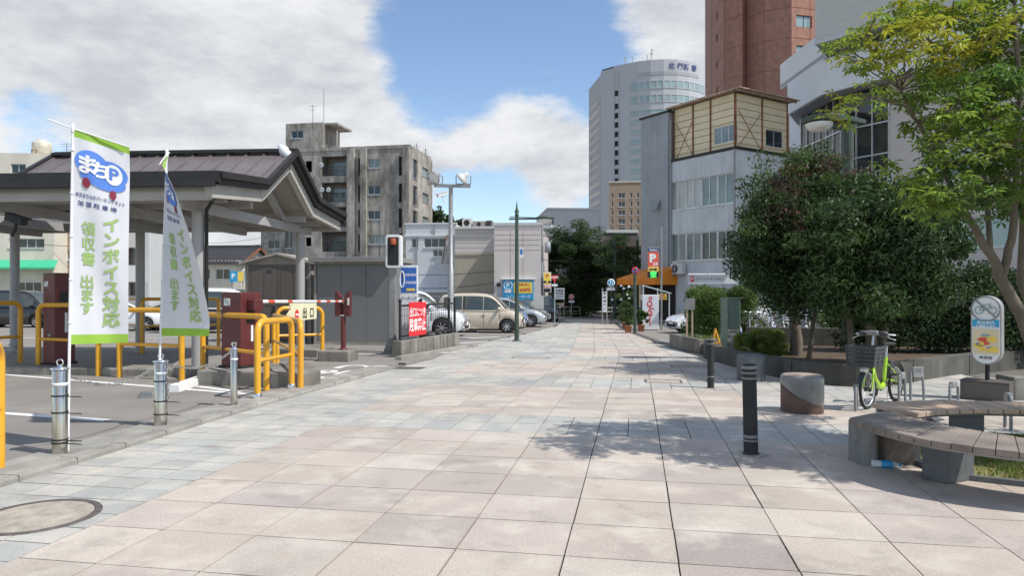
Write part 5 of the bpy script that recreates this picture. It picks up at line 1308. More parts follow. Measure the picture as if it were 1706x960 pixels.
# --- exit signal and parking board ------------------------------------------------------
def signal():
    c = gnd(654, 590); S = c.y / F; t = thing('exit_signal', 'white framed exit signal with dark face on a grey steel post', 'signal', c, R(-4)); H = (590 - 392) * S
    m = MB(); m.bar((0, 0, 0), (0, 0, H - .1), .17, .14); m.build('post', 'galv', t, .01)
    m = MB(); m.box((0, 0, .015), (.75, .6, .03))
    for a in (0, 1, 2, 3): x, y = math.cos(a * math.pi / 2), math.sin(a * math.pi / 2); m.add([(x * .08 - y * .01, y * .08 + x * .01, .03), (x * .26 - y * .01, y * .22 + x * .01, .03), (x * .08 - y * .01, y * .08 + x * .01, .5), (x * .08 + y * .01, y * .08 - x * .01, .03), (x * .26 + y * .01, y * .22 - x * .01, .03), (x * .08 + y * .01, y * .08 - x * .01, .5)], ((0, 1, 2), (5, 4, 3), (1, 4, 5, 2), (0, 3, 4, 1)))
    m.build('foot_plate', 'galv', t)
    w, h = 26 * S, 55 * S; cx, cz = 4 * S, H - h / 2
    def rr(hw, hh, r, n=6): return [(sx * (hw - r) + r * math.cos(a), sz * (hh - r) + r * math.sin(a)) for sx, sz, a0 in ((1, -1, -90), (1, 1, 0), (-1, 1, 90), (-1, -1, 180)) for a in [R(a0 + 90 * i / n) for i in range(n + 1)]]
    m = MB(); m.extrude(rr(w / 2, h / 2, .08), lambda u, v, q: (cx + u, q, cz + v), -.20, .04); b = m.build('housing', 'white', t, .012)
    m = MB(); m.extrude(rr(w / 2 - .06, h / 2 - .07, .03), lambda u, v, q: (cx + u, q, cz + v), -.206, -.19); m.build('display', 'matte_black', b)
    m = MB(); m.lathe([(.001, .11), (.07, .10), (.085, .08), (.085, -.06)], (cx, -.22, cz + h / 2 - .21), 18); m.build('warning_lamp', 'signal_orange', b)
    # board
    c = gnd(659, 592); t = thing('parking_board', 'upright white board with blue parking price panel beside the grey post', 'sign', c + V3(.02, .62, 0), R(-3)); S = c.y / F * 1.0
    W, zt = 30 * S, (592 - 441) * S
    m = MB(); m.box((W / 2, .06, zt / 2), (W, .12, zt)); m.build('board', 'white', t, .006)
    m = MB(); zb = zt - 47 * S; m.box((W / 2 + .0, -.004, (zb + zt) / 2 - .03), (W - .05, .008, zt - zb - .06)); m.build('blue_panel', 'blue', t)
    m = MB(); f = lambda x, z: (lambda u, v: (x + u, -.010, z + v)); k = W
    m.tube([(.12 * k + .06 * math.cos(a), -.012, zt - .38 + .22 * math.sin(a)) for a in [i * .314 for i in range(20)]], .018, 6, True)
    m.text('8:00-20:00', .10, f(.62 * k, zt - .26), bold=.02, aspect=.7); m.text('20:00-8:00', .10, f(.62 * k, zt - .47), bold=.02, aspect=.7); m.build('lettering', 'text_white', t)
    m = MB(); m.box((.62 * k, -.010, zt - .66), (.5 * k, .006, .07)); m.build('yellow_strip', 'sign_yellow', t)
    m = MB(); m.text('パーキング', .10, f(.5 * k, zb - .16), bold=.02, aspect=.9); m.text('クランパーキング', .001, f(.5 * k, zb - .16)); m.build('name_lettering', 'text_navy', t)
signal()
# --- low wall with black mesh fence and the red notice -------------------------------------
wa, wb, wc = gnd(668, 596), gnd(768, 579.5), None
def low_wall():
    wa = gnd(669, 597); wb = gnd(766, 581); d = wb - wa; L = d.length; u = d.normalized(); n_ = V3(-u.y, u.x, 0); rz = math.atan2(u.y, u.x); H = .42
    t = MB(); t.box((L / 2, .14, H / 2 - .1), (L, .28, H + .2)); o = t.build('low_wall', 'conc_wall', None, .015, wa, rz); tag(o, 'low stained concrete wall under the black fence at the lot corner', 'wall')
    k = MB()
    for q in range(1, 8): k.box((L * q / 8, -.004, H / 2), (.012, .012, H - .02))
    k.build('groove', 'conc_dark', o)
    k = along(dens([(wa.y - .8, wa.x + .12), (wb.y + .9, wb.x + .5)], wa.y - .8, wb.y + .9, .5), 'wall_kerb', 0, .16, -.05, .10, 'kerb'); struct(k)
    t = thing('mesh_fence', 'black mesh fence with round topped posts on the low wall', 'fence', wa + V3(0, 0, H), rz)
    hs = .95
    for q in (.05, .37, .87, .985):
        m = MB(); x = L * q; m.tube([(x, .14, 0), (x, .14, hs + .03)], .035, 10); m.lathe([(.001, .06), (.04, .04), (.05, 0), (.03, -.05)], (x, .14, hs + .05), 10); m.build('post', 'matte_black', t)
    m = MB(); m.bar((L * .05, .14, hs - .07), (L * .985, .14, hs - .07), .045, .05); m.bar((L * .05, .14, .1), (L * .985, .14, .1), .045, .05)
    k = 0
    x = L * .05 + .1
    while x < L * .98: m.bar((x, .14, .1), (x, .14, hs - .07), .007); x += .14
    for z in (.27, .45, .62, .78): m.bar((L * .05, .14, z), (L * .985, .14, z), .007)
    m.build('mesh_panel', 'matte_black', t)
    s = thing('no_parking_notice', 'red notice with white lettering tied to the mesh fence', 'sign', wa + V3(0, 0, H), rz); x0, x1 = L * .15, L * .42
    m = MB(); m.box(((x0 + x1) / 2, .08, .52), (x1 - x0, .012, .88)); m.build('board', 'sign_red', s)
    W = x1 - x0; m = MB(); f = lambda z: (lambda a, b: ((x0 + x1) / 2 + a, .072, z + b))
    m.text('出口につき', .26, f(.68), bold=.02, aspect=min(.8, W / 1.36)); m.text('駐車禁止', .36, f(.34), bold=.025, aspect=min(.75, W / 1.52)); m.build('lettering', 'text_white', s)
low_wall()
# --- street lamps -------------------------------------------------------------------------
def street_lamp(label, base, H, arm_dir, r0=.085, sc=1.0, zarm=None, round_head=True, back=None):
    t = thing('street_lamp', label, 'street lamp', base, math.atan2(arm_dir[1], arm_dir[0]), 'green street lamps')
    m = MB(); m.tube([(0, 0, 0), (0, 0, H * .25), (0, 0, H)], [r0, r0 * .9, r0 * .66], 16); m.lathe([(r0 * 1.9, 0), (r0 * 1.9, .02), (r0, .05)]); m.build('post', 'lamp_green', t)
    if back is None:
        m = MB(); m.lathe([(r0 * .75, H - .02), (r0 * 1.0, H), (r0 * .6, H + .05), (r0 * .95, H + .14), (r0 * .5, H + .22), (.004, H + .5)], n=12); m.build('finial', 'lamp_green', t)
    z = H - .12; L = .98 * sc; a = MB(); a.bar((-.28 * sc, 0, z - .01), (L * .8, 0, z + .0), .10, .045); a.bar((-.24 * sc, 0, z + .06), (L * .7, 0, z + .035), .07, .03); a.build('arm', 'lamp_green', t)
    h = MB(); h.lathe([(.001, .11), (.15, .10), (.31, .055), (.34, .02), (.30, -.02), (.27, -.02)], (L, 0, z), 24); hd = h.build('lamp_head', 'lamp_green', t)
    h = MB(); h.lathe([(.26, -.021), (.24, -.09), (.16, -.14), (.001, -.16)], (L, 0, z), 24); h.build('lens', 'lamp_lens', hd)
    return t
c = gnd(861, 569); lamp1 = street_lamp('green street lamp with pointed finial at the edge of the parking bays', c, (569 - 359) * c.y / F, (1, 0))
m = MB(); m.box((0, -.0, .0), (.03, .02, .0)); 
m = MB(); z = (569 - 421) * c.y / F; m.bar((.07, -.02, z), (.22, -.02, z), .03); m.box((.16, -.02, z), (.12, .03, .34)); m.build('address_plate', 'white', lamp1)
m = MB(); m.box((.16, -.038, z + .03), (.07, .006, .2)); m.build('address_panel', 'blue', lamp1)
# right lamp: broad flat shade, seen against the white building
def big_lamp():
    b = gnd(1413, 606); b.z = .28 + gz(b.y); S = b.y / F; t = thing('street_lamp', 'tall thick green lamp post with broad flat shade between the trees', 'street lamp', b, R(180), 'green street lamps')
    zt = EYE + (481.5 - 208) * S - b.z
    m = MB(); m.tube([(0, 0, -.3), (0, 0, zt)], .12, 18); m.build('post', 'lamp_green', t)
    m = MB()
    for sgn in (-1, 1): pass
    P = [(-.42, 0, 0), (-.1, .16, .03), (.3, .30, .06), (.62, .36, .07), (.92, .28, .06), (1.08, 0, .03), (.92, -.28, .06), (.62, -.36, .07), (.3, -.30, .06), (-.1, -.16, .03)]
    n = len(P); m.add([(x, y, zt + .12 + z) for x, y, z in P] + [(x * .98, y * .95, zt + .03 + z * .4) for x, y, z in P], [tuple(range(n)), tuple(range(n, 2 * n))[::-1]] + [(i, n + i, n + (i + 1) % n, (i + 1) % n) for i in range(n)]); m.build('shade', 'lamp_green', t, .012)
    m = MB(); m.bar((.1, 0, zt - .05), (.9, 0, zt - .02), .12, .08); m.bar((.14, 0, zt - .1), (.45, 0, zt - .04), .05, .05); m.build('bracket', 'lamp_green', t)
    m = MB(); m.lathe([(.30, .02), (.28, -.07), (.18, -.14), (.001, -.16)], (.66, 0, zt + .01), 22); m.build('lens', 'lamp_lens', t)
    m = MB()
    for z in (.42, .95): m.lathe([(.001, -.02), (.02, -.018), (.02, 0)], (.0, .12, z), 10, 'y')
    m.build('bolt', 'galv', t)
big_lamp()
# --- floodlight pole -------------------------------------------------------------------------
def flood_pole():
    b = V3((751 - 853) / F * 29, 29, gz(29)); S = 29 / F; t = thing('floodlight_pole', 'tall galvanised pole with two round floodlights on a crossbar', 'floodlight', b, R(0)); H = EYE + (481.5 - 310) * S - b.z
    m = MB(); m.tube([(0, 0, 0), (0, 0, H * .45), (0, 0, H * .45 + .02), (0, 0, H)], [.13, .125, .10, .085], 14); m.build('pole', 'galv', t)
    m = MB(); m.bar((-28 * S, 0, H + .02), (33 * S, -.1, H - .02), .12, .12); m.build('crossbar', 'galv', t)
    for x, rz, el in ((-26 * S, R(215), 18), (21 * S, R(170), 28)):
        m = MB(); d = V3(math.cos(rz) * math.cos(R(el)) * .5, math.sin(rz) * .8, -.35).normalized(); c = V3(x, 0, H + .36); q = c - d * .16
        T = d.to_track_quat('Z', 'Y').to_matrix()
        def lp(prof, nm, mat, par):
            mm = MB(); mm.lathe(prof, n=22); mm.v = [tuple(c + T @ Vector(v)) for v in mm.v]; return mm.build(nm, mat, par)
        hd = lp([(.001, -.26), (.09, -.25), (.10, -.1), (.16, -.06), (.27, .04), (.29, .12), (.27, .12)], 'floodlight', 'ac_white' if x > 0 else 'galv', t)
        lp([(.27, .115), (.15, .16), (.001, .175)], 'lens', 'lamp_lens', hd)
        mm = MB(); mm.bar((x - .3, 0, H + .08), (x + .3, 0, H + .08), .05); mm.bar((x - .3, 0, H + .08), (x - .3, 0, H + .42), .04); mm.bar((x + .3, 0, H + .08), (x + .3, 0, H + .42), .04); mm.build('yoke', 'galv', hd)
flood_pole()
# ------------------------------------------------------------------ CARS
def interp(P, x):
    if x <= P[0][0]: return P[0][1]
    for (a, b), (c, d) in zip(P, P[1:]):
        if a <= x <= c:
            q = (x - a) / (c - a) if c > a else 0; return b + (d - b) * q
    return P[-1][1]
def smooth_interp(P, x):
    if x <= P[0][0]: return P[0][1]
    for i, ((a, b), (c, d)) in enumerate(zip(P, P[1:])):
        if a <= x <= c:
            q = (x - a) / (c - a) if c > a else 0
            m0 = (d - P[i - 1][1]) / (c - P[i - 1][0]) * (c - a) if i > 0 else (d - b)
            m1 = (P[i + 2][1] - b) / (P[i + 2][0] - a) * (c - a) if i + 2 < len(P) else (d - b)
            lo, hi = min(b, d) - .02, max(b, d) + .02
            return min(hi, max(lo, (2 * q ** 3 - 3 * q * q + 1) * b + (q ** 3 - 2 * q * q + q) * m0 + (-2 * q ** 3 + 3 * q * q) * d + (q ** 3 - q * q) * m1))
    return P[-1][1]
TYPES = {   # nose at +x; shoulder line, roof line, wheel positions
 'tall': dict(L=3.75, W=1.67, wb=(1.22, -1.27), r=.30, belt=[(-1.87, .92), (-1.2, .96), (.6, .95), (1.05, .98), (1.5, .93), (1.75, .83), (1.87, .66)],
              roof=[(-1.86, .95), (-1.78, 1.45), (-1.55, 1.64), (-.6, 1.71), (.25, 1.68), (.62, 1.56), (1.22, .97)], pillars=(-1.55, -.72, .20, .95), ws=(.36, 1.14), rw=(-1.85, -1.66)),
 'hatch': dict(L=4.0, W=1.70, wb=(1.27, -1.25), r=.31, belt=[(-2., .86), (-1.2, .96), (.4, .93), (.95, .94), (1.5, .86), (1.85, .73), (2., .56)],
              roof=[(-1.98, .90), (-1.72, 1.32), (-1.3, 1.48), (-.4, 1.53), (.1, 1.47), (.5, 1.30), (1.12, .94)], pillars=(-1.45, -.65, .15, .82), ws=(.16, 1.04), rw=(-1.95, -1.5)),
 'suv': dict(L=4.4, W=1.80, wb=(1.37, -1.33), r=.36, belt=[(-2.2, 1.0), (-1.2, 1.07), (.5, 1.03), (1.1, 1.04), (1.75, .97), (2.08, .84), (2.2, .62)],
              roof=[(-2.17, 1.04), (-1.85, 1.45), (-1.4, 1.58), (-.4, 1.63), (.25, 1.58), (.62, 1.42), (1.25, 1.04)], pillars=(-1.6, -.7, .22, .98), ws=(.3, 1.18), rw=(-2.13, -1.62)),
 'wedge': dict(L=4.5, W=1.76, wb=(1.38, -1.32), r=.31, belt=[(-2.25, .98), (-1.2, .98), (.4, .92), (1.1, .90), (1.7, .80), (2.1, .68), (2.25, .52)],
              roof=[(-2.2, 1.0), (-1.5, 1.30), (-.6, 1.48), (0, 1.48), (.45, 1.36), (1.42, .88)], pillars=(-1.3, -.5, .3, 1.02), ws=(.2, 1.34), rw=(-2.1, -1.1)),
 'van': dict(L=4.75, W=1.78, wb=(1.45, -1.35), r=.33, belt=[(-2.37, 1.05), (-1.2, 1.08), (1.0, 1.05), (1.5, 1.05), (1.95, .98), (2.25, .82), (2.37, .6)],
              roof=[(-2.36, 1.08), (-2.28, 1.65), (-2.0, 1.85), (-.8, 1.93), (.55, 1.90), (1.0, 1.75), (1.72, 1.06)], pillars=(-2.05, -.9, .25, 1.25), ws=(.68, 1.62), rw=(-2.35, -2.12)),
}
paints = {}
def paint(key, col, metal=.0):
    if key not in paints: paints[key] = pm('paint_' + key, col, .32, metal, ns=2, na=.02, bump=0, coat=1.)
    return paints[key]
def car(label, kind, pcol, loc, rz, group, roofcol=None, tilt=0., name='parked_car'):
    T_ = TYPES[kind]; L, W, r = T_['L'], T_['W'], T_['r']; h = L / 2
    t = thing(name, label, 'car', loc, rz, group); t.rotation_euler = (0, tilt, rz)
    wf, wr = T_['wb']; ra = r + .055
    xs = sorted({*np.linspace(-h, h, 34).round(3).tolist(), *[round(w + ra * math.cos(a), 4) for w in (wf, wr) for a in np.linspace(0, math.pi, 13)]})
    def zbot(x):
        zb = .20 + (.06 if abs(x) > h - .25 else 0)
        for w in (wf, wr):
            if abs(x - w) < ra: zb = max(zb, r + math.sqrt(max(0, ra * ra - (x - w) ** 2)) - .0)
        return zb
    def hw(x):
        q = abs(x) / h; return W / 2 * (1 - .10 * max(0, (q - .55) / .45) ** 2.2 - .14 * max(0, (q - .88) / .12) ** 2)
    B = lambda x: smooth_interp(T_['belt'], x); RF = lambda x: smooth_interp(T_['roof'], x)
    m = MB(); V = []; K = 13
    for x in xs:
        w, zb, zt = hw(x), zbot(x), B(x); zb = min(zb, zt - .06)
        half = [(w - .05, zb), (w - .008, zb + (zt - zb) * .12), (w, zb + (zt - zb) * .45), (w - .012, zb + (zt - zb) * .62), (w - .03, zb + (zt - zb) * .90), (w - .09, zt), (w * .5, zt + .022)]
        V += [(x, y, z) for y, z in half] + [(x, -y, z) for y, z in half[::-1]]
    n = 14
    Fs = [(i * n + k, i * n + k + 1, (i + 1) * n + k + 1, (i + 1) * n + k) for i in range(len(xs) - 1) for k in range(n - 1)] + [tuple(range(n)), tuple(range((len(xs) - 1) * n, len(xs) * n))[::-1]]
    m.add(V, Fs, True)
    # greenhouse
    gx = sorted({*np.linspace(T_['roof'][0][0], T_['roof'][-1][0], 30).round(3).tolist(), *[p[0] for p in T_['roof']]})
    def gsec(x):
        zt, b = RF(x), B(x) - .005; q = max(0, min(1, (zt - b) / (1.5 - .9))); w0 = hw(x) - .05; w1 = w0 - .16 * min(1, (zt - b) / .6)
        return w0, b, w1, max(zt, b + .004)
    m2 = MB(); V = []
    for x in gx:
        w0, b, w1, zt = gsec(x); half = [(w0, b), (w0 + (w1 - w0) * .55, b + (zt - b) * .55), (w1 + .01, b + (zt - b) * .90), (w1 - .06, zt - .004 * 0), (w1 * .5, zt + .018)]
        V += [(x, y, z) for y, z in half] + [(x, -y, z) for y, z in half[::-1]]
    n2 = 10
    m2.add(V, [(i * n2 + k, i * n2 + k + 1, (i + 1) * n2 + k + 1, (i + 1) * n2 + k) for i in range(len(gx) - 1) for k in range(n2 - 1)], True)
    pc = pcol
    body = m.build('body', pc, t); m2.build('roof', roofcol or pc, t)
    # glazing
    def side_pt(x, q, s, off=.008):
        w0, b, w1, zt = gsec(x); y = w0 + (w1 - w0) * min(q / .9, 1) * (1 if q > .55 else 1); y = (w0 + (w1 - w0) * q) if q <= .55 else (w0 + (w1 - w0) * .55 + (w1 + .01 - (w0 + (w1 - w0) * .55)) * (q - .55) / .35)
        return V3(x, s * (y + off), b + (zt - b) * q)
    p0, p1, p2, p3 = T_['pillars']
    for s in (1, -1):
        for a, c in ((p0, p1 - .02), (p1 + .02, p2 - .015), (p2 + .015, p3)):
            g = MB(); N_ = 8; V = []
            for i in range(N_ + 1):
                x = a + (c - a) * i / N_; w0, b, w1, zt = gsec(x); hgt = zt - b; q0 = min(.06 / max(hgt, .05), .4); q1 = max(q0 + .02, .86 if hgt > .45 else .80)
                V += [side_pt(x, q0, s), side_pt(x, (q0 + min(q1, .9)) / 2, s), side_pt(x, min(q1, .9), s)]
            g.add(V, [(3 * i + k, 3 * i + k + 1, 3 * i + k + 4, 3 * i + k + 3) for i in range(N_) for k in range(2)], True); g.build('side_window', 'glass_car', t)
    for (a, c), nm in ((T_['ws'], 'windscreen'), (T_['rw'], 'rear_window')):
        g = MB(); V = []; N_ = 10
        for i in range(N_ + 1):
            x = a + (c - a) * i / N_; w0, b, w1, zt = gsec(x); w = w1 - .075
            sg = 1 if nm == 'windscreen' else -1
            for q in (-1, -.5, 0, .5, 1): V.append((x + .008 * sg, w * q, zt + (.026 if abs(q) < .6 else .012) + .004))
        g.add(V, [(5 * i + k, 5 * i + k + 1, 5 * i + k + 6, 5 * i + k + 5) for i in range(N_) for k in range(4)], True); g.build(nm, 'glass_car', t)
    # wheels
    for x in (wf, wr):
        for s in (1, -1):
            c = (x, s * (W / 2 - .115), r); k = MB()
            k.lathe([(r * .62, -.10), (r * .93, -.10), (r, -.07), (r, .07), (r * .93, .10), (r * .66, .10), (r * .64, .06)], c, 26, 'y'); w_ = k.build('wheel', 'rubber', t)
            k = MB(); sg = s
            k.lathe([(r * .66, .095 * sg), (r * .58, .055 * sg), (r * .60, .0)], c, 26, 'y')
            for q in range(7):
                a = q * 2 * math.pi / 7; k.bar((c[0] + .04 * math.cos(a), c[1] + sg * .075, c[2] + .04 * math.sin(a)), (c[0] + r * .62 * math.cos(a), c[1] + sg * .085, c[2] + r * .62 * math.sin(a)), .045, .02, (0, 1, 0))
            k.disc((c[0], c[1] + sg * .09, c[2]), .055, 14, (0, sg, 0)); k.build('rim', 'alu', w_)
            k = MB(); k.disc((c[0], c[1] + sg * .03, c[2]), r * .6, 20, (0, sg, 0)); k.build('brake_disc', 'matte_black', w_)
    k = MB(); k.box((0, 0, .26), (L - .5, W - .2, .16)); k.box((wf, 0, .5), (ra * 2 + .1, W - .34, .5)); k.box((wr, 0, .5), (ra * 2 + .1, W - .34, .5)); k.build('underbody', 'matte_black', t)
    # front: lamps, grille, plate; rear lamps
    def nose(y, z, off):                       # forward-most surface point of the nose at height z
        x = h
        for xx in np.linspace(h, h - .9, 60):
            if B(xx) >= z + .02 and hw(xx) - .03 >= abs(y): x = xx; break
        return x + off
    zl = B(h - .18) - .12
    for s in (1, -1):
        k = MB(); V = []
        for i in range(6):
            y = s * (W * .27 + (W / 2 - .06 - W * .27) * i / 5)
            for z in (zl - .08 + .02 * i, zl + .06 + .022 * i): V.append((nose(y, z, .014), y, z))
        k.add(V, [(2 * i, 2 * i + 1, 2 * i + 3, 2 * i + 2) for i in range(5)], True); k.build('headlight', 'headlamp', t)
        k = MB(); k.lathe([(.001, .012), (.055, .0), (.06, -.03)], (nose(W * .36, .36, .01), s * W * .36, .36), 14, 'x'); k.build('fog_lamp', 'headlamp', t)
        k = MB(); zr = B(-h + .1) - .02; k.box((-h + .06, s * (hw(-h + .06) - .06), zr - .12), (.12, .14, .34)); k.build('tail_light', 'tail_red', t)
        k = MB(); xm = p3 - .06; w0, b, w1, zt = gsec(xm); k.lathe([(.001, .1), (.05, .09), (.075, .0), (.06, -.08), (.001, -.1)], (xm, s * (w0 + .10), b + .1), 12, 'y'); k.bar((xm, s * w0, b + .06), (xm, s * (w0 + .1), b + .1), .04); k.build('mirror', pc, t)
        for a in (p1, p2 - .18 if p2 - .18 > p1 else p2): pass
        k = MB()
        for xa in (p1 + .1, p2 + .12): k.bar((xa - .18, s * (hw(xa) - .005), .80), (xa - .02, s * (hw(xa) - .005), .80), .025, .03)
        k.build('door_handle', pc, t)
        k = MB()
        for xa in (p1, p2 + .02, p3 - .02):
            zt = B(xa) - .05; zb = zbot(xa) + .06; pts = [(xa + (0 if z > .6 else 0), s * (hw(xa) + .001 - (.012 if q < .2 else .03 if q > .88 else .0)), z) for q, z in [(i / 6, zb + (zt - zb) * i / 6) for i in range(7)]]
            k.tube(pts, .006, 4, caps=False)
        k.build('door_gap', 'matte_black', t)
    k = MB(); V = []
    for i in range(7):
        y = -W * .25 + W * .5 * i / 6
        for z in (.30, .44): V.append((nose(y, z, .008), y, z))
    k.add(V, [(2 * i, 2 * i + 1, 2 * i + 3, 2 * i + 2) for i in range(6)], True); k.build('lower_grille', 'matte_black', t)
    k = MB(); V = []
    for i in range(7):
        y = -W * .22 + W * .44 * i / 6
        for z in (zl - .05, zl + .015): V.append((nose(y, z, .008), y, z))
    k.add(V, [(2 * i, 2 * i + 1, 2 * i + 3, 2 * i + 2) for i in range(6)], True); k.build('grille', 'black', t)
    k = MB(); k.box((nose(0, .46, .02), 0, .50), (.012, .33, .165)); k.build('number_plate', 'plate', t)
    return t
HD = R(-6.4)          # bays lie square to the street; nose to the street
def bay(label, kind, col, pxn, pyw, roofcol=None, head=HD, group='cars in the parking bays left of the street', dy=0):
    """pxn: photo column of the nose, pyw: row where the near front wheel meets the ground"""
    T_ = TYPES[kind]; dn = gnd(800, pyw).y; xn = (pxn - 853) / F * dn
    c, s = math.cos(head), math.sin(head); yc = dn + T_['W'] / 2 * c + T_['wb'][0] * 0 - s * 0
    n = V3(xn - T_['L'] / 2 * c, dn + T_['W'] / 2 - T_['wb'][0] * s * 0 - T_['L'] / 2 * s + s * (T_['L'] / 2 - T_['wb'][0]) * 1 + T_['wb'][0] * 0, 0)
    # put the near front wheel at row pyw
    n.y = dn + (T_['W'] / 2 - .1) * c - T_['wb'][0] * s; n.z = gz(dn)
    return car(label, kind, col, n, head, group, roofcol)
W1 = paint('white', (.72, .73, .73)); W2 = paint('pearl', (.66, .66, .64)); BE = paint('beige', (.60, .52, .40), .1); BL = paint('blue', (.02, .16, .42), .2); SI = paint('silver', (.48, .50, .52), .5); BK = paint('black', (.012, .012, .014)); GR = paint('grey', (.10, .105, .11), .4); NV = paint('navy', (.02, .025, .04), .3)
bay('white sport utility car behind the black mesh fence', 'suv', W1, 776, 562)
bay('beige tall compact car with its nose to the street', 'tall', BE, 873, 556)
bay('white hatchback parked between the beige and blue cars', 'tall', W2, 868, 551.5)
bay('blue car with white roof parked beyond the white hatchback', 'hatch', BL, 879, 548.5, W1)
bay('silver hatchback parked at the far end of the bays', 'hatch', SI, 910, 546)
bay('dark grey car behind the silver hatchback', 'hatch', GR, 917, 541)
car('white van roof visible above the beige car, parked deeper in the lot', 'van', W1, V3(-5.5, 37.5, gz(37.5)), R(8), 'cars deeper in the car park')
car('black wagon at the far left in front of the cream shop', 'van', BK, at(30, 500, 37) * 1 - V3(0, 0, at(30, 500, 37).z - gz(37)), R(3), 'cars deeper in the car park')
for lab, kind, col, px, d, rz, rc in (('white hatchback under the shelter beside the left shelter pillar', 'wedge', W1, 205, 33, 4, None), ('white car behind the second flag', 'hatch', W2, 292, 33.5, 186, None),
      ('dark van with white roof behind the gate machine', 'van', NV, 372, 31, 4, W1), ('black car peeping out left of the large flag', 'hatch', BK, 8, 41, 0, None), ('silver car in the shade behind the shelter island', 'tall', SI, 150, 36, 2, None)):
    p = at(px, 500, d); p.z = gz(d); car(lab, kind, col, p, R(rz), 'cars deeper in the car park', rc)
T_ = gnd(1098, 556); car('white low nosed car beside the vending machine', 'wedge', W1, V3(7.45 + 1.55, 30.6, gz(30.6)), R(180 + 12), 'cars in the side parking', None)
car('small dark van parked at the far end beside the warehouse', 'tall', BK, V3(2.0, 46.5, gz(46.5)), R(-84), 'cars at the far end of the street')
car('grey wagon at the back of the bays before the white office', 'suv', GR, V3(-4.2, 42.5, gz(42)), R(-6), 'cars deeper in the car park')

c = gnd(785, 553); m = MB(); m.box((0, 0, .07), (.5, .1, .14), R(8), .8); tag(m.build('wheel_stop', 'tail_red', None, .01, c), 'red wheel stop on the ground beneath the beige car', 'wheel stop')
p = at(395, 481, 48); p.z = gz(48); t = thing('parking_sign', 'blue and yellow parking sign before the tiled house', 'sign', p); S = 48 / F; Z = lambda py: EYE + (481.5 - py) * S - p.z
m = MB(); m.box((0, 0, (Z(452) + Z(470)) / 2), (24 * S, .08, Z(452) - Z(470))); m.build('board', 'sky_blue', t); m = MB(); m.box((6.5 * S, -.045, (Z(453) + Z(469)) / 2), (10 * S, .01, Z(453) - Z(469))); m.build('yellow_panel', 'sign_yellow', t)
m = MB(); m.text('P', .5, lambda u, v: (-6 * S + u, -.05, Z(461) + v), bold=.03); m.build('letter', 'text_white', t)
for x in (-9 * S, 9 * S): m = MB(); m.bar((x, .06, 0), (x, .06, Z(453)), .06); m.build('post', 'galv', t)
# ------------------------------------------------------------------ RIGHT SIDE
def round_bollard(label, px, pyb, pyt, r, rings, lean=(0, 0)):
    c = gnd(px, pyb); H = EYE + (481.5 - pyt) * c.y / F - c.z
    t = thing('black_bollard', label, 'bollard', c, 0, 'black rubber bollards with reflective rings'); t.rotation_euler = (R(lean[0]), R(lean[1]), 0)
    m = MB(); m.lathe([(r * 1.02, 0), (r, .02), (r * .98, H - .025), (r * .9, H - .006), (r * .4, H), (.001, H)], n=28); m.build('post', 'matte_black', t)
    for z, h in rings:
        m = MB(); z *= H; m.lathe([(r * 1.0, z - h / 2), (r * 1.035, z - h / 2 + .002), (r * 1.035, z + h / 2 - .002), (r * 1.0, z + h / 2)], n=28); m.build('reflective_ring', 'stone_polished', t)
    m = MB(); m.lathe([(r * 1.25, 0), (r * 1.2, .008), (r, .012)], n=28); m.build('foot_ring', 'conc_dark', t)
    m = MB(); g = random.Random(px); m.add([(.0, 0, .003)] + [((r * 2.1 + g.uniform(-.025, .03)) * math.cos(k * .4488), (r * 2.1 + g.uniform(-.025, .03)) * math.sin(k * .4488), .003) for k in range(14)], [(0, 1 + k, 1 + (k + 1) % 14) for k in range(14)]); m.build('mortar_patch', 'cover_fill', t)
    return t
round_bollard('nearest black bollard standing in dappled shade before the benches', 1251, 757, 606, .068, ((.96, .03), (.90, .018), (.84, .018), (.20, .03), (.155, .018)) , (0, -1.2))
round_bollard('scuffed black bollard standing in front of the planter wall', 1184, 647, 563, .055, ((.97, .03), (.88, .02), (.23, .02)))
# stone seats
def stone_seat(label, px, pyb, pyt, wpx, cut=True):
    c = gnd(px, pyb); r = wpx / 2 * c.y / F; c.y += r * .8; c.x *= (c.y) / (c.y - r * .8); H = EYE + (481.5 - pyt) * (c.y - r * .6) / F - c.z; H = max(.4, H)
    t = thing('stone_stool', label, 'stone seat', c, R(0), 'round stone seats')
    n = 40
    if not cut:
        m = MB(); m.lathe([(r * .99, 0), (r, .02), (r, H - .06), (r * .97, H - .02), (r * .9, H)], n=n); m.build('drum', 'stone_grey', t)
    else:
        zc = lambda a: H * (.50 - .28 * math.cos(a - R(-40)) )         # slanting split round the drum
        A = [2 * math.pi * k / n for k in range(n)]
        m = MB(); rr = r * .985; V = [(rr * math.cos(a), rr * math.sin(a), 0) for a in A] + [(rr * math.cos(a), rr * math.sin(a), zc(a) - .012) for a in A]
        m.add(V, [(k, (k + 1) % n, n + (k + 1) % n, n + k) for k in range(n)], True); m.add(V[n:], (tuple(range(n)),)); m.build('base', 'stone_rough', t)
        m = MB(); V = [(r * .93 * math.cos(a), r * .93 * math.sin(a), zc(a) - .012) for a in A] + [(r * math.cos(a), r * math.sin(a), zc(a) + .03) for a in A] + [(r * q * math.cos(a), r * q * math.sin(a), z) for q, z in ((1, H - .06), (.985, H - .025), (.95, H - .004), (.88, H)) for a in A]
        m.add(V, [(j * n + k, j * n + (k + 1) % n, (j + 1) * n + (k + 1) % n, (j + 1) * n + k) for j in range(5) for k in range(n)], True); m.build('drum', 'stone_polished', t)
    m = MB(); m.disc((0, 0, H - .0), r * .885, 40); m.build('top', 'granite_top' if cut else 'stone_grey', t)
stone_seat('round stone seat with a slanting split and rough brown base', 1336, 690, 627, 70)
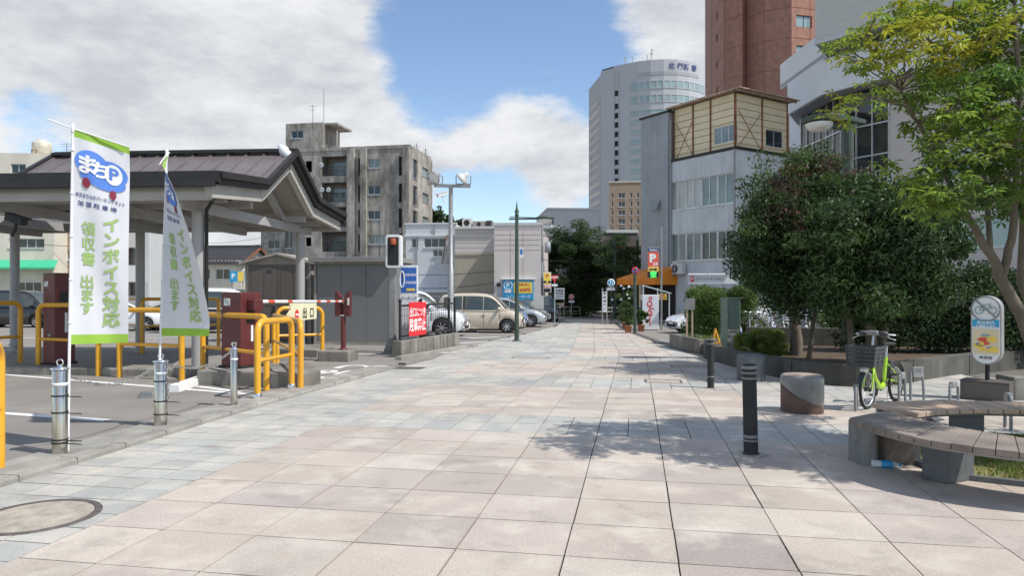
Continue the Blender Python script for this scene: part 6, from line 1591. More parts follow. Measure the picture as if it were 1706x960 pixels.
stone_seat('plain grey round stone seat against the planter wall', 1251, 636, 592, 46, False)
stone_seat('small far stone seat beside the low flower bed', 1164, 583, 562, 13, False)
stone_seat('far stone seat at the end of the planter wall', 1181, 592, 566, 17, False)
# curved benches
def seat_strip(outer, inner, z, th, planks, mat, name='seat', parent=None, gap=.012):
    def along_(P, q):
        d = [0]
        for a, b in zip(P, P[1:]): d.append(d[-1] + math.hypot(b[0] - a[0], b[1] - a[1]))
        x = q * d[-1]
        for i in range(len(P) - 1):
            if d[i] <= x <= d[i + 1] + 1e-9:
                f = (x - d[i]) / (d[i + 1] - d[i]); return V3(P[i][0] + (P[i + 1][0] - P[i][0]) * f, P[i][1] + (P[i + 1][1] - P[i][1]) * f, 0)
    m = MB(); r = random.Random(5)
    for i in range(planks):
        q0, q1 = i / planks, (i + 1) / planks; a, b, c, d = along_(outer, q0), along_(outer, q1), along_(inner, q1), along_(inner, q0)
        g = (b - a).normalized() * gap / 2; g2 = (c - d).normalized() * gap / 2; dz = r.uniform(-.003, .003)
        m.prism([(p.x, p.y) for p in (a + g, b - g, c - g2, d + g2)], z - th + dz, z + dz)
    return m.build(name, mat, parent, .004)
def chaikin(P, n=2):
    for _ in range(n):
        Q = [P[0]]
        for a, b in zip(P, P[1:]): Q += [(a[0] * .75 + b[0] * .25, a[1] * .75 + b[1] * .25), (a[0] * .25 + b[0] * .75, a[1] * .25 + b[1] * .75)]
        P = Q + [P[-1]]
    return P
def benches():
    O1 = chaikin([(3.06, 6.40), (3.04, 6.1), (3.11, 5.76), (3.21, 5.46), (3.39, 5.24), (3.66, 5.02), (4.1, 4.82), (4.7, 4.70), (5.4, 4.7)]); I1 = chaikin([(3.62, 6.80), (3.62, 6.55), (3.66, 6.3), (3.72, 6.05), (3.84, 5.8), (4.02, 5.52), (4.35, 5.30), (4.8, 5.2), (5.4, 5.2)])
    t = thing('curved_bench', 'weathered dark curved bench in front with grey stone end blocks', 'bench', (0, 0, 0), 0, 'curved plank benches round the grass bed')
    seat_strip(O1, I1, .43, .05, 24, 'wood_old', 'seat', t, .006)
    m = MB()
    o = [(x + .0, y) for x, y in O1]; i_ = [(a[0] * .9 + b[0] * .1, a[1] * .9 + b[1] * .1) for a, b in zip(O1, I1)]; j_ = [(a[0] * .1 + b[0] * .9, a[1] * .1 + b[1] * .9) for a, b in zip(O1, I1)]
    for k in (i_, j_): m.tube([(x, y, .365) for x, y in k], .015, 6)
    m.build('under_frame', 'galv', t)
    m = MB(); m.prism(chaikin([(3.40, 6.44), (3.74, 6.38), (3.76, 6.70), (3.52, 6.84), (3.30, 6.80), (3.26, 6.60)], 1), 0, .375); m.build('support', 'wood_old', t, .01)
    m = MB(); m.prism(chaikin([(3.145, 6.60), (3.15, 6.42), (3.24, 6.32), (3.31, 6.36), (3.24, 6.44), (3.22, 6.62)], 1), 0, .376); m.build('end_plate', 'stone_polished', t, .006)
    m = MB(); m.prism([(3.44, 5.93), (3.57, 5.76), (3.87, 5.90), (3.74, 6.12)], 0, .376); m.build('support', 'stone_grey', t, .012)
    m = MB(); m.prism([(4.4, 5.1), (4.75, 4.95), (4.85, 5.25), (4.5, 5.35)], 0, .376); m.build('support', 'stone_grey', t, .012)
    O2 = chaikin([(3.80, 6.62), (4.1, 6.78), (4.5, 6.86), (4.95, 6.82), (5.5, 6.62), (6.1, 6.3)]); I2 = chaikin([(3.66, 7.20), (4.0, 7.34), (4.45, 7.42), (5.1, 7.34), (5.7, 7.12), (6.4, 6.75)])
    t = thing('curved_bench', 'pale new planked curved bench behind, nearest to the green bicycle', 'bench', (0, 0, 0), 0, 'curved plank benches round the grass bed')
    seat_strip(O2, I2, .43, .045, 17, 'wood_pale', 'seat', t)
    m = MB()
    for q in (.14, .86): m.tube([(a[0] * (1 - q) + b[0] * q, a[1] * (1 - q) + b[1] * q, .37) for a, b in zip(O2, I2)], .018, 6)
    m.build('under_frame', 'galv', t)
    m = MB(); m.prism([(4.32, 6.98), (4.66, 6.96), (4.84, 7.26), (4.54, 7.30)], 0, .372); m.build('support', 'stone_grey', t, .012)
    m = MB(); m.prism([(5.75, 6.6), (6.05, 6.45), (6.2, 6.7), (5.9, 6.88)], 0, .372); m.build('support', 'stone_grey', t, .012)
    m = MB(); m.prism([(3.78, 6.80), (3.95, 6.86), (3.90, 7.10), (3.74, 7.06)], .33, .384); m.build('end_bracket', 'matte_black', t)
benches()
def bottle():
    c = gnd(1474, 780); t = thing('plastic_bottle', 'empty clear plastic bottle with blue label lying by the bench support', 'bottle', c + V3(0, 0, .034), R(-14))
    m = MB(); m.lathe([(.001, -.11), (.028, -.11), (.033, -.10), (.033, -.03)], (0, 0, 0), 16, 'x'); m.lathe([(.033, .055), (.03, .075), (.014, .10), (.013, .112)], (0, 0, 0), 16, 'x'); m.build('body', 'bottle_clear', t)
    m = MB(); m.lathe([(.0335, -.035), (.0345, -.03), (.0345, .055), (.033, .06)], (0, 0, 0), 16, 'x'); m.build('label_sleeve', 'bottle_blue', t)
    m = MB(); m.lathe([(.015, .11), (.016, .112), (.016, .13), (.001, .132)], (0, 0, 0), 12, 'x'); m.build('cap', 'bottle_blue', t)
bottle()
def pigeon():
    c = V3(4.83, 8.1, 0); t = thing('pigeon', 'dark grey pigeon pecking on the slabs beyond the bench', 'pigeon', c, R(196)); t.scale = (.86, .86, .86)
    sec = [(-.19, .098, .012, .006), (-.13, .105, .024, .012), (-.08, .115, .045, .036), (-.02, .125, .056, .056), (.04, .128, .052, .056), (.09, .130, .038, .046), (.125, .128, .025, .030), (.15, .118, .022, .024), (.175, .108, .024, .022), (.195, .10, .018, .016), (.207, .094, .008, .007), (.222, .086, .004, .003)]
    m = MB(); n = 14; V = []
    for x, z, w, h in sec: V += [(x, w * math.cos(2 * math.pi * k / n), z + h * math.sin(2 * math.pi * k / n)) for k in range(n)]
    m.add(V, [(i * n + k, i * n + (k + 1) % n, (i + 1) * n + (k + 1) % n, (i + 1) * n + k) for i in range(len(sec) - 1) for k in range(n)], True)
    for s in (1, -1): m.tube([(.0, s * .022, .08), (.005, s * .022, .035), (.0, s * .022, .004)], [.012, .006, .005], 6); m.tube([(0, s * .022, .005), (.035, s * .03, .004)], .004, 5); m.tube([(0, s * .022, .005), (.035, s * .012, .004)], .004, 5)
    m.build('body', 'pigeon', t)
    for s in (1, -1):
        m = MB(); V = []
        for x, zt, zb, y in ((.06, .15, .11, .054), (.0, .165, .10, .062), (-.06, .15, .098, .054), (-.13, .125, .098, .028), (-.17, .11, .10, .016)): V += [(x, s * y * .8, zt), (x, s * (y + .004), (zt + zb) / 2), (x, s * y, zb)]
        m.add(V, [(3 * i + k, 3 * i + k + 1, 3 * i + k + 4, 3 * i + k + 3) for i in range(4) for k in range(2)], True); m.build('wing', 'stone_grey', t)
pigeon()
# planter with low curved wall
PW = chaikin([(4.75, 17.4), (4.77, 16.2), (4.80, 14.6), (4.90, 13.4), (5.2, 12.3), (5.7, 11.72), (6.3, 11.8), (7.0, 12.4), (8.0, 13.2), (9.3, 14.2), (11.5, 15.6)], 3)
def planter():
    n = len(PW); inn = []
    for i, p in enumerate(PW):
        a, b = PW[max(i - 1, 0)], PW[min(i + 1, n - 1)]; d = Vector((b[0] - a[0], b[1] - a[1])).normalized(); inn.append((p[0] - d.y * .26, p[1] + d.x * .26))
    m = MB()
    for i in range(n - 1):
        g0, g1 = gz(PW[i][1]), gz(PW[i + 1][1]); a, b, c, d = PW[i], PW[i + 1], inn[i + 1], inn[i]
        V = [(a[0], a[1], g0 - .1), (b[0], b[1], g1 - .1), (b[0], b[1], g1 + .36), (a[0], a[1], g0 + .36), (d[0], d[1], g0 + .36), (c[0], c[1], g1 + .36), (c[0], c[1], g1), (d[0], d[1], g0)]
        m.add(V, ((0, 1, 2, 3), (3, 2, 5, 4), (4, 5, 6, 7)))
    m.add([(PW[0][0], PW[0][1], gz(17) - .1), (PW[0][0], PW[0][1], gz(17) + .36), (inn[0][0], inn[0][1], gz(17) + .36), (inn[0][0], inn[0][1], gz(17) - .1)], ((0, 1, 2, 3),))
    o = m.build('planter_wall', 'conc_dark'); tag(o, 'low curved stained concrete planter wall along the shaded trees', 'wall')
    m = MB()
    for i in range(4, n - 1, 14):
        a, b = PW[i], PW[i + 1]; d = Vector((b[0] - a[0], b[1] - a[1])).normalized(); m.box((a[0] + d.y * .003, a[1] - d.x * .003, gz(a[1]) + .17), (.012, .012, .36), math.atan2(d.y, d.x))
    m.build('joint_groove', 'matte_black', o)
    poly = inn + [(14, 19), (5.1, 19)]
    m = MB(); m.add([(x, y, gz(y) + .27) for x, y in poly], (tuple(range(len(poly))),)); struct(m.build('planter_soil', 'soil'))
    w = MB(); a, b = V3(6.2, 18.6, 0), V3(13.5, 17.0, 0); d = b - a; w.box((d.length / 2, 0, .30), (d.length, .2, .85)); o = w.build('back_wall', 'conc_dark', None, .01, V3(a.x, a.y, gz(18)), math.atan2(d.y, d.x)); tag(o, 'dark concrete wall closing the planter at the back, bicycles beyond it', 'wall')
planter()
def flower_box():
    c = gnd(1116, 578); c2 = gnd(1164, 584)
    P = [gnd(1116, 571), gnd(1136, 582), gnd(1176, 582)]; a = V3(4.72, 19.6, gz(19.6))
    t = thing('planting_box', 'low concrete planting box with grass beside the drain gutter', 'planter', V3(5.02, 18.9, gz(19)), R(6)); m = MB()
    for x, y, w, d in ((.75, .07, 1.5, .14), (.75, 2.4, 1.5, .14), (.07, 1.235, .14, 2.18), (1.43, 1.235, .14, 2.18)): m.box((x, y, .18), (w, d, .42))
    m.build('box_wall', 'conc_wall', t, .012)
    m = MB(); m.box((.75, 1.23, .1), (1.2, 2.15, .3)); m.build('soil', 'turf', t)
flower_box()
grass('weeds', [(5.2, 19.1), (6.3, 19.1), (6.1, 21.1), (5.0, 21.1)], 900, .16, gz(20) + .25, 8)
def small_sign():
    c = V3((1148 - 853) / F * 20.2, 20.2, gz(20.2) + .3); S = 20.2 / F; t = thing('notice_board', 'small grey notice on two wooden posts by the hedge', 'sign', c, R(-6)); H = EYE + (481.5 - 497) * S - c.z
    for x in (-.06, .09):
        m = MB(); m.box((x, 0, H / 2 - .1), (.045, .045, H + .1)); m.build('post', 'wood_pale', t)
    m = MB(); m.box((.02, -.035, H - .17), (.28, .02, .33)); m.build('board', 'galv', t)
small_sign()
def utility_box():
    c = V3((1217 - 853) / F * 17.3, 17.3, gz(17.3) + .25); S = 17.3 / F; H = EYE + (481.5 - 498) * S - c.z; w = 24 * S
    t = thing('utility_cabinet', 'tall green utility cabinet with cream notice behind the trimmed bush', 'cabinet', c, R(14))
    m = MB(); m.box((0, 0, H / 2), (w, w * .9, H)); m.box((0, 0, H + .01), (w + .05, w * .9 + .05, .03)); m.build('housing', 'box_green', t, .008)
    m = MB(); m.box((0, -w * .45 - .006, H * .62), (w * .68, .02, H * .48)); d = m.build('door', 'box_green', t, .006); m = MB(); m.box((0, -w * .45 - .02, H * .9), (.06, .02, .012)); m.build('handle', 'galv', d)
    m = MB(); m.box((0, -w * .45 - .01, H * .27), (w * .96, .012, H * .26)); n = m.build('notice', 'sign_cream', t)
    m = MB(); m.text('自転車放置', .075, lambda u, v: (u, -w * .45 - .019, H * .34 + v), bold=.02, aspect=.9); m.text('禁止区域', .09, lambda u, v: (u, -w * .45 - .019, H * .25 + v), bold=.02); m.build('lettering', 'text_navy', n)
    c2 = c + V3(.02, -.55, -.2); o = MB(); o.box((0, 0, .16), (.3, .25, .62)); o = o.build('stone_marker', 'stone_grey', None, .02, c2, R(5)); tag(o, 'grey stone marker post in front of the green cabinet', 'marker stone')
utility_box()
# yellow barricade leg and dark pump beside the cabinet
m = MB(); c = V3(5.05, 17.9, gz(18)); m.bar((0, 0, .1), (.14, .1, .72), .05, .03); m.bar((.30, 0, .1), (.14, .12, .72), .05, .03); m.bar((.05, .02, .36), (.25, .02, .36), .04, .03); tag(m.build('yellow_barricade', 'yellow', None, .004, c), 'yellow folding barricade leaning behind the planter wall end', 'barricade')
# --- no-bicycle sign column --------------------------------------------------------
def no_bike_sign():
    c = gnd(1640, 668); S = c.y / F; t = thing('bicycle_ban_sign', 'rounded upright bicycle ban sign with map on a dark base', 'sign', c, R(-44))
    m = MB(); m.box((0, .2, .13), (70 * S, .42, .26)); m.box((0, .2, .272), (72 * S, .44, .02)); m.build('base', 'maroon' if False else 'wood_old', t, .01)
    t.children[0].data.materials[0] = M['shed_brown']
    z0, z1 = EYE + (481.5 - 607) * S, EYE + (481.5 - 491) * S; w = 44 * S; r = w / 2
    m = MB(); m.tube([(.0, .2, .27), (.0, .2, z0 + .1)], .03, 12); m.build('stem', 'matte_black', t)
    def stad(rr): return [(rr * math.cos(a), z0 + r + rr * math.sin(a)) for a in [math.pi + math.pi * i / 16 for i in range(17)]] + [(rr * math.cos(a), z1 - r + rr * math.sin(a)) for a in [math.pi * i / 16 for i in range(17)]]
    m = MB(); m.extrude(stad(r), lambda u, v, q: (u, q, v), .10, .30); b = m.build('housing', 'galv', t, .012)
    m = MB(); m.extrude(stad(r * .90), lambda u, v, q: (u, q, v), .092, .0999); b2 = m.build('face', 'white', t)
    zc = z1 - r
    m = MB(); m.tube([(r * .93 * math.cos(a), .09, zc + r * .93 * math.sin(a)) for a in [i * math.pi / 20 for i in range(40)]], .012, 6, True); m.bar((-r * .62, .085, zc + r * .62), (r * .62, .085, zc - r * .62), .022, .01, (0, 1, 0)); m.build('ban_ring', 'bike_grey', b2)
    m = MB()
    for x in (-r * .42, r * .42): m.tube([(x + r * .27 * math.cos(a), .088, zc - r * .12 + r * .27 * math.sin(a)) for a in [i * math.pi / 12 for i in range(24)]], .008, 5, True)
    for a, b_ in (((-.42, -.12), (-.2, .3)), ((-.2, .3), (.3, .3)), ((.3, .3), (.42, -.12)), ((-.1, .3), (.05, -.12)), ((.05, -.12), (.3, .3)), ((.05, -.12), (-.42, -.12)), ((.3, .3), (.24, .42))): m.bar((a[0] * r, .088, zc + a[1] * r), (b_[0] * r, .088, zc + b_[1] * r), .014, .006, (0, 1, 0))
    m.build('bicycle_symbol', 'glass_green', b2)
    zt = zc - r * .95; zb = z0 + r * .75; hh = zt - zb
    m = MB(); m.box((0, .088, zt - hh * .10 + .02), (w * .86, .006, hh * .22)); m.build('blue_panel', 'sky_blue', b2)
    m = MB(); m.text('金沢市内', .055, lambda u, v: (u, .082, zt - hh * .05 + v), bold=.02); m.text('放置禁止区域', .042, lambda u, v: (u, .082, zt - hh * .155 + v), bold=.02); m.build('lettering', 'text_white', b2)
    m = MB(); m.box((0, .089, zb + hh * .39), (w * .86, .005, hh * .74)); mp = m.build('map_panel', 'cream_panel', b2)
    rr = random.Random(4)
    for mat, k in (('sign_orange', 3), ('sign_yellow', 6), ('glass_green', 3)):
        for q in range(k):
            m = MB()
            x, z = rr.uniform(-.26, .26) * w, zb + hh * rr.uniform(.12, .66); ww, hz = rr.uniform(.08, .2) * w, hh * rr.uniform(.04, .1); m.add([(x + ww * math.cos(a) * rr.uniform(.7, 1.2), .085 - .0004 * q, z + hz * math.sin(a) * rr.uniform(.7, 1.2)) for a in [i * math.pi / 4 for i in range(8)]][::-1], (tuple(range(8)),)); m.build('map_area', mat, mp)
    m = MB(); m.text('金沢市', .05, lambda u, v: (u * 1.1, .085, z0 + r * .52 + v), bold=.02); m.build('city_lettering', 'text_dark', b2)
no_bike_sign()
c = gnd(1696, 668); m = MB(); m.box((.12, .2, .16), (.36, .4, .36)); tag(m.build('stone_block', 'conc_wall', None, .02, c), 'rough grey stone block right of the bicycle ban sign base', 'stone block')
# --- bicycle racks and the green hire bike ---------------------------------------------------
def bike_rack(label, px, pyb, H, rz, plate=False):
    c = gnd(px, pyb); t = thing('bike_rack', label, 'bike rack', c, rz, 'grey bicycle rack hoops')
    m = MB(); m.tube([(-.09, 0, 0), (-.09, 0, H - .06), (-.07, 0, H - .02), (-.03, 0, H), (.03, 0, H), (.07, 0, H - .02), (.10, 0, H - .07), (.12, 0, .2), (.13, 0, 0)], .019, 10); m.build('hoop', 'bike_grey', t)
    m = MB(); m.box((.0, 0, H - .03), (.14, .06, .09)); m.build('lock_head', 'galv', t, .01)
    if plate: m = MB(); m.box((.02, -.02, H - .05), (.16, .02, .15)); m.build('plate', 'galv', t, .004)
bike_rack('grey rack hoop directly behind the green bicycle', 1502, 672, .42, R(40)); bike_rack('grey rack post with square head right of the green bicycle', 1526, 667, .46, R(10), True)
bike_rack('grey rack hoop left of the ban sign base', 1588, 668, .26, R(30)); bike_rack('grey rack hoop at the right edge behind the pale bench', 1680, 716, .40, R(70)); bike_rack('dark rack clamp holding the front wheel of the green bicycle', 1426, 684, .34, R(60))
def wheel_parts(parent, c, r, tyre, spokes=18, ax=V3(0, 1, 0)):
    m = MB(); m.tube([(c[0] + (r - .02) * math.cos(a), c[1], c[2] + (r - .02) * math.sin(a)) for a in [i * math.pi / 20 for i in range(40)]], .021, 8, True); w = m.build('wheel', tyre, parent)
    m = MB(); m.tube([(c[0] + (r - .05) * math.cos(a), c[1], c[2] + (r - .05) * math.sin(a)) for a in [i * math.pi / 20 for i in range(40)]], .011, 6, True)
    for k in range(spokes): a = 2 * math.pi * k / spokes; m.tube([(c[0] + .02 * math.cos(a + .5), c[1] + (.02 if k % 2 else -.02), c[2] + .02 * math.sin(a + .5)), (c[0] + (r - .055) * math.cos(a), c[1], c[2] + (r - .055) * math.sin(a))], .0016, 4)
    m.build('rim', 'alu', w)
    m = MB(); m.lathe([(.001, -.045), (.03, -.04), (.03, .04), (.001, .045)], c, 12, 'y'); m.build('hub', 'matte_black', w)
    return w
def hire_bike():
    f, b = gnd(1436, 684), gnd(1492, 669); d = f - b; L = 1.02; rz = math.atan2(d.y, d.x)
    t = thing('hire_bicycle', 'lime green hire bicycle with dark front basket standing in the rack', 'bicycle', b, rz); r = .27
    wheel_parts(t, (0, 0, r), r, 'rubber'); wheel_parts(t, (L, 0, r), r, 'rubber')
    m = MB(); hd = [(L - .13, 0, .78), (L - .10, 0, .60)]
    m.tube([(L - .105, 0, .62), (L - .22, 0, .40), (L - .34, 0, .29), (L - .47, 0, .26), (L - .56, 0, .29)], [.036, .040, .042, .042, .036], 12)
    m.tube([(L - .56, 0, .29), (L - .60, 0, .46), (L - .65, 0, .66)], .026, 10); m.tube([(L - .10, 0, .56), (L - .145, 0, .76)], .027, 10)
    for s in (1, -1):
        m.tube([(L - .58, s * .02, .36), (L - .8, s * .055, .32), (0, s * .06, r)], .013, 8); m.tube([(L - .63, s * .02, .58), (L - .85, s * .055, .42), (0, s * .06, r)], .011, 8)
        m.tube([(L - .11, s * .03, .53), (L - .06, s * .05, .50), (L - .02, s * .055, .40), (L, s * .055, r)], .013, 8)
    m.build('frame', 'bike_lime', t)
    m = MB(); m.bar((L - .30, -.034, .335), (L - .17, -.037, .48), .045, .01, (0, 1, 0)); m.build('frame_decal', 'sky_blue', t)
    m = MB(); m.tube([(L - .145, 0, .76), (L - .20, 0, .98)], .016, 10); m.build('stem', 'alu', t)
    m = MB(); m.tube([(L - .30, .27, .99), (L - .20, .20, 1.0), (L - .18, .06, 1.0), (L - .18, -.06, 1.0), (L - .20, -.20, 1.0), (L - .30, -.27, .99)], .012, 10); hb = m.build('handlebar', 'alu', t)
    for s in (1, -1):
        m = MB(); m.tube([(L - .21, s * .18, 1.0), (L - .31, s * .28, .99)], [.019, .017], 10); m.build('grip', 'rubber', hb)
        m = MB(); m.tube([(L - .20, s * .17, .985), (L - .16, s * .22, .955), (L - .21, s * .28, .93)], [.008, .007, .005], 6); m.build('brake_lever', 'alu', hb)
    m = MB(); m.box((L - .17, 0, 1.025), (.09, .13, .05)); m.build('display', 'galv', hb, .01)
    m = MB()
    for s in (1, -1): m.lathe([(.001, -.05), (.035, -.045), (.04, .0), (.03, .05), (.001, .06)], (L - .19, s * .13, 1.01), 10, 'y')
    m.build('cover', 'bike_dark', hb)
    # slatted basket
    m = MB(); x0, x1, y0, z0, z1 = L - .06, L + .24, .19, .60, .86
    for k in range(5):
        z = z0 + .03 + (z1 - z0 - .05) * k / 4; fl = .85 + .15 * k / 4
        for a, b_ in (((x0, -y0 * fl), (x1 * 1.0, -y0 * fl)), ((x0, y0 * fl), (x1, y0 * fl)), ((x1, -y0 * fl), (x1, y0 * fl)), ((x0, -y0 * fl), (x0, y0 * fl))): m.bar((*a, z), (*b_, z), .012, .042)
    for x, y in ((x0, -y0), (x0, y0), (x1, -y0), (x1, y0), ((x0 + x1) / 2, -y0), ((x0 + x1) / 2, y0), (x1, 0)): m.bar((x, y * .86, z0), (x, y, z1), .03, .016)
    m.box(((x0 + x1) / 2, 0, z0), (x1 - x0, y0 * 1.7, .02)); m.build('basket', 'bike_dark', t)
    for c, a0, a1 in (((0, 0, r), 10, 190), ((L, 0, r), 20, 150)):
        m = MB(); P = [(c[0] + (r + .025) * math.cos(R(a)), c[2] + (r + .025) * math.sin(R(a))) for a in np.linspace(a0, a1, 16)]
        m.add([(x, s * .03, z) for x, z in P for s in (-1, 1)], [(2 * i, 2 * i + 1, 2 * i + 3, 2 * i + 2) for i in range(15)], True); m.build('mudguard', 'bike_dark', t)
    m = MB(); m.tube([(L - .65, 0, .64), (L - .69, 0, .82)], .014, 10); m.build('seat_post', 'alu', t)
    m = MB(); sec = [(.14, .02, .015), (.08, .03, .02), (.0, .05, .025), (-.07, .085, .03), (-.12, .08, .028)]; V = []
    for x, w, h_ in sec: V += [(L - .69 + x, w * math.cos(a), .84 + h_ * math.sin(a)) for a in [2 * math.pi * k / 10 for k in range(10)]]
    m.add(V, [(i * 10 + k, i * 10 + (k + 1) % 10, (i + 1) * 10 + (k + 1) % 10, (i + 1) * 10 + k) for i in range(4) for k in range(10)] + [tuple(range(10)), tuple(range(40, 50))], True); m.build('saddle', 'rubber', t)
    m = MB(); m.box((L - .74, 0, .48), (.09, .09, .26)); m.build('battery', 'bike_dark', t, .01)
    m = MB(); m.lathe([(.001, -.03), (.09, -.03), (.09, -.04), (.001, -.04)], (L - .56, 0, .28), 18, 'y'); m.bar((L - .56, -.07, .28), (L - .50, -.07, .13), .02, .015); m.bar((L - .56, .07, .28), (L - .62, .07, .43), .02, .015); cr = m.build('crank', 'matte_black', t)
    for x, s, z in ((L - .50, -1, .13), (L - .62, 1, .43)): k = MB(); k.box((x, s * .12, z), (.09, .08, .02)); k.build('pedal', 'rubber', cr)
    m = MB(); m.tube([(.02, .09, r), (-.06, .13, .0)], .009, 6); m.tube([(.02, -.09, r), (-.06, -.13, .0), (-.06, .13, .0)], .009, 6); m.build('kickstand', 'alu', t)
    m = MB(); m.lathe([(.001, .07), (.04, .06), (.045, -.02), (.001, -.03)], (L + .10, 0, .54), 12, 'x'); m.build('headlight', 'lamp_lens', t)
hire_bike()
# --- parked bicycles behind the planter ---------------------------------------------------------
def city_bike(label, loc, rz):
    t = thing('parked_bicycle', label, 'bicycle', loc, rz, 'bicycles parked behind the planter'); r = .33; L = 1.1
    for x in (0, L):
        m = MB(); m.tube([(x + (r - .018) * math.cos(a), 0, r + (r - .018) * math.sin(a)) for a in [i * math.pi / 12 for i in range(24)]], .018, 6, True); w = m.build('wheel', 'rubber', t)
        m = MB(); m.tube([(x + (r - .04) * math.cos(a), 0, r + (r - .04) * math.sin(a)) for a in [i * math.pi / 12 for i in range(24)]], .012, 5, True)
        for k in range(8): a = math.pi * k / 4; m.tube([(x, 0, r), (x + (r - .04) * math.cos(a), 0, r + (r - .04) * math.sin(a))], .003, 4)
        m.build('rim', 'chrome', w)
    m = MB(); m.tube([(L - .14, 0, .80), (L - .2, 0, .55), (L - .5, 0, .32), (L - .58, 0, .30)], .020, 8); m.tube([(L - .58, 0, .30), (L - .74, 0, .80)], .016, 8)
    for s in (1, -1): m.tube([(L - .58, s * .03, .30), (0, s * .05, r), (L - .70, s * .02, .66)], .009, 6); m.tube([(L - .13, s * .03, .74), (L, s * .045, r)], .012, 6)
    m.build('frame', 'alu', t)
    m = MB(); m.tube([(L - .14, 0, .80), (L - .18, 0, 1.02), (L - .14, .12, 1.04), (L - .34, .27, 1.0)], .011, 6); m.tube([(L - .18, 0, 1.02), (L - .14, -.12, 1.04), (L - .34, -.27, 1.0)], .011, 6); m.build('handlebar', 'chrome', t)
    m = MB()
    for k in range(4):
        z = .68 + .09 * k; m.tube([(L - .02, -.16, z), (L + .24, -.16, z), (L + .24, .16, z), (L - .02, .16, z)], .007, 5, True)
    for x, y in ((L - .02, -.16), (L + .11, -.16), (L + .24, -.16), (L + .24, 0), (L + .24, .16), (L + .11, .16), (L - .02, .16)): m.tube([(x, y, .68), (x, y, .95)], .006, 5)
    m.build('basket', 'chrome', t)
    m = MB(); m.box((L - .78, 0, .86), (.24, .16, .07), 0, .8); m.build('saddle', 'rubber', t, .02)
    m = MB(); m.box((-.02, 0, .72), (.34, .13, .02)); m.build('carrier', 'chrome', t)
    m = MB(); m.add([(x + (r + .02) * math.cos(a), s * .03, r + (r + .02) * math.sin(a)) for x in (0,) for a in np.linspace(.2, 3.0, 12) for s in (-1, 1)], [(2 * i, 2 * i + 1, 2 * i + 3, 2 * i + 2) for i in range(11)], True); m.build('mudguard', 'chrome', t)
    return t
br = random.Random(21); bikes = []
proto = None
for row, (x0, y0, n, dx) in enumerate(((7.0, 21.6, 17, .52), (7.9, 24.6, 15, .58))):
    for i in range(n):
        x = x0 + i * dx + br.uniform(-.06, .06); y = y0 - i * .13 + br.uniform(-.15, .15); rz = R(90 + br.uniform(-14, 14) - 8); bikes.append((x, y, rz, row))
for x, y, rz, row in bikes:
    lab = ('silver city bicycle in the front row parked behind the planter back wall', 'silver city bicycle in the second row of the bicycle park under the trees')[row]
    if proto is None: proto = city_bike(lab, (x, y, gz(y) + .02), rz); protos = {0: proto}
    else: dup(proto, (x, y, gz(y) + .02), rz, lab, ('bicycles in the front row behind the planter', 'bicycles in the second row behind the planter')[row])
proto['group'] = 'bicycles in the front row behind the planter'
# --- vending machine and frame, parking signs ---------------------------------------------------
def vending():
    c = gnd(1070, 551); S = c.y / F; w, h = 27 * S, 58 * S; t = thing('vending_machine', 'white drinks vending machine seen from its side with red vertical lettering', 'vending machine', c + V3(0, 0, 0), R(-5))
    h = 1.83; h = (551 - 493) * S; m = MB(); m.box((w / 2, .4, h / 2 + .04), (w, .95, h)); m.build('cabinet', 'machine_white', t, .015)
    m = MB(); m.box((w / 2, .4, .03), (w - .06, .85, .06)); m.build('plinth', 'matte_black', t)
    m = MB(); m.text('DyDo', .34, lambda u, v: (w * .46 - v, -.08, h * .70 + u), bold=.03, aspect=1.1); m.box((w * .46, -.078, h * .32), (.05, .006, h * .38)); m.build('lettering', 'text_red', t)
    m = MB(); m.box((w + .004, .4, h * .62), (.012, .7, h * .5)); m.build('display_window', 'glass_pale', t)
    m = MB(); m.box((-.004, .4, h * .62), (.012, .7, h * .5)); m.build('front_window', 'glass_pale', t)
    # carport frame with yellow notice
    t2 = thing('pipe_signboard', 'thin white pipe frame with yellow notice behind the vending machine', 'frame', gnd(1112, 547) + V3(0, 1.2, 0), R(-20)); S2 = (c.y + 2) / F
    z = lambda py: EYE + (481.5 - py) * S2 - gz(c.y + 2)
    for x, py in ((-1.0, 474), (-.25, 480), (.35, 488)): m = MB(); m.bar((x, 0, 0), (x, 0, z(py)), .05); m.build('post', 'white', t2)
    m = MB(); m.bar((-1.05, 0, z(475)), (.45, 0, z(489)), .06, .06); m.build('rail', 'white', t2)
    m = MB(); m.box((.02, -.04, z(495)), (.42, .02, .32)); m.build('notice', 'sign_yellow', t2)
    m = MB(); m.text('月極', .12, lambda u, v: (.02 + u, -.055, z(493) + v), bold=.02); m.text('駐車場', .11, lambda u, v: (.02 + u, -.055, z(498) + v), bold=.02); m.build('lettering', 'text_red', t2)
vending()
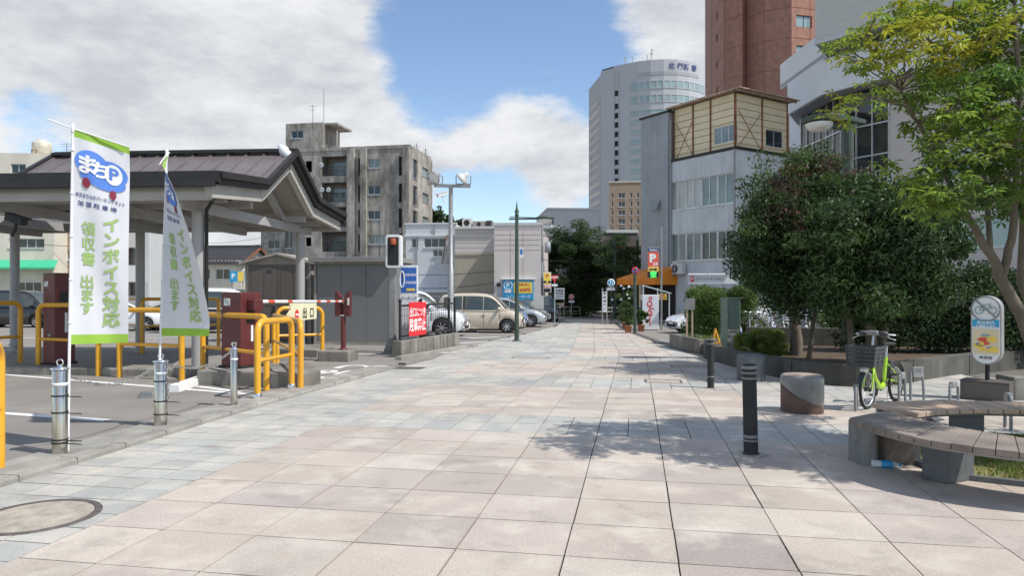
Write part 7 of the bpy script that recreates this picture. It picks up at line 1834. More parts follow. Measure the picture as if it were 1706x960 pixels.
def p24():
    d = 33.5; S = d / F; c = V3((1101 - 853) / F * d, d, gz(d)); t = thing('parking_tower_sign', 'red parking 24 sign with green lit vacancy panel on a slim pole', 'sign', c, R(0)); Z = lambda py: EYE + (481.5 - py) * S - c.z; X = lambda px: (px - 1101) * S
    m = MB(); m.tube([(.02, 0, 0), (.02, 0, Z(378))], .045, 10); m.bar((0, 0, Z(412)), (X(1079), 0, Z(412)), .04); m.build('pole', 'galv', t)
    def panel(nm, mat, y0, y1, par, x0=1079.5, x1=1096.5, dy=0., bev=.01): m = MB(); m.box(((X(x0) + X(x1)) / 2, dy, (Z(y0) + Z(y1)) / 2), (X(x1) - X(x0), .16, Z(y0) - Z(y1))); return m.build(nm, mat, par, bev)
    a = panel('red_panel', 'sign_orange', 420, 444.5, t); panel('name_panel', 'text_navy', 414.5, 419.6, t); panel('arrow_panel', 'sign_yellow', 445, 452.5, t); g = panel('vacancy_panel', 'black', 453, 463, t, 1079, 1097)
    m = MB(); f = lambda x, py, sz, y=-.084: (lambda u, v: (X(x) + u, y, Z(py) + v))
    m.text('P', .52, f(1086.5, 431, 1), bold=.05, aspect=1.1); m.text('24', .24, f(1091, 440.5, 1), bold=.02); m.build('lettering', 'text_white', a)
    m = MB(); m.text('Parking', .12, f(1088, 417, 1), bold=.02); m.build('name_lettering', 'text_white', t)
    m = MB(); m.bar((X(1081), -.085, Z(449)), (X(1091), -.085, Z(449)), .01, .07); m.add([(X(1090.5), -.087, Z(446.5)), (X(1090.5), -.087, Z(451.5)), (X(1095.5), -.087, Z(449))], ((0, 1, 2),)); m.build('arrow', 'text_dark', t)
    m = MB(); m.text('空', .30, f(1088, 458.2, 1), bold=.03); m.build('lit_letter', 'led_green', g)
p24()
def green_parking_sign():
    z0, z1 = o_Z(470), o_Z(458); a0, a1 = o_YE - o_y(1148), 0
    c = at(1146, 470, 32.5); S = 32.5 / F; t = thing('parking_signboard', 'long white parking name board standing above the hedge', 'sign', V3(c.x, c.y, gz(32.5)), R(-3)); Z = lambda py: EYE + (481.5 - py) * S - gz(32.5); X = lambda px: (px - 1146) * S
    m = MB(); m.box(((X(1146) + X(1228)) / 2, 0, (Z(473) + Z(459)) / 2), (X(1228) - X(1146), .08, Z(459) - Z(473))); m.build('board', 'grey_pale', t)
    for px in (1152, 1205): m = MB(); m.bar((X(px), .06, 0), (X(px), .06, Z(461)), .06); m.build('post', 'galv', t)
    for a, b in ((1146, 1177), (1179, 1213)): m = MB(); m.box(((X(a) + X(b)) / 2, -.06, Z(457)), (X(b) - X(a), .16, .07)); m.build('tube_lamp', 'white', t)
    m = MB(); m.box((X(1153), -.044, Z(465)), (.16, .01, .26)); m.build('red_square', 'sign_red', t)
    m = MB(); m.text('P', .2, lambda u, v: (X(1153) + u, -.052, Z(465) + v), bold=.02); m.build('square_letter', 'text_white', t)
    m = MB(); m.text('グリーンパーキングNO.2', .165, lambda u, v: (X(1181) + u, -.045, Z(465.5) + v), bold=.01, aspect=.68); m.build('lettering', 'text_dark', t)
green_parking_sign()
# --- road signs -----------------------------------------------------------------------------------
def ring_sign(name, label, px, pyb, pyc, rpx, d=None, face='blue', rim='sign_red', kind='', pole='galv', r_pole=.03):
    c = gnd(px, pyb); S = c.y / F; t = thing(name, label, 'road sign', c); zc = EYE + (481.5 - pyc) * S - c.z; r = rpx * S
    m = MB(); m.tube([(0, .04, 0), (0, .04, zc + r * .8)], r_pole, 10); m.build('post', pole, t)
    m = MB(); m.lathe([(.001, -.012), (r, -.012), (r, .012), (.001, .012)], (0, 0, zc), 28, 'y'); m.build('plate', rim, t)
    m = MB(); m.disc((0, -.016, zc), r * .80, 28, (0, -1, 0)); m.build('face', face, t)
    return t, zc, r, S
t, zc, r, S = ring_sign('no_parking_sign', 'blue and red no parking sign on the green post by the potted plants', 1058, 556, 451, 6, pole='lamp_green', r_pole=.07)
m = MB(); m.bar((-r * .6, -.02, zc + r * .6), (r * .6, -.02, zc - r * .6), .05, .006, (0, 1, 0)); m.build('slash', 'sign_red', t)
t, zc, r, S = ring_sign('pedestrian_sign', 'round blue pedestrian sign on a black post at the street end', 1018, 541, 471.5, 6.5, face='sky_blue', rim='white', pole='black')
m = MB(); m.tube([(-.04, -.02, zc + r * .5), (-.02, -.02, zc + r * .1), (-.1, -.02, zc - r * .5)], .035, 6); m.tube([(.08, -.02, zc + r * .3), (.1, -.02, zc), (.06, -.02, zc - r * .5)], .03, 6); m.build('pictogram', 'text_white', t)
m = MB(); m.box((0, -.01, zc - r - .12), (13 * S, .02, 4.5 * S)); m.build('sub_plate', 'white', t)
m = MB(); m.text('歩行者専用', .12, lambda u, v: (u, -.022, zc - r - .12 + v), bold=.02, aspect=.8); m.build('lettering', 'text_navy', t)
t, zc, r, S = ring_sign('no_entry_sign', 'red no entry sign on a thin post at the left street end', 952, 533, 495, 4.5, face='sign_red', rim='white')
m = MB(); m.box((0, -.02, zc), (r * 1.2, .006, r * .32)); m.build('bar', 'text_white', t)
m = MB(); m.box((0, -.012, zc - r - .14), (9.5 * S, .02, 3.5 * S)); m.build('sub_plate', 'white', t)
def stop_sign():
    c = gnd(924, 541); S = c.y / F; t = thing('stop_sign', 'red triangular stop sign on a pale green post', 'road sign', c); zt = EYE + (481.5 - 459) * S - c.z; w = 6.4 * S; h = 13 * S
    m = MB(); m.tube([(0, .03, 0), (0, .03, zt - .1)], .035, 10); m.build('post', 'glass_green', t)
    m = MB(); m.extrude([(-w, 0), (0, -h), (w, 0)], lambda u, v, q: (u, q, zt + v), -.012, .012); m.build('plate', 'sign_red', t)
    m = MB(); m.text('止まれ', .16, lambda u, v: (u, -.018, zt - h * .27 + v), bold=.03); m.build('lettering', 'text_white', t)
    m = MB(); m.box((0, -.01, zt - h - .12), (10 * S, .02, 3.5 * S)); m.build('sub_plate', 'white', t)
stop_sign()
def yellow_p():
    d = 44.; S = d / F; c = V3((911.5 - 853) / F * d, d, gz(d)); t = thing('parking_pole_sign', 'yellow and red illuminated parking sign box on the utility pole', 'sign', c); Z = lambda py: EYE + (481.5 - py) * S - c.z
    m = MB(); m.box((0, 0, (Z(454) + Z(488)) / 2), (13 * S, .22, Z(454) - Z(488))); m.build('box', 'white', t, .03)
    m = MB(); m.box((0, -.114, (Z(455) + Z(474)) / 2), (11.6 * S, .008, Z(455) - Z(474))); m.build('yellow_face', 'sign_yellow', t)
    m = MB(); m.box((0, -.114, (Z(475) + Z(480)) / 2), (11.6 * S, .008, Z(475) - Z(480))); m.build('red_face', 'sign_red', t)
    m = MB(); m.box((0, -.114, (Z(481) + Z(487)) / 2), (11.6 * S, .008, Z(481) - Z(487))); m.build('black_face', 'black', t)
    m = MB(); m.text('P', .32, lambda u, v: (u, -.122, Z(460.5) + v), bold=.04); m.build('letter', 'text_red', t)
    m = MB()
    for x in (-.14, .14): m.box((x, -.12, Z(470.5)), (.2, .006, .1)); m.box((x, -.12, Z(469)), (.12, .006, .08))
    m.build('car_symbol', 'text_dark', t)
    m = MB(); m.text('空車', .18, lambda u, v: (u, -.122, Z(477.6) + v), bold=.03); m.build('lettering', 'text_white', t)
    t = thing('utility_pole', 'dark utility pole at the corner of the warehouse carrying cables', 'utility pole', V3((903 - 853) / F * 44.3, 44.3, gz(44))); H = EYE + (481.5 - 372) * S - gz(44)
    m = MB(); m.tube([(0, 0, 0), (0, 0, H)], [.12, .08], 12); m.build('pole', 'grey_metal_dark', t)
    m = MB()
    for z in (H - .3, H - .7): m.bar((-.6, 0, z), (.7, 0, z), .07)
    m.build('cross_arm', 'galv', t)
    m = MB(); m.lathe([(.001, .35), (.18, .33), (.2, -.33), (.001, -.35)], (.35, -.1, H - 1.5), 14); m.build('transformer', 'grey_metal_dark', t)
    for x in (-.5, .0, .6): m = MB(); m.lathe([(.001, .16), (.04, .15), (.05, .05), (.03, 0)], (x, 0, H - .26), 8); m.build('insulator', 'white', t)
    t = thing('billboard_stand', 'pale information board on a metal stand at the street end', 'notice board', V3((932 - 853) / F * 46, 46, gz(46))); S = 46 / F; Z = lambda py: EYE + (481.5 - py) * S - gz(46)
    m = MB(); m.box((0, 0, (Z(480) + Z(499)) / 2), (17 * S, .08, Z(480) - Z(499))); m.build('board', 'white', t)
    m = MB()
    for py, s in ((485, '駐車場'), (490, '案内図'), (495, '入口→')): m.text(s, .16, lambda u, v, py=py: (u, -.046, Z(py) + v), bold=.02)
    m.build('lettering', 'text_dark', t)
    for x in (-.3, .3): m = MB(); m.bar((x, .06, 0), (x, .06, Z(481)), .05); m.build('post', 'galv', t)
    m = MB(); m.box((0, -.02, (Z(505) + Z(511)) / 2), (14 * S, .06, Z(505) - Z(511))); m.build('lower_board', 'wood_pale', t)
yellow_p()
def banner_posts():
    c = gnd(1007, 541); S = c.y / F; t = thing('banner_post', 'pair of grey posts with white vertical notice at the street end', 'post', c); H = EYE + (481.5 - 480) * S - c.z
    for x in (-.12, .14): m = MB(); m.tube([(x, 0, 0), (x, 0, H)], .04, 8); m.build('post', 'galv', t)
    m = MB(); m.box((.0, -.05, H * .62), (.24, .02, H * .55)); m.build('notice', 'white', t)
    m = MB()
    for i, ch in enumerate('車両通行止'): m.text(ch, .17, lambda u, v, i=i: (u, -.064, H * .84 - i * .22 + v), bold=.02)
    m.build('lettering', 'text_dark', t)
banner_posts()
for px, lab in ((925, 'leftmost folding pipe barrier across the far street end'), (941, 'second folding pipe barrier across the far street end'), (958, 'third folding pipe barrier in front of the dark tree')):
    c = gnd(px, 529); t = thing('pipe_barrier', lab, 'barrier', c, R(rnd.uniform(-8, 8)), 'pipe barriers at the far street end'); m = MB(); P = [(x, 0, z) for x, z in hoop_pts(.85, .85, .12)]; m.tube(P, .022, 8); m.build('frame', 'galv', t); m = MB(); m.bar((-.42, 0, .5), (.42, 0, .5), .03); m.bar((-.42, 0, .3), (.42, 0, .3), .03); m.build('cross_bar', 'galv', t)
# low guard rail and walls behind the far crossing
m = MB(); c = V3(3.4, 62, gz(62)); m.box((4.5, 0, .38), (9, .12, .1)); m.box((4.5, 0, .72), (9, .1, .1))
for k in range(6): m.box((.1 + k * 1.75, .06, .4), (.1, .1, .8))
tag(m.build('roadside_rail', 'white', None, .01, c), 'white roadside guard rail under the dark round tree', 'guard rail')
# power cables
def cable(label, a, b, sag, r=.018):
    o = MB(); n = 16; o.tube([(b - a) * (i / n) - V3(0, 0, sag * 4 * (i / n) * (1 - i / n)) for i in range(n + 1)], r, 5, caps=False); tag(o.build('power_cable', 'black', None, loc=a), label, 'cable', 'overhead cables')
cab = [((600, 470, 44), (903, 452, 44.3), .7, 'lower black cable crossing the white office to the utility pole'), ((560, 432, 60), (903, 428, 44.3), .5, 'upper thin cable crossing the white office and warehouse'), ((640, 455, 46), (903, 440, 44.3), .35, 'middle cable crossing the warehouse wall'),
       ((903, 380, 44.3), (1062, 400, 60), .6, 'cable above the round tree from the utility pole'), ((903, 392, 44.3), (1062, 412, 58), .5, 'cable just over the round tree crown'), ((903, 432, 44.3), (1062, 412, 50), .5, 'cable in front of the round tree crown'), ((903, 452, 44.3), (1065, 440, 50), .5, 'lowest cable in front of the round tree'),
       ((40, 405, 48), (330, 396, 62), .5, 'cable under the shelter roof at the far left'), ((300, 404, 60), (470, 388, 66), .4, 'cable above the tiled house'), ((230, 398, 58), (470, 402, 64), .6, 'second cable above the tiled house')]
for a, b, s, l in cab: cable(l, at(*a), at(*b), s)
t = thing('entrance_portal', 'brown portal frame at the far right street corner', 'portal', V3((1050 - 853) / F * 52, 52, gz(52))); S = 52 / F
m = MB(); m.box((0, 0, EYE + (481.5 - 412) * S - gz(52)), (52 * S, .14, .14)); m.build('lintel', 'rust', t)
for px in (1024, 1062, 1070): m = MB(); z = EYE + (481.5 - (368 if px == 1070 else 400)) * S - gz(52); m.box(((px - 1050) * S, 0, z / 2), (.2, .2, z)); m.build('post', 'cream_wall' if px == 1070 else 'lamp_green', t)
# ------------------------------------------------------------------ TREES AND PLANTS
def leaf_cloud(name, pts, mat, parent, size, palette, seed, shape='leaf', flat=.5, aspect=.5, jitter=.35, stuff=False):
    """pts: (centre, radius vector, count) clumps of separate leaf faces; colour varies leaf by leaf and clump by clump"""
    g = np.random.default_rng(seed); C, S, Cl = [], [], []
    for (c, rad, n, ci) in pts:
        u = g.normal(size=(n, 3)); u /= np.linalg.norm(u, axis=1)[:, None]; q = g.random(n) ** (1 / 2.2)
        C.append(np.array(c) + u * q[:, None] * np.array(rad)); Cl.append(np.full(n, ci))
    C = np.concatenate(C); Cl = np.concatenate(Cl).astype(int); n = len(C)
    pal = np.array(palette)
    base = pal[Cl] * g.uniform(1 - jitter, 1 + jitter, (n, 1)) * g.uniform(.9, 1.1, (n, 3))
    if shape == 'leaf':
        a = g.uniform(0, 2 * np.pi, n); up = g.normal(0, flat, n)
        d = np.stack([np.cos(a) * np.cos(up), np.sin(a) * np.cos(up), np.sin(up) - .25], 1); d /= np.linalg.norm(d, axis=1)[:, None]
        nr = np.stack([g.normal(0, flat, n), g.normal(0, flat, n), np.ones(n)], 1); s = np.cross(d, nr); s /= np.linalg.norm(s, axis=1)[:, None]; w = np.cross(s, d)
        L = size * g.uniform(.6, 1.3, n)[:, None]
        V = np.stack([C - d * L * .5, C + s * L * aspect * .5 + w * L * .12, C + d * L * .5 - w * L * .08, C - s * L * aspect * .5 + w * L * .12], 1).reshape(-1, 3)
        I = np.arange(n)[:, None] * 4; Fc = np.concatenate([I + [0, 1, 2], I + [0, 2, 3]], 0); k = 4; col = np.repeat(base, 4, 0)
    else:                                    # whorl: leaflets radiating from one stalk, drooping
        m_ = 6; V = []; Fc = []; col = []
        a0 = g.uniform(0, 2 * np.pi, n); tilt = g.normal(0, .35, (n, 2))
        Vl = []
        for j in range(m_):
            a = a0 + 2 * np.pi * j / m_ + g.normal(0, .12, n); droop = g.normal(-.32, .22, n)
            d = np.stack([np.cos(a), np.sin(a), droop + tilt[:, 0] * np.cos(a) + tilt[:, 1] * np.sin(a)], 1); d /= np.linalg.norm(d, axis=1)[:, None]
            s = np.cross(d, np.array([0, 0, 1.])); s /= np.linalg.norm(s, axis=1)[:, None]; w = np.cross(s, d); L = size * g.uniform(.7, 1.25, n)[:, None]
            Vl.append(np.stack([C + d * L * .08, C + d * L * .55 + s * L * aspect * .5 + w * L * .06, C + d * L - w * L * .12, C + d * L * .55 - s * L * aspect * .5 + w * L * .06], 1))
            col.append(np.repeat((base * g.uniform(.88, 1.12, (n, 1)))[:, None, :], 4, 1))
        V = np.concatenate(Vl, 0).reshape(-1, 3); col = np.concatenate(col, 0).reshape(-1, 3); N = n * m_; I = np.arange(N)[:, None] * 4; Fc = np.concatenate([I + [0, 1, 2], I + [0, 2, 3]], 0)
    me = bpy.data.meshes.new(name); me.from_pydata(V.tolist(), [], Fc.tolist()); me.materials.append(M[mat])
    ca = me.color_attributes.new('leaf', 'FLOAT_COLOR', 'POINT'); ca.data.foreach_set('color', np.concatenate([np.clip(col, 0, 1), np.ones((len(col), 1))], 1).astype(np.float32).ravel())
    o = bpy.data.objects.new(name, me); COL.objects.link(o)
    if parent is not None: o.parent = parent
    return o
def limb(m, a, b, r0, r1, rg, sag=.0, n=6, wob=.05):
    a, b = V3(*a), V3(*b); L = (b - a).length; P = []
    for i in range(n + 1):
        q = i / n; P.append(a.lerp(b, q) + V3(rg.uniform(-1, 1), rg.uniform(-1, 1), rg.uniform(-1, 1)) * L * wob * math.sin(q * math.pi) + V3(0, 0, sag * L * math.sin(q * math.pi)))
    m.tube(P, [r0 + (r1 - r0) * (i / n) for i in range(n + 1)], 8); return P
def tree(name, label, base, trunks, clumps, palette, leafsize, n_leaf, mat='leaf', bark='bark', seed=1, shape='leaf', flat=.5, aspect=.5, group=None, spread=(.40, .72), twig=.012, sub=5):
    """trunks: lists of (point, radius) from the ground up; clumps: (x, y, z, rx, ry, rz, colour index) in world metres"""
    base = V3(*base); t = thing(name, label, 'tree', base, 0, group); rg = random.Random(seed)
    m = MB(); ends = []
    for tr in trunks:
        P = [V3(*p) - base for p, _ in tr]; R_ = [r for _, r in tr]; Q, RR = [], []
        for i in range(len(P) - 1):
            for k in range(4): q = k / 4; Q.append(P[i].lerp(P[i + 1], q) + V3(rg.uniform(-1, 1), rg.uniform(-1, 1), 0) * R_[i] * .22); RR.append(R_[i] + (R_[i + 1] - R_[i]) * q)
        Q.append(P[-1]); RR.append(R_[-1]); m.tube(Q, RR, 10); ends += list(zip(Q, RR))[len(Q) // 4:]
    m.build('trunk', bark, t)
    b = MB(); pts = []
    tot = sum(c[3] * c[4] * c[5] for c in clumps)
    for c in clumps:
        p = V3(c[0], c[1], c[2]) - base
        e, r_ = min(ends, key=lambda er: (er[0] - p).length + max(0, er[0].z - p.z) * 1.5)
        Pb = limb(b, e, p, min(r_ * .6, .02 + .012 * (p - e).length), twig, rg, .06)
        k = max(1, int(n_leaf * (c[3] * c[4] * c[5]) / tot)); 
        for q in range(sub):                # several small sprays inside each clump leave gaps
            o = V3(rg.gauss(0, .5) * c[3], rg.gauss(0, .5) * c[4], rg.gauss(0, .45) * c[5]); f = rg.uniform(*spread)
            limb(b, Pb[-2], p + o, twig, twig * .4, rg, 0, 3)
            ci = c[6] if not isinstance(c[6], (list, tuple)) else rg.choice(c[6]); pts.append((tuple(p + o), (c[3] * f, c[4] * f, c[5] * f * .8), max(1, int(k / sub)), ci))
    b.build('branch', bark, t)
    leaf_cloud('crown', pts, mat, t, leafsize, palette, seed, shape, flat, aspect)
    return t
vr = random.Random(99)
def px_clumps(L, d, r, dj=.5, rr=(.8, 1.2), squash=.8):
    out = []
    for e in L:
        px, py = e[0], e[1]; ci = e[2] if len(e) > 2 else 0; rad = r * (e[3] if len(e) > 3 else 1); dd = d + vr.uniform(-dj, dj); p = at(px, py, dd); f = vr.uniform(*rr)
        out.append((p.x, p.y, p.z, rad * f, rad * f, rad * f * squash, ci))
    return out
# near tree: light, yellow-green, grows out of the grass bed
YG = [(.17, .25, .03), (.12, .21, .035), (.28, .30, .03), (.08, .16, .035)]
near = [(1395, 72, 0), (1432, 58, 0), (1478, 40, 2), (1530, 24, 0), (1585, 22, 2), (1645, 18, 0), (1695, 22, 1), (1412, 96, 0), (1455, 108, 0), (1505, 82, 2), (1560, 84, 0), (1620, 86, 1), (1680, 84, 0),
        (1398, 165, 2), (1435, 158, 0), (1482, 162, 0), (1540, 146, 1), (1600, 146, 0), (1660, 146, 3), (1530, 205, 1), (1556, 214, 0), (1612, 206, 3), (1675, 204, 1), (1560, 236, 0), (1565, 270, 0), (1540, 268, 1), (1592, 262, 3), (1655, 258, 1), (1525, 312, 0), (1575, 318, 1), (1615, 305, 3), (1640, 320, 1), (1690, 330, 3), (1700, 290, 1), (1530, 348, 1)]
near = [(e[0], e[1], e[2], .62 if e[0] < 1500 else .8 if e[0] < 1570 else 1.) for e in near] + [(1620, 50, 0, 1.), (1660, 55, 2, 1.), (1600, 180, 1, 1.), (1650, 185, 0, 1.), (1690, 140, 1, 1.), (1690, 240, 3, 1.), (1560, 60, 2, .8), (1510, 120, 0, .7), (1460, 80, 2, .6)]
NC = px_clumps(near, 6.5, .36, .7)
for _ in range(40):                                            # the crown goes on above and beside the frame
    a, q = vr.uniform(0, 6.28), vr.uniform(.2, 1); x, y, z = 6.3 + 1.5 * q * math.cos(a), 6.2 + 1.6 * q * math.sin(a), vr.uniform(2.8, 4.9)
    if x / max(y, .5) < .72 and z < 1.6 + .40 * y: continue
    NC.append((x, y, z, .38, .38, .28, vr.choice((0, 1, 2, 3))))
D_ = 6.5; B_ = V3(5.3, 6.55, 0.02)
f1 = at(1669, 466, D_); low = at(1706, 540, D_)
tree('ash_tree', 'light yellow green tree with forked pale trunk rising from the grass bed', B_,
     [[(B_, .075), (low, .06), (f1, .05), (at(1650, 425, D_), .04), (at(1612, 360, D_), .032), (at(1560, 260, D_), .022), (at(1500, 150, D_), .012)],
      [(f1, .042), (at(1684, 400, D_), .036), (at(1694, 300, D_), .03), (at(1700, 160, D_), .024), (at(1690, 0, D_), .016), (at(1690, -60, D_), .01)],
      [(at(1650, 425, D_), .028), (at(1645, 330, D_ + .2), .022), (at(1630, 230, D_ + .3), .018), (at(1580, 110, D_ + .4), .011)],
      [(B_ + V3(.12, .1, 0), .05), (at(1702, 470, D_ + .4), .038), (at(1704, 330, D_ + .4), .03), (at(1720, 120, D_ + .4), .02)]],
     NC, YG, .088, 5600, 'leaf', 'bark_pale', 5, 'whorl', aspect=.36, twig=.006, sub=6)
# shaded trees in the planter
DG = [(.036, .074, .018), (.050, .096, .022), (.105, .068, .044), (.085, .15, .028), (.028, .058, .015)]
A_ = []
for px, py, ci in ((1260, 300, 3), (1290, 270, 3), (1325, 262, 2), (1350, 285, 2), (1245, 335, 0), (1285, 325, 2), (1330, 320, 2), (1362, 300, 2), (1240, 380, 0), (1275, 375, 2), (1315, 370, 0), (1355, 360, 2), (1235, 425, 0), (1270, 420, 0), (1310, 415, 4), (1345, 410, 0), (1370, 385, 0), (1240, 462, 0), (1270, 462, 4), (1305, 460, 4), (1340, 455, 0), (1262, 485, 0), (1300, 488, 4), (1335, 490, 0)):
    A_ += px_clumps([(px + 16, py, [ci, ci, 0, 1])], 14.4, .40, 1.0)
for _ in range(34):
    px, py = vr.uniform(1266, 1372), vr.uniform(300, 500); A_ += px_clumps([(px, py, [0, 1, 2 if py < 380 else 0, 4])], 14.2, .5, .9)
bA = gnd(1326, 592, .28); bA.z = gz(bA.y) + .27
tree('evergreen_tree', 'dark shaded tree with reddish brown new leaves on top', bA, [[(bA, .13), (bA + V3(.0, 0, 1.2), .11), (bA + V3(-.05, .1, 2.4), .08), (bA + V3(.1, 0, 3.6), .04)], [(bA + V3(0, 0, 1.1), .07), (bA + V3(-.7, .3, 2.4), .03)], [(bA + V3(0, 0, 1.3), .07), (bA + V3(.6, -.3, 2.6), .03)]], A_, DG, .08, 62000, 'leaf', 'bark', 12, flat=.7, spread=(.6, 1.0))
bS = gnd(1348, 597, .28); bS.z = gz(bS.y) + .27
Sc = px_clumps([(1385, 420, 0), (1370, 460, 1), (1395, 385, 1), (1360, 440, 0), (1410, 340, 1)], 13.6, .34, .5)
tree('slender_tree', 'slender pale leaning trunk with sparse leaves in front of the dark trees', bS, [[(bS, .05), (at(1352, 560, bS.y), .045), (at(1362, 500, bS.y), .04), (at(1375, 440, bS.y), .032), (at(1362, 400, bS.y), .018)]], Sc, DG, .10, 1300, 'leaf', 'bark_pale', 14)
Bc = []
for px, py, ci in ((1455, 318, 1), (1440, 345, 0), (1490, 330, 0), (1530, 345, 1), (1385, 365, 1), (1425, 365, 0), (1470, 365, 0), (1515, 380, 1), (1550, 385, 1), (1375, 405, 1), (1415, 410, 0), (1455, 405, 0), (1500, 415, 0), (1540, 425, 0), (1580, 420, 0), (1380, 450, 1), (1420, 455, 0), (1465, 450, 0), (1505, 455, 0), (1550, 460, 0), (1395, 485, 0), (1435, 490, 1), (1480, 492, 1), (1525, 495, 0), (1410, 512, 3), (1450, 512, 1), (1500, 520, 4)):
    Bc += px_clumps([(px, py, [ci, ci, 1])], 12.8, .45, .7)
for _ in range(30):
    Bc += px_clumps([(vr.uniform(1400, 1545), vr.uniform(340, 500), [0, 0, 1])], 12.8, .48, .7)
bB = V3(6.6, 13.0, gz(13.0) + .27)
tree('glossy_evergreen', 'broad evergreen with drooping glossy dark leaves behind the green bicycle', bB, [[(bB, .10), (bB + V3(.0, 0, 1.6), .08), (bB + V3(-.3, .1, 3.2), .04)], [(bB + V3(.3, .2, 0), .09), (bB + V3(.5, .2, 1.8), .07), (bB + V3(.9, .0, 2.8), .03)], [(bB + V3(-.25, .1, 0), .07), (bB + V3(-.5, 0, 2.2), .04)]], Bc, DG, .125, 42000, 'leaf_gloss', 'bark', 17, flat=.8, aspect=.36, spread=(.6, 1.0))
def shrub(name, label, base, size, n, palette, leafsize, seed, mat='leaf', cat='shrub', box=False, aspect=.5, group=None, rz=0., stems=True):
    """size = (w, d, h); box=True gives a clipped hedge with a flat top"""
    t = thing(name, label, cat, base, rz, group); g = random.Random(seed); w, d, h = size; pts = []
    k = max(60, int(w * d * h * 22)) if box else 130
    k = min(k, 300)
    for _ in range(k):
        if box: r_ = min(.34, .3 * min(w, d, h) + .06); p = (g.uniform(-.5, .5) * max(w - r_, .1), g.uniform(-.5, .5) * max(d - r_, .1), g.uniform(.10, .95) * max(h - r_ * .7, .1))
        else:
            v = V3(g.gauss(0, 1), g.gauss(0, 1), g.gauss(0, 1)).normalized() * g.random() ** .4; v = V3(max(-.86, min(.86, v.x * 1.15)), max(-.86, min(.86, v.y * 1.15)), max(-.8, min(.84, v.z * 1.15))); p = (v.x * w / 2, v.y * d / 2, h / 2 + v.z * h / 2); r_ = min(w, h) * .15
        pts.append((p, (r_, r_, r_ * .85), max(1, n // k), g.randrange(len(palette))))
    m = MB()
    for q in range(6): m.tube([(w * .12 * math.cos(q), d * .12 * math.sin(q), 0), (w * .25 * math.cos(q * 1.3), d * .25 * math.sin(q * 1.3), h * .7)], [.02, .008], 6)
    m.build('stem', 'bark', t)
    leaf_cloud('foliage', pts, mat, t, leafsize, palette, seed, 'leaf', .8, aspect)
    return t
HG = [(.085, .145, .03), (.065, .115, .024), (.115, .18, .036)]
c = gnd(1257, 592, .27); shrub('trimmed_bush', 'rounded clipped bush on the planter in front of the parked bicycles', V3(c.x + .22, c.y + .2, gz(c.y) + .2), (1.12, 1.0, .60), 34000, [(.17, .23, .045), (.14, .20, .04), (.20, .26, .05)], .035, 31)
shrub('ivy_hedge', 'tall leafy hedge behind the green cabinet with sunlit top', V3(6.75, 22.9, gz(22.9) + .0), (2.2, .9, 2.0), 45000, HG, .08, 32, box=True, cat='hedge')
shrub('ivy_column', 'dense upright leafy shrub beside the planting box and white car', V3(6.0, 21.5, gz(21.5) + .1), (.8, .9, 1.85), 18000, HG, .08, 33, box=True)
shrub('dark_hedge', 'tall dark hedge behind the bicycle ban sign', V3(10.3, 15.9, gz(16) + .25), (5.6, 1.5, 2.25), 32000, [(.035, .07, .022), (.045, .085, .026), (.065, .11, .03)], .11, 34, 'leaf_gloss', 'hedge', True, rz=R(-8))
shrub('fern_tuft', 'small light green tuft on the planter behind the bicycle saddle', V3(6.35, 12.6, gz(12.6) + .26), (.5, .5, .25), 700, [(.10, .17, .03)], .12, 35, aspect=.2)
for i, (x, y, w, lab) in enumerate(((9.5, 20.6, .8, 'sunlit low shrub among the parked bicycles'), (11.6, 27.5, 5.5, 'hedge of bright leaves behind the bicycle rows'))): shrub('back_hedge', lab, V3(x, y, gz(y)), (w, .8, 1.3 if i == 0 else 2.6), 2500 if i == 0 else 9000, HG, .12, 40 + i, box=True, cat='hedge')
# round dark tree and far greenery at the street end
KT_ = [(.040, .078, .022), (.055, .10, .028), (.030, .058, .018), (.075, .125, .034)]
Kc = []
for px, py in ((955, 392), (935, 402), (975, 398), (918, 418), (945, 420), (975, 420), (998, 412), (912, 440), (935, 445), (965, 445), (995, 440), (920, 462), (950, 468), (980, 465), (1002, 460), (945, 492), (975, 492), (960, 512), (990, 500), (935, 480), (1000, 485), (1005, 430), (910, 428)): Kc += px_clumps([(px, py, [0, 1, 2])], 60, 1.75, 1.6)
b = V3((965 - 853) / F * 60, 60, gz(60)); tree('round_tree', 'dark dome shaped tree closing the far end of the street', b, [[(b, .3), (b + V3(0, 0, 2.5), .22), (b + V3(.2, 0, 5), .08)]], Kc, KT_, .20, 70000, 'leaf', 'bark', 51)
Kc = []
for px, py in ((1020, 415), (1035, 428), (1045, 445), (1030, 450), (1015, 440), (1050, 465), (1035, 470), (1022, 478), (1045, 490), (1060, 440), (1058, 415), (1030, 498)): Kc += px_clumps([(px, py, [1, 3, 0])], 52, .75, 1.0)
b = V3((1038 - 853) / F * 52, 52, gz(52)); tree('corner_tree', 'small leafy tree climbing the portal frame left of the orange awning', b, [[(b, .1), (b + V3(0, 0, 2.0), .07), (b + V3(.2, 0, 3.6), .03)]], Kc, KT_, .22, 5000, 'leaf', 'bark', 53)
shrub('street_end_hedge', 'low dark hedge under the round tree across the crossing', V3(6.5, 64, gz(64)), (10, 2.2, 1.9), 9000, KT_, .28, 54, cat='hedge', box=True)
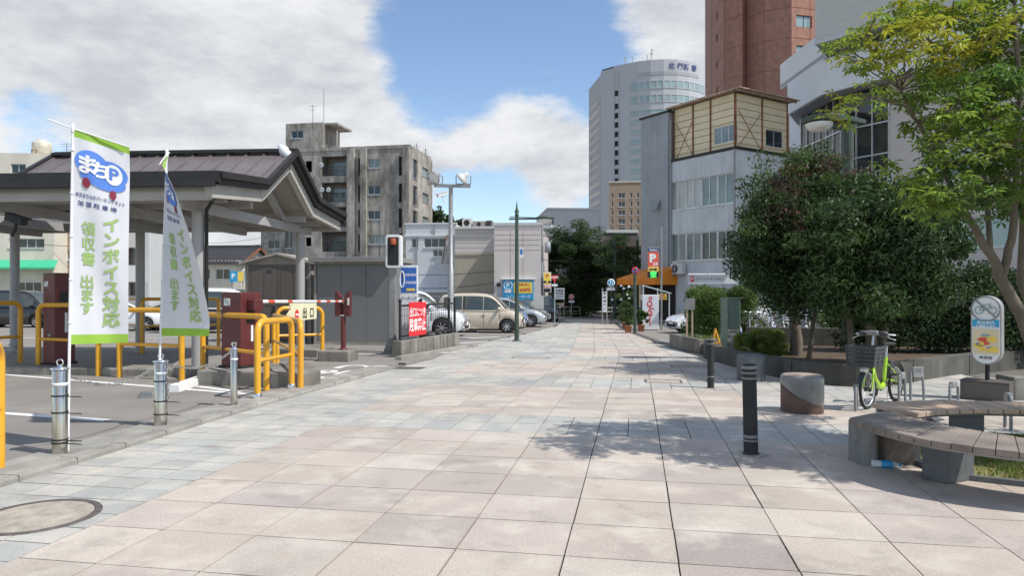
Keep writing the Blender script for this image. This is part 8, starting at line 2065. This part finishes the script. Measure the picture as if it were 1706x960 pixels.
# potted plants by the no-parking post
def potted(label, px, pyb, h, w, seed, flower=False):
    c = gnd(px, pyb); t = thing('potted_plant', label, 'plant', c, 0, 'potted plants at the foot of the green post'); m = MB(); m.lathe([(.001, 0), (.12, 0), (.17, .28), (.18, .28), (.18, .32), (.15, .32), (.14, .27), (.001, .27)], n=18); m.build('pot', 'pot', t)
    m = MB()
    for k in range(5): m.tube([(0, 0, .27), (w * .3 * math.cos(k * 1.3), w * .3 * math.sin(k * 1.3), h * .7)], [.012, .006], 5)
    m.build('stem', 'bark', t); g = random.Random(seed); pts = []
    for _ in range(16): pts.append(((g.gauss(0, .28) * w, g.gauss(0, .28) * w, .3 + h * g.uniform(.12, .9)), (w * .2, w * .2, h * .12), 60, g.randrange(2)))
    leaf_cloud('foliage', pts, 'leaf', t, .12, [(.05, .09, .02), (.08, .14, .03)], seed, 'leaf', .8)
    if flower:
        m = MB()
        for _ in range(9):
            x, y, z = g.gauss(0, .3) * w, g.gauss(-.2, .2) * w, .4 + h * g.uniform(.55, 1.0)
            m.lathe([(.004, .12), (.02, .06), (.05, .02), (.09, .0)], (x, y, z), 8)
        m.build('blossom', 'flower', t)
potted('potted plant with hanging white blossoms beside the green post', 1042, 549, 1.75, .95, 61, True); potted('low bushy potted plant left of the green post', 1046, 555, .8, .7, 62); potted('small potted plant between the green post and vending machine', 1068, 553, .7, .45, 63)
# trees far behind the low buildings and the overgrown arch at the apartment
def far_tree(label, px, pyt, pyb, w, d, seed):
    S = d / F; b = V3((px - 853) / F * d, d, gz(d)); zt, zb = EYE + (481.5 - pyt) * S, EYE + (481.5 - pyb) * S; g = random.Random(seed); Cl = []
    for _ in range(16): Cl.append((b.x + g.gauss(0, .30) * w, d + g.gauss(0, .3) * w, zb + (zt - zb) * g.uniform(.15, .95), w * .24, w * .24, w * .2, g.choice((0, 1, 3))))
    tree('background_tree', label, b, [[(b, .2), (V3(b.x, d, zb), .15), (V3(b.x, d, (zt + zb) / 2), .06)]], Cl, [(.04, .075, .02), (.03, .06, .018), (0, 0, 0), (.06, .10, .025)], .32, 3500, 'leaf', 'bark', seed, group='trees beyond the low buildings')
far_tree('green tree showing between the apartment block and the white office', 727, 352, 378, 3.2, 86, 71); far_tree('low green tree top behind the white office roof', 752, 368, 382, 2.6, 84, 72)
shrub('creeper_arch', 'ivy covered arch at the left foot of the apartment block', V3((402 - 853) / F * 68, 68, gz(68)), (2.2, .8, 5.6), 2500, [(.03, .06, .018), (.05, .09, .02)], .25, 73, box=True)
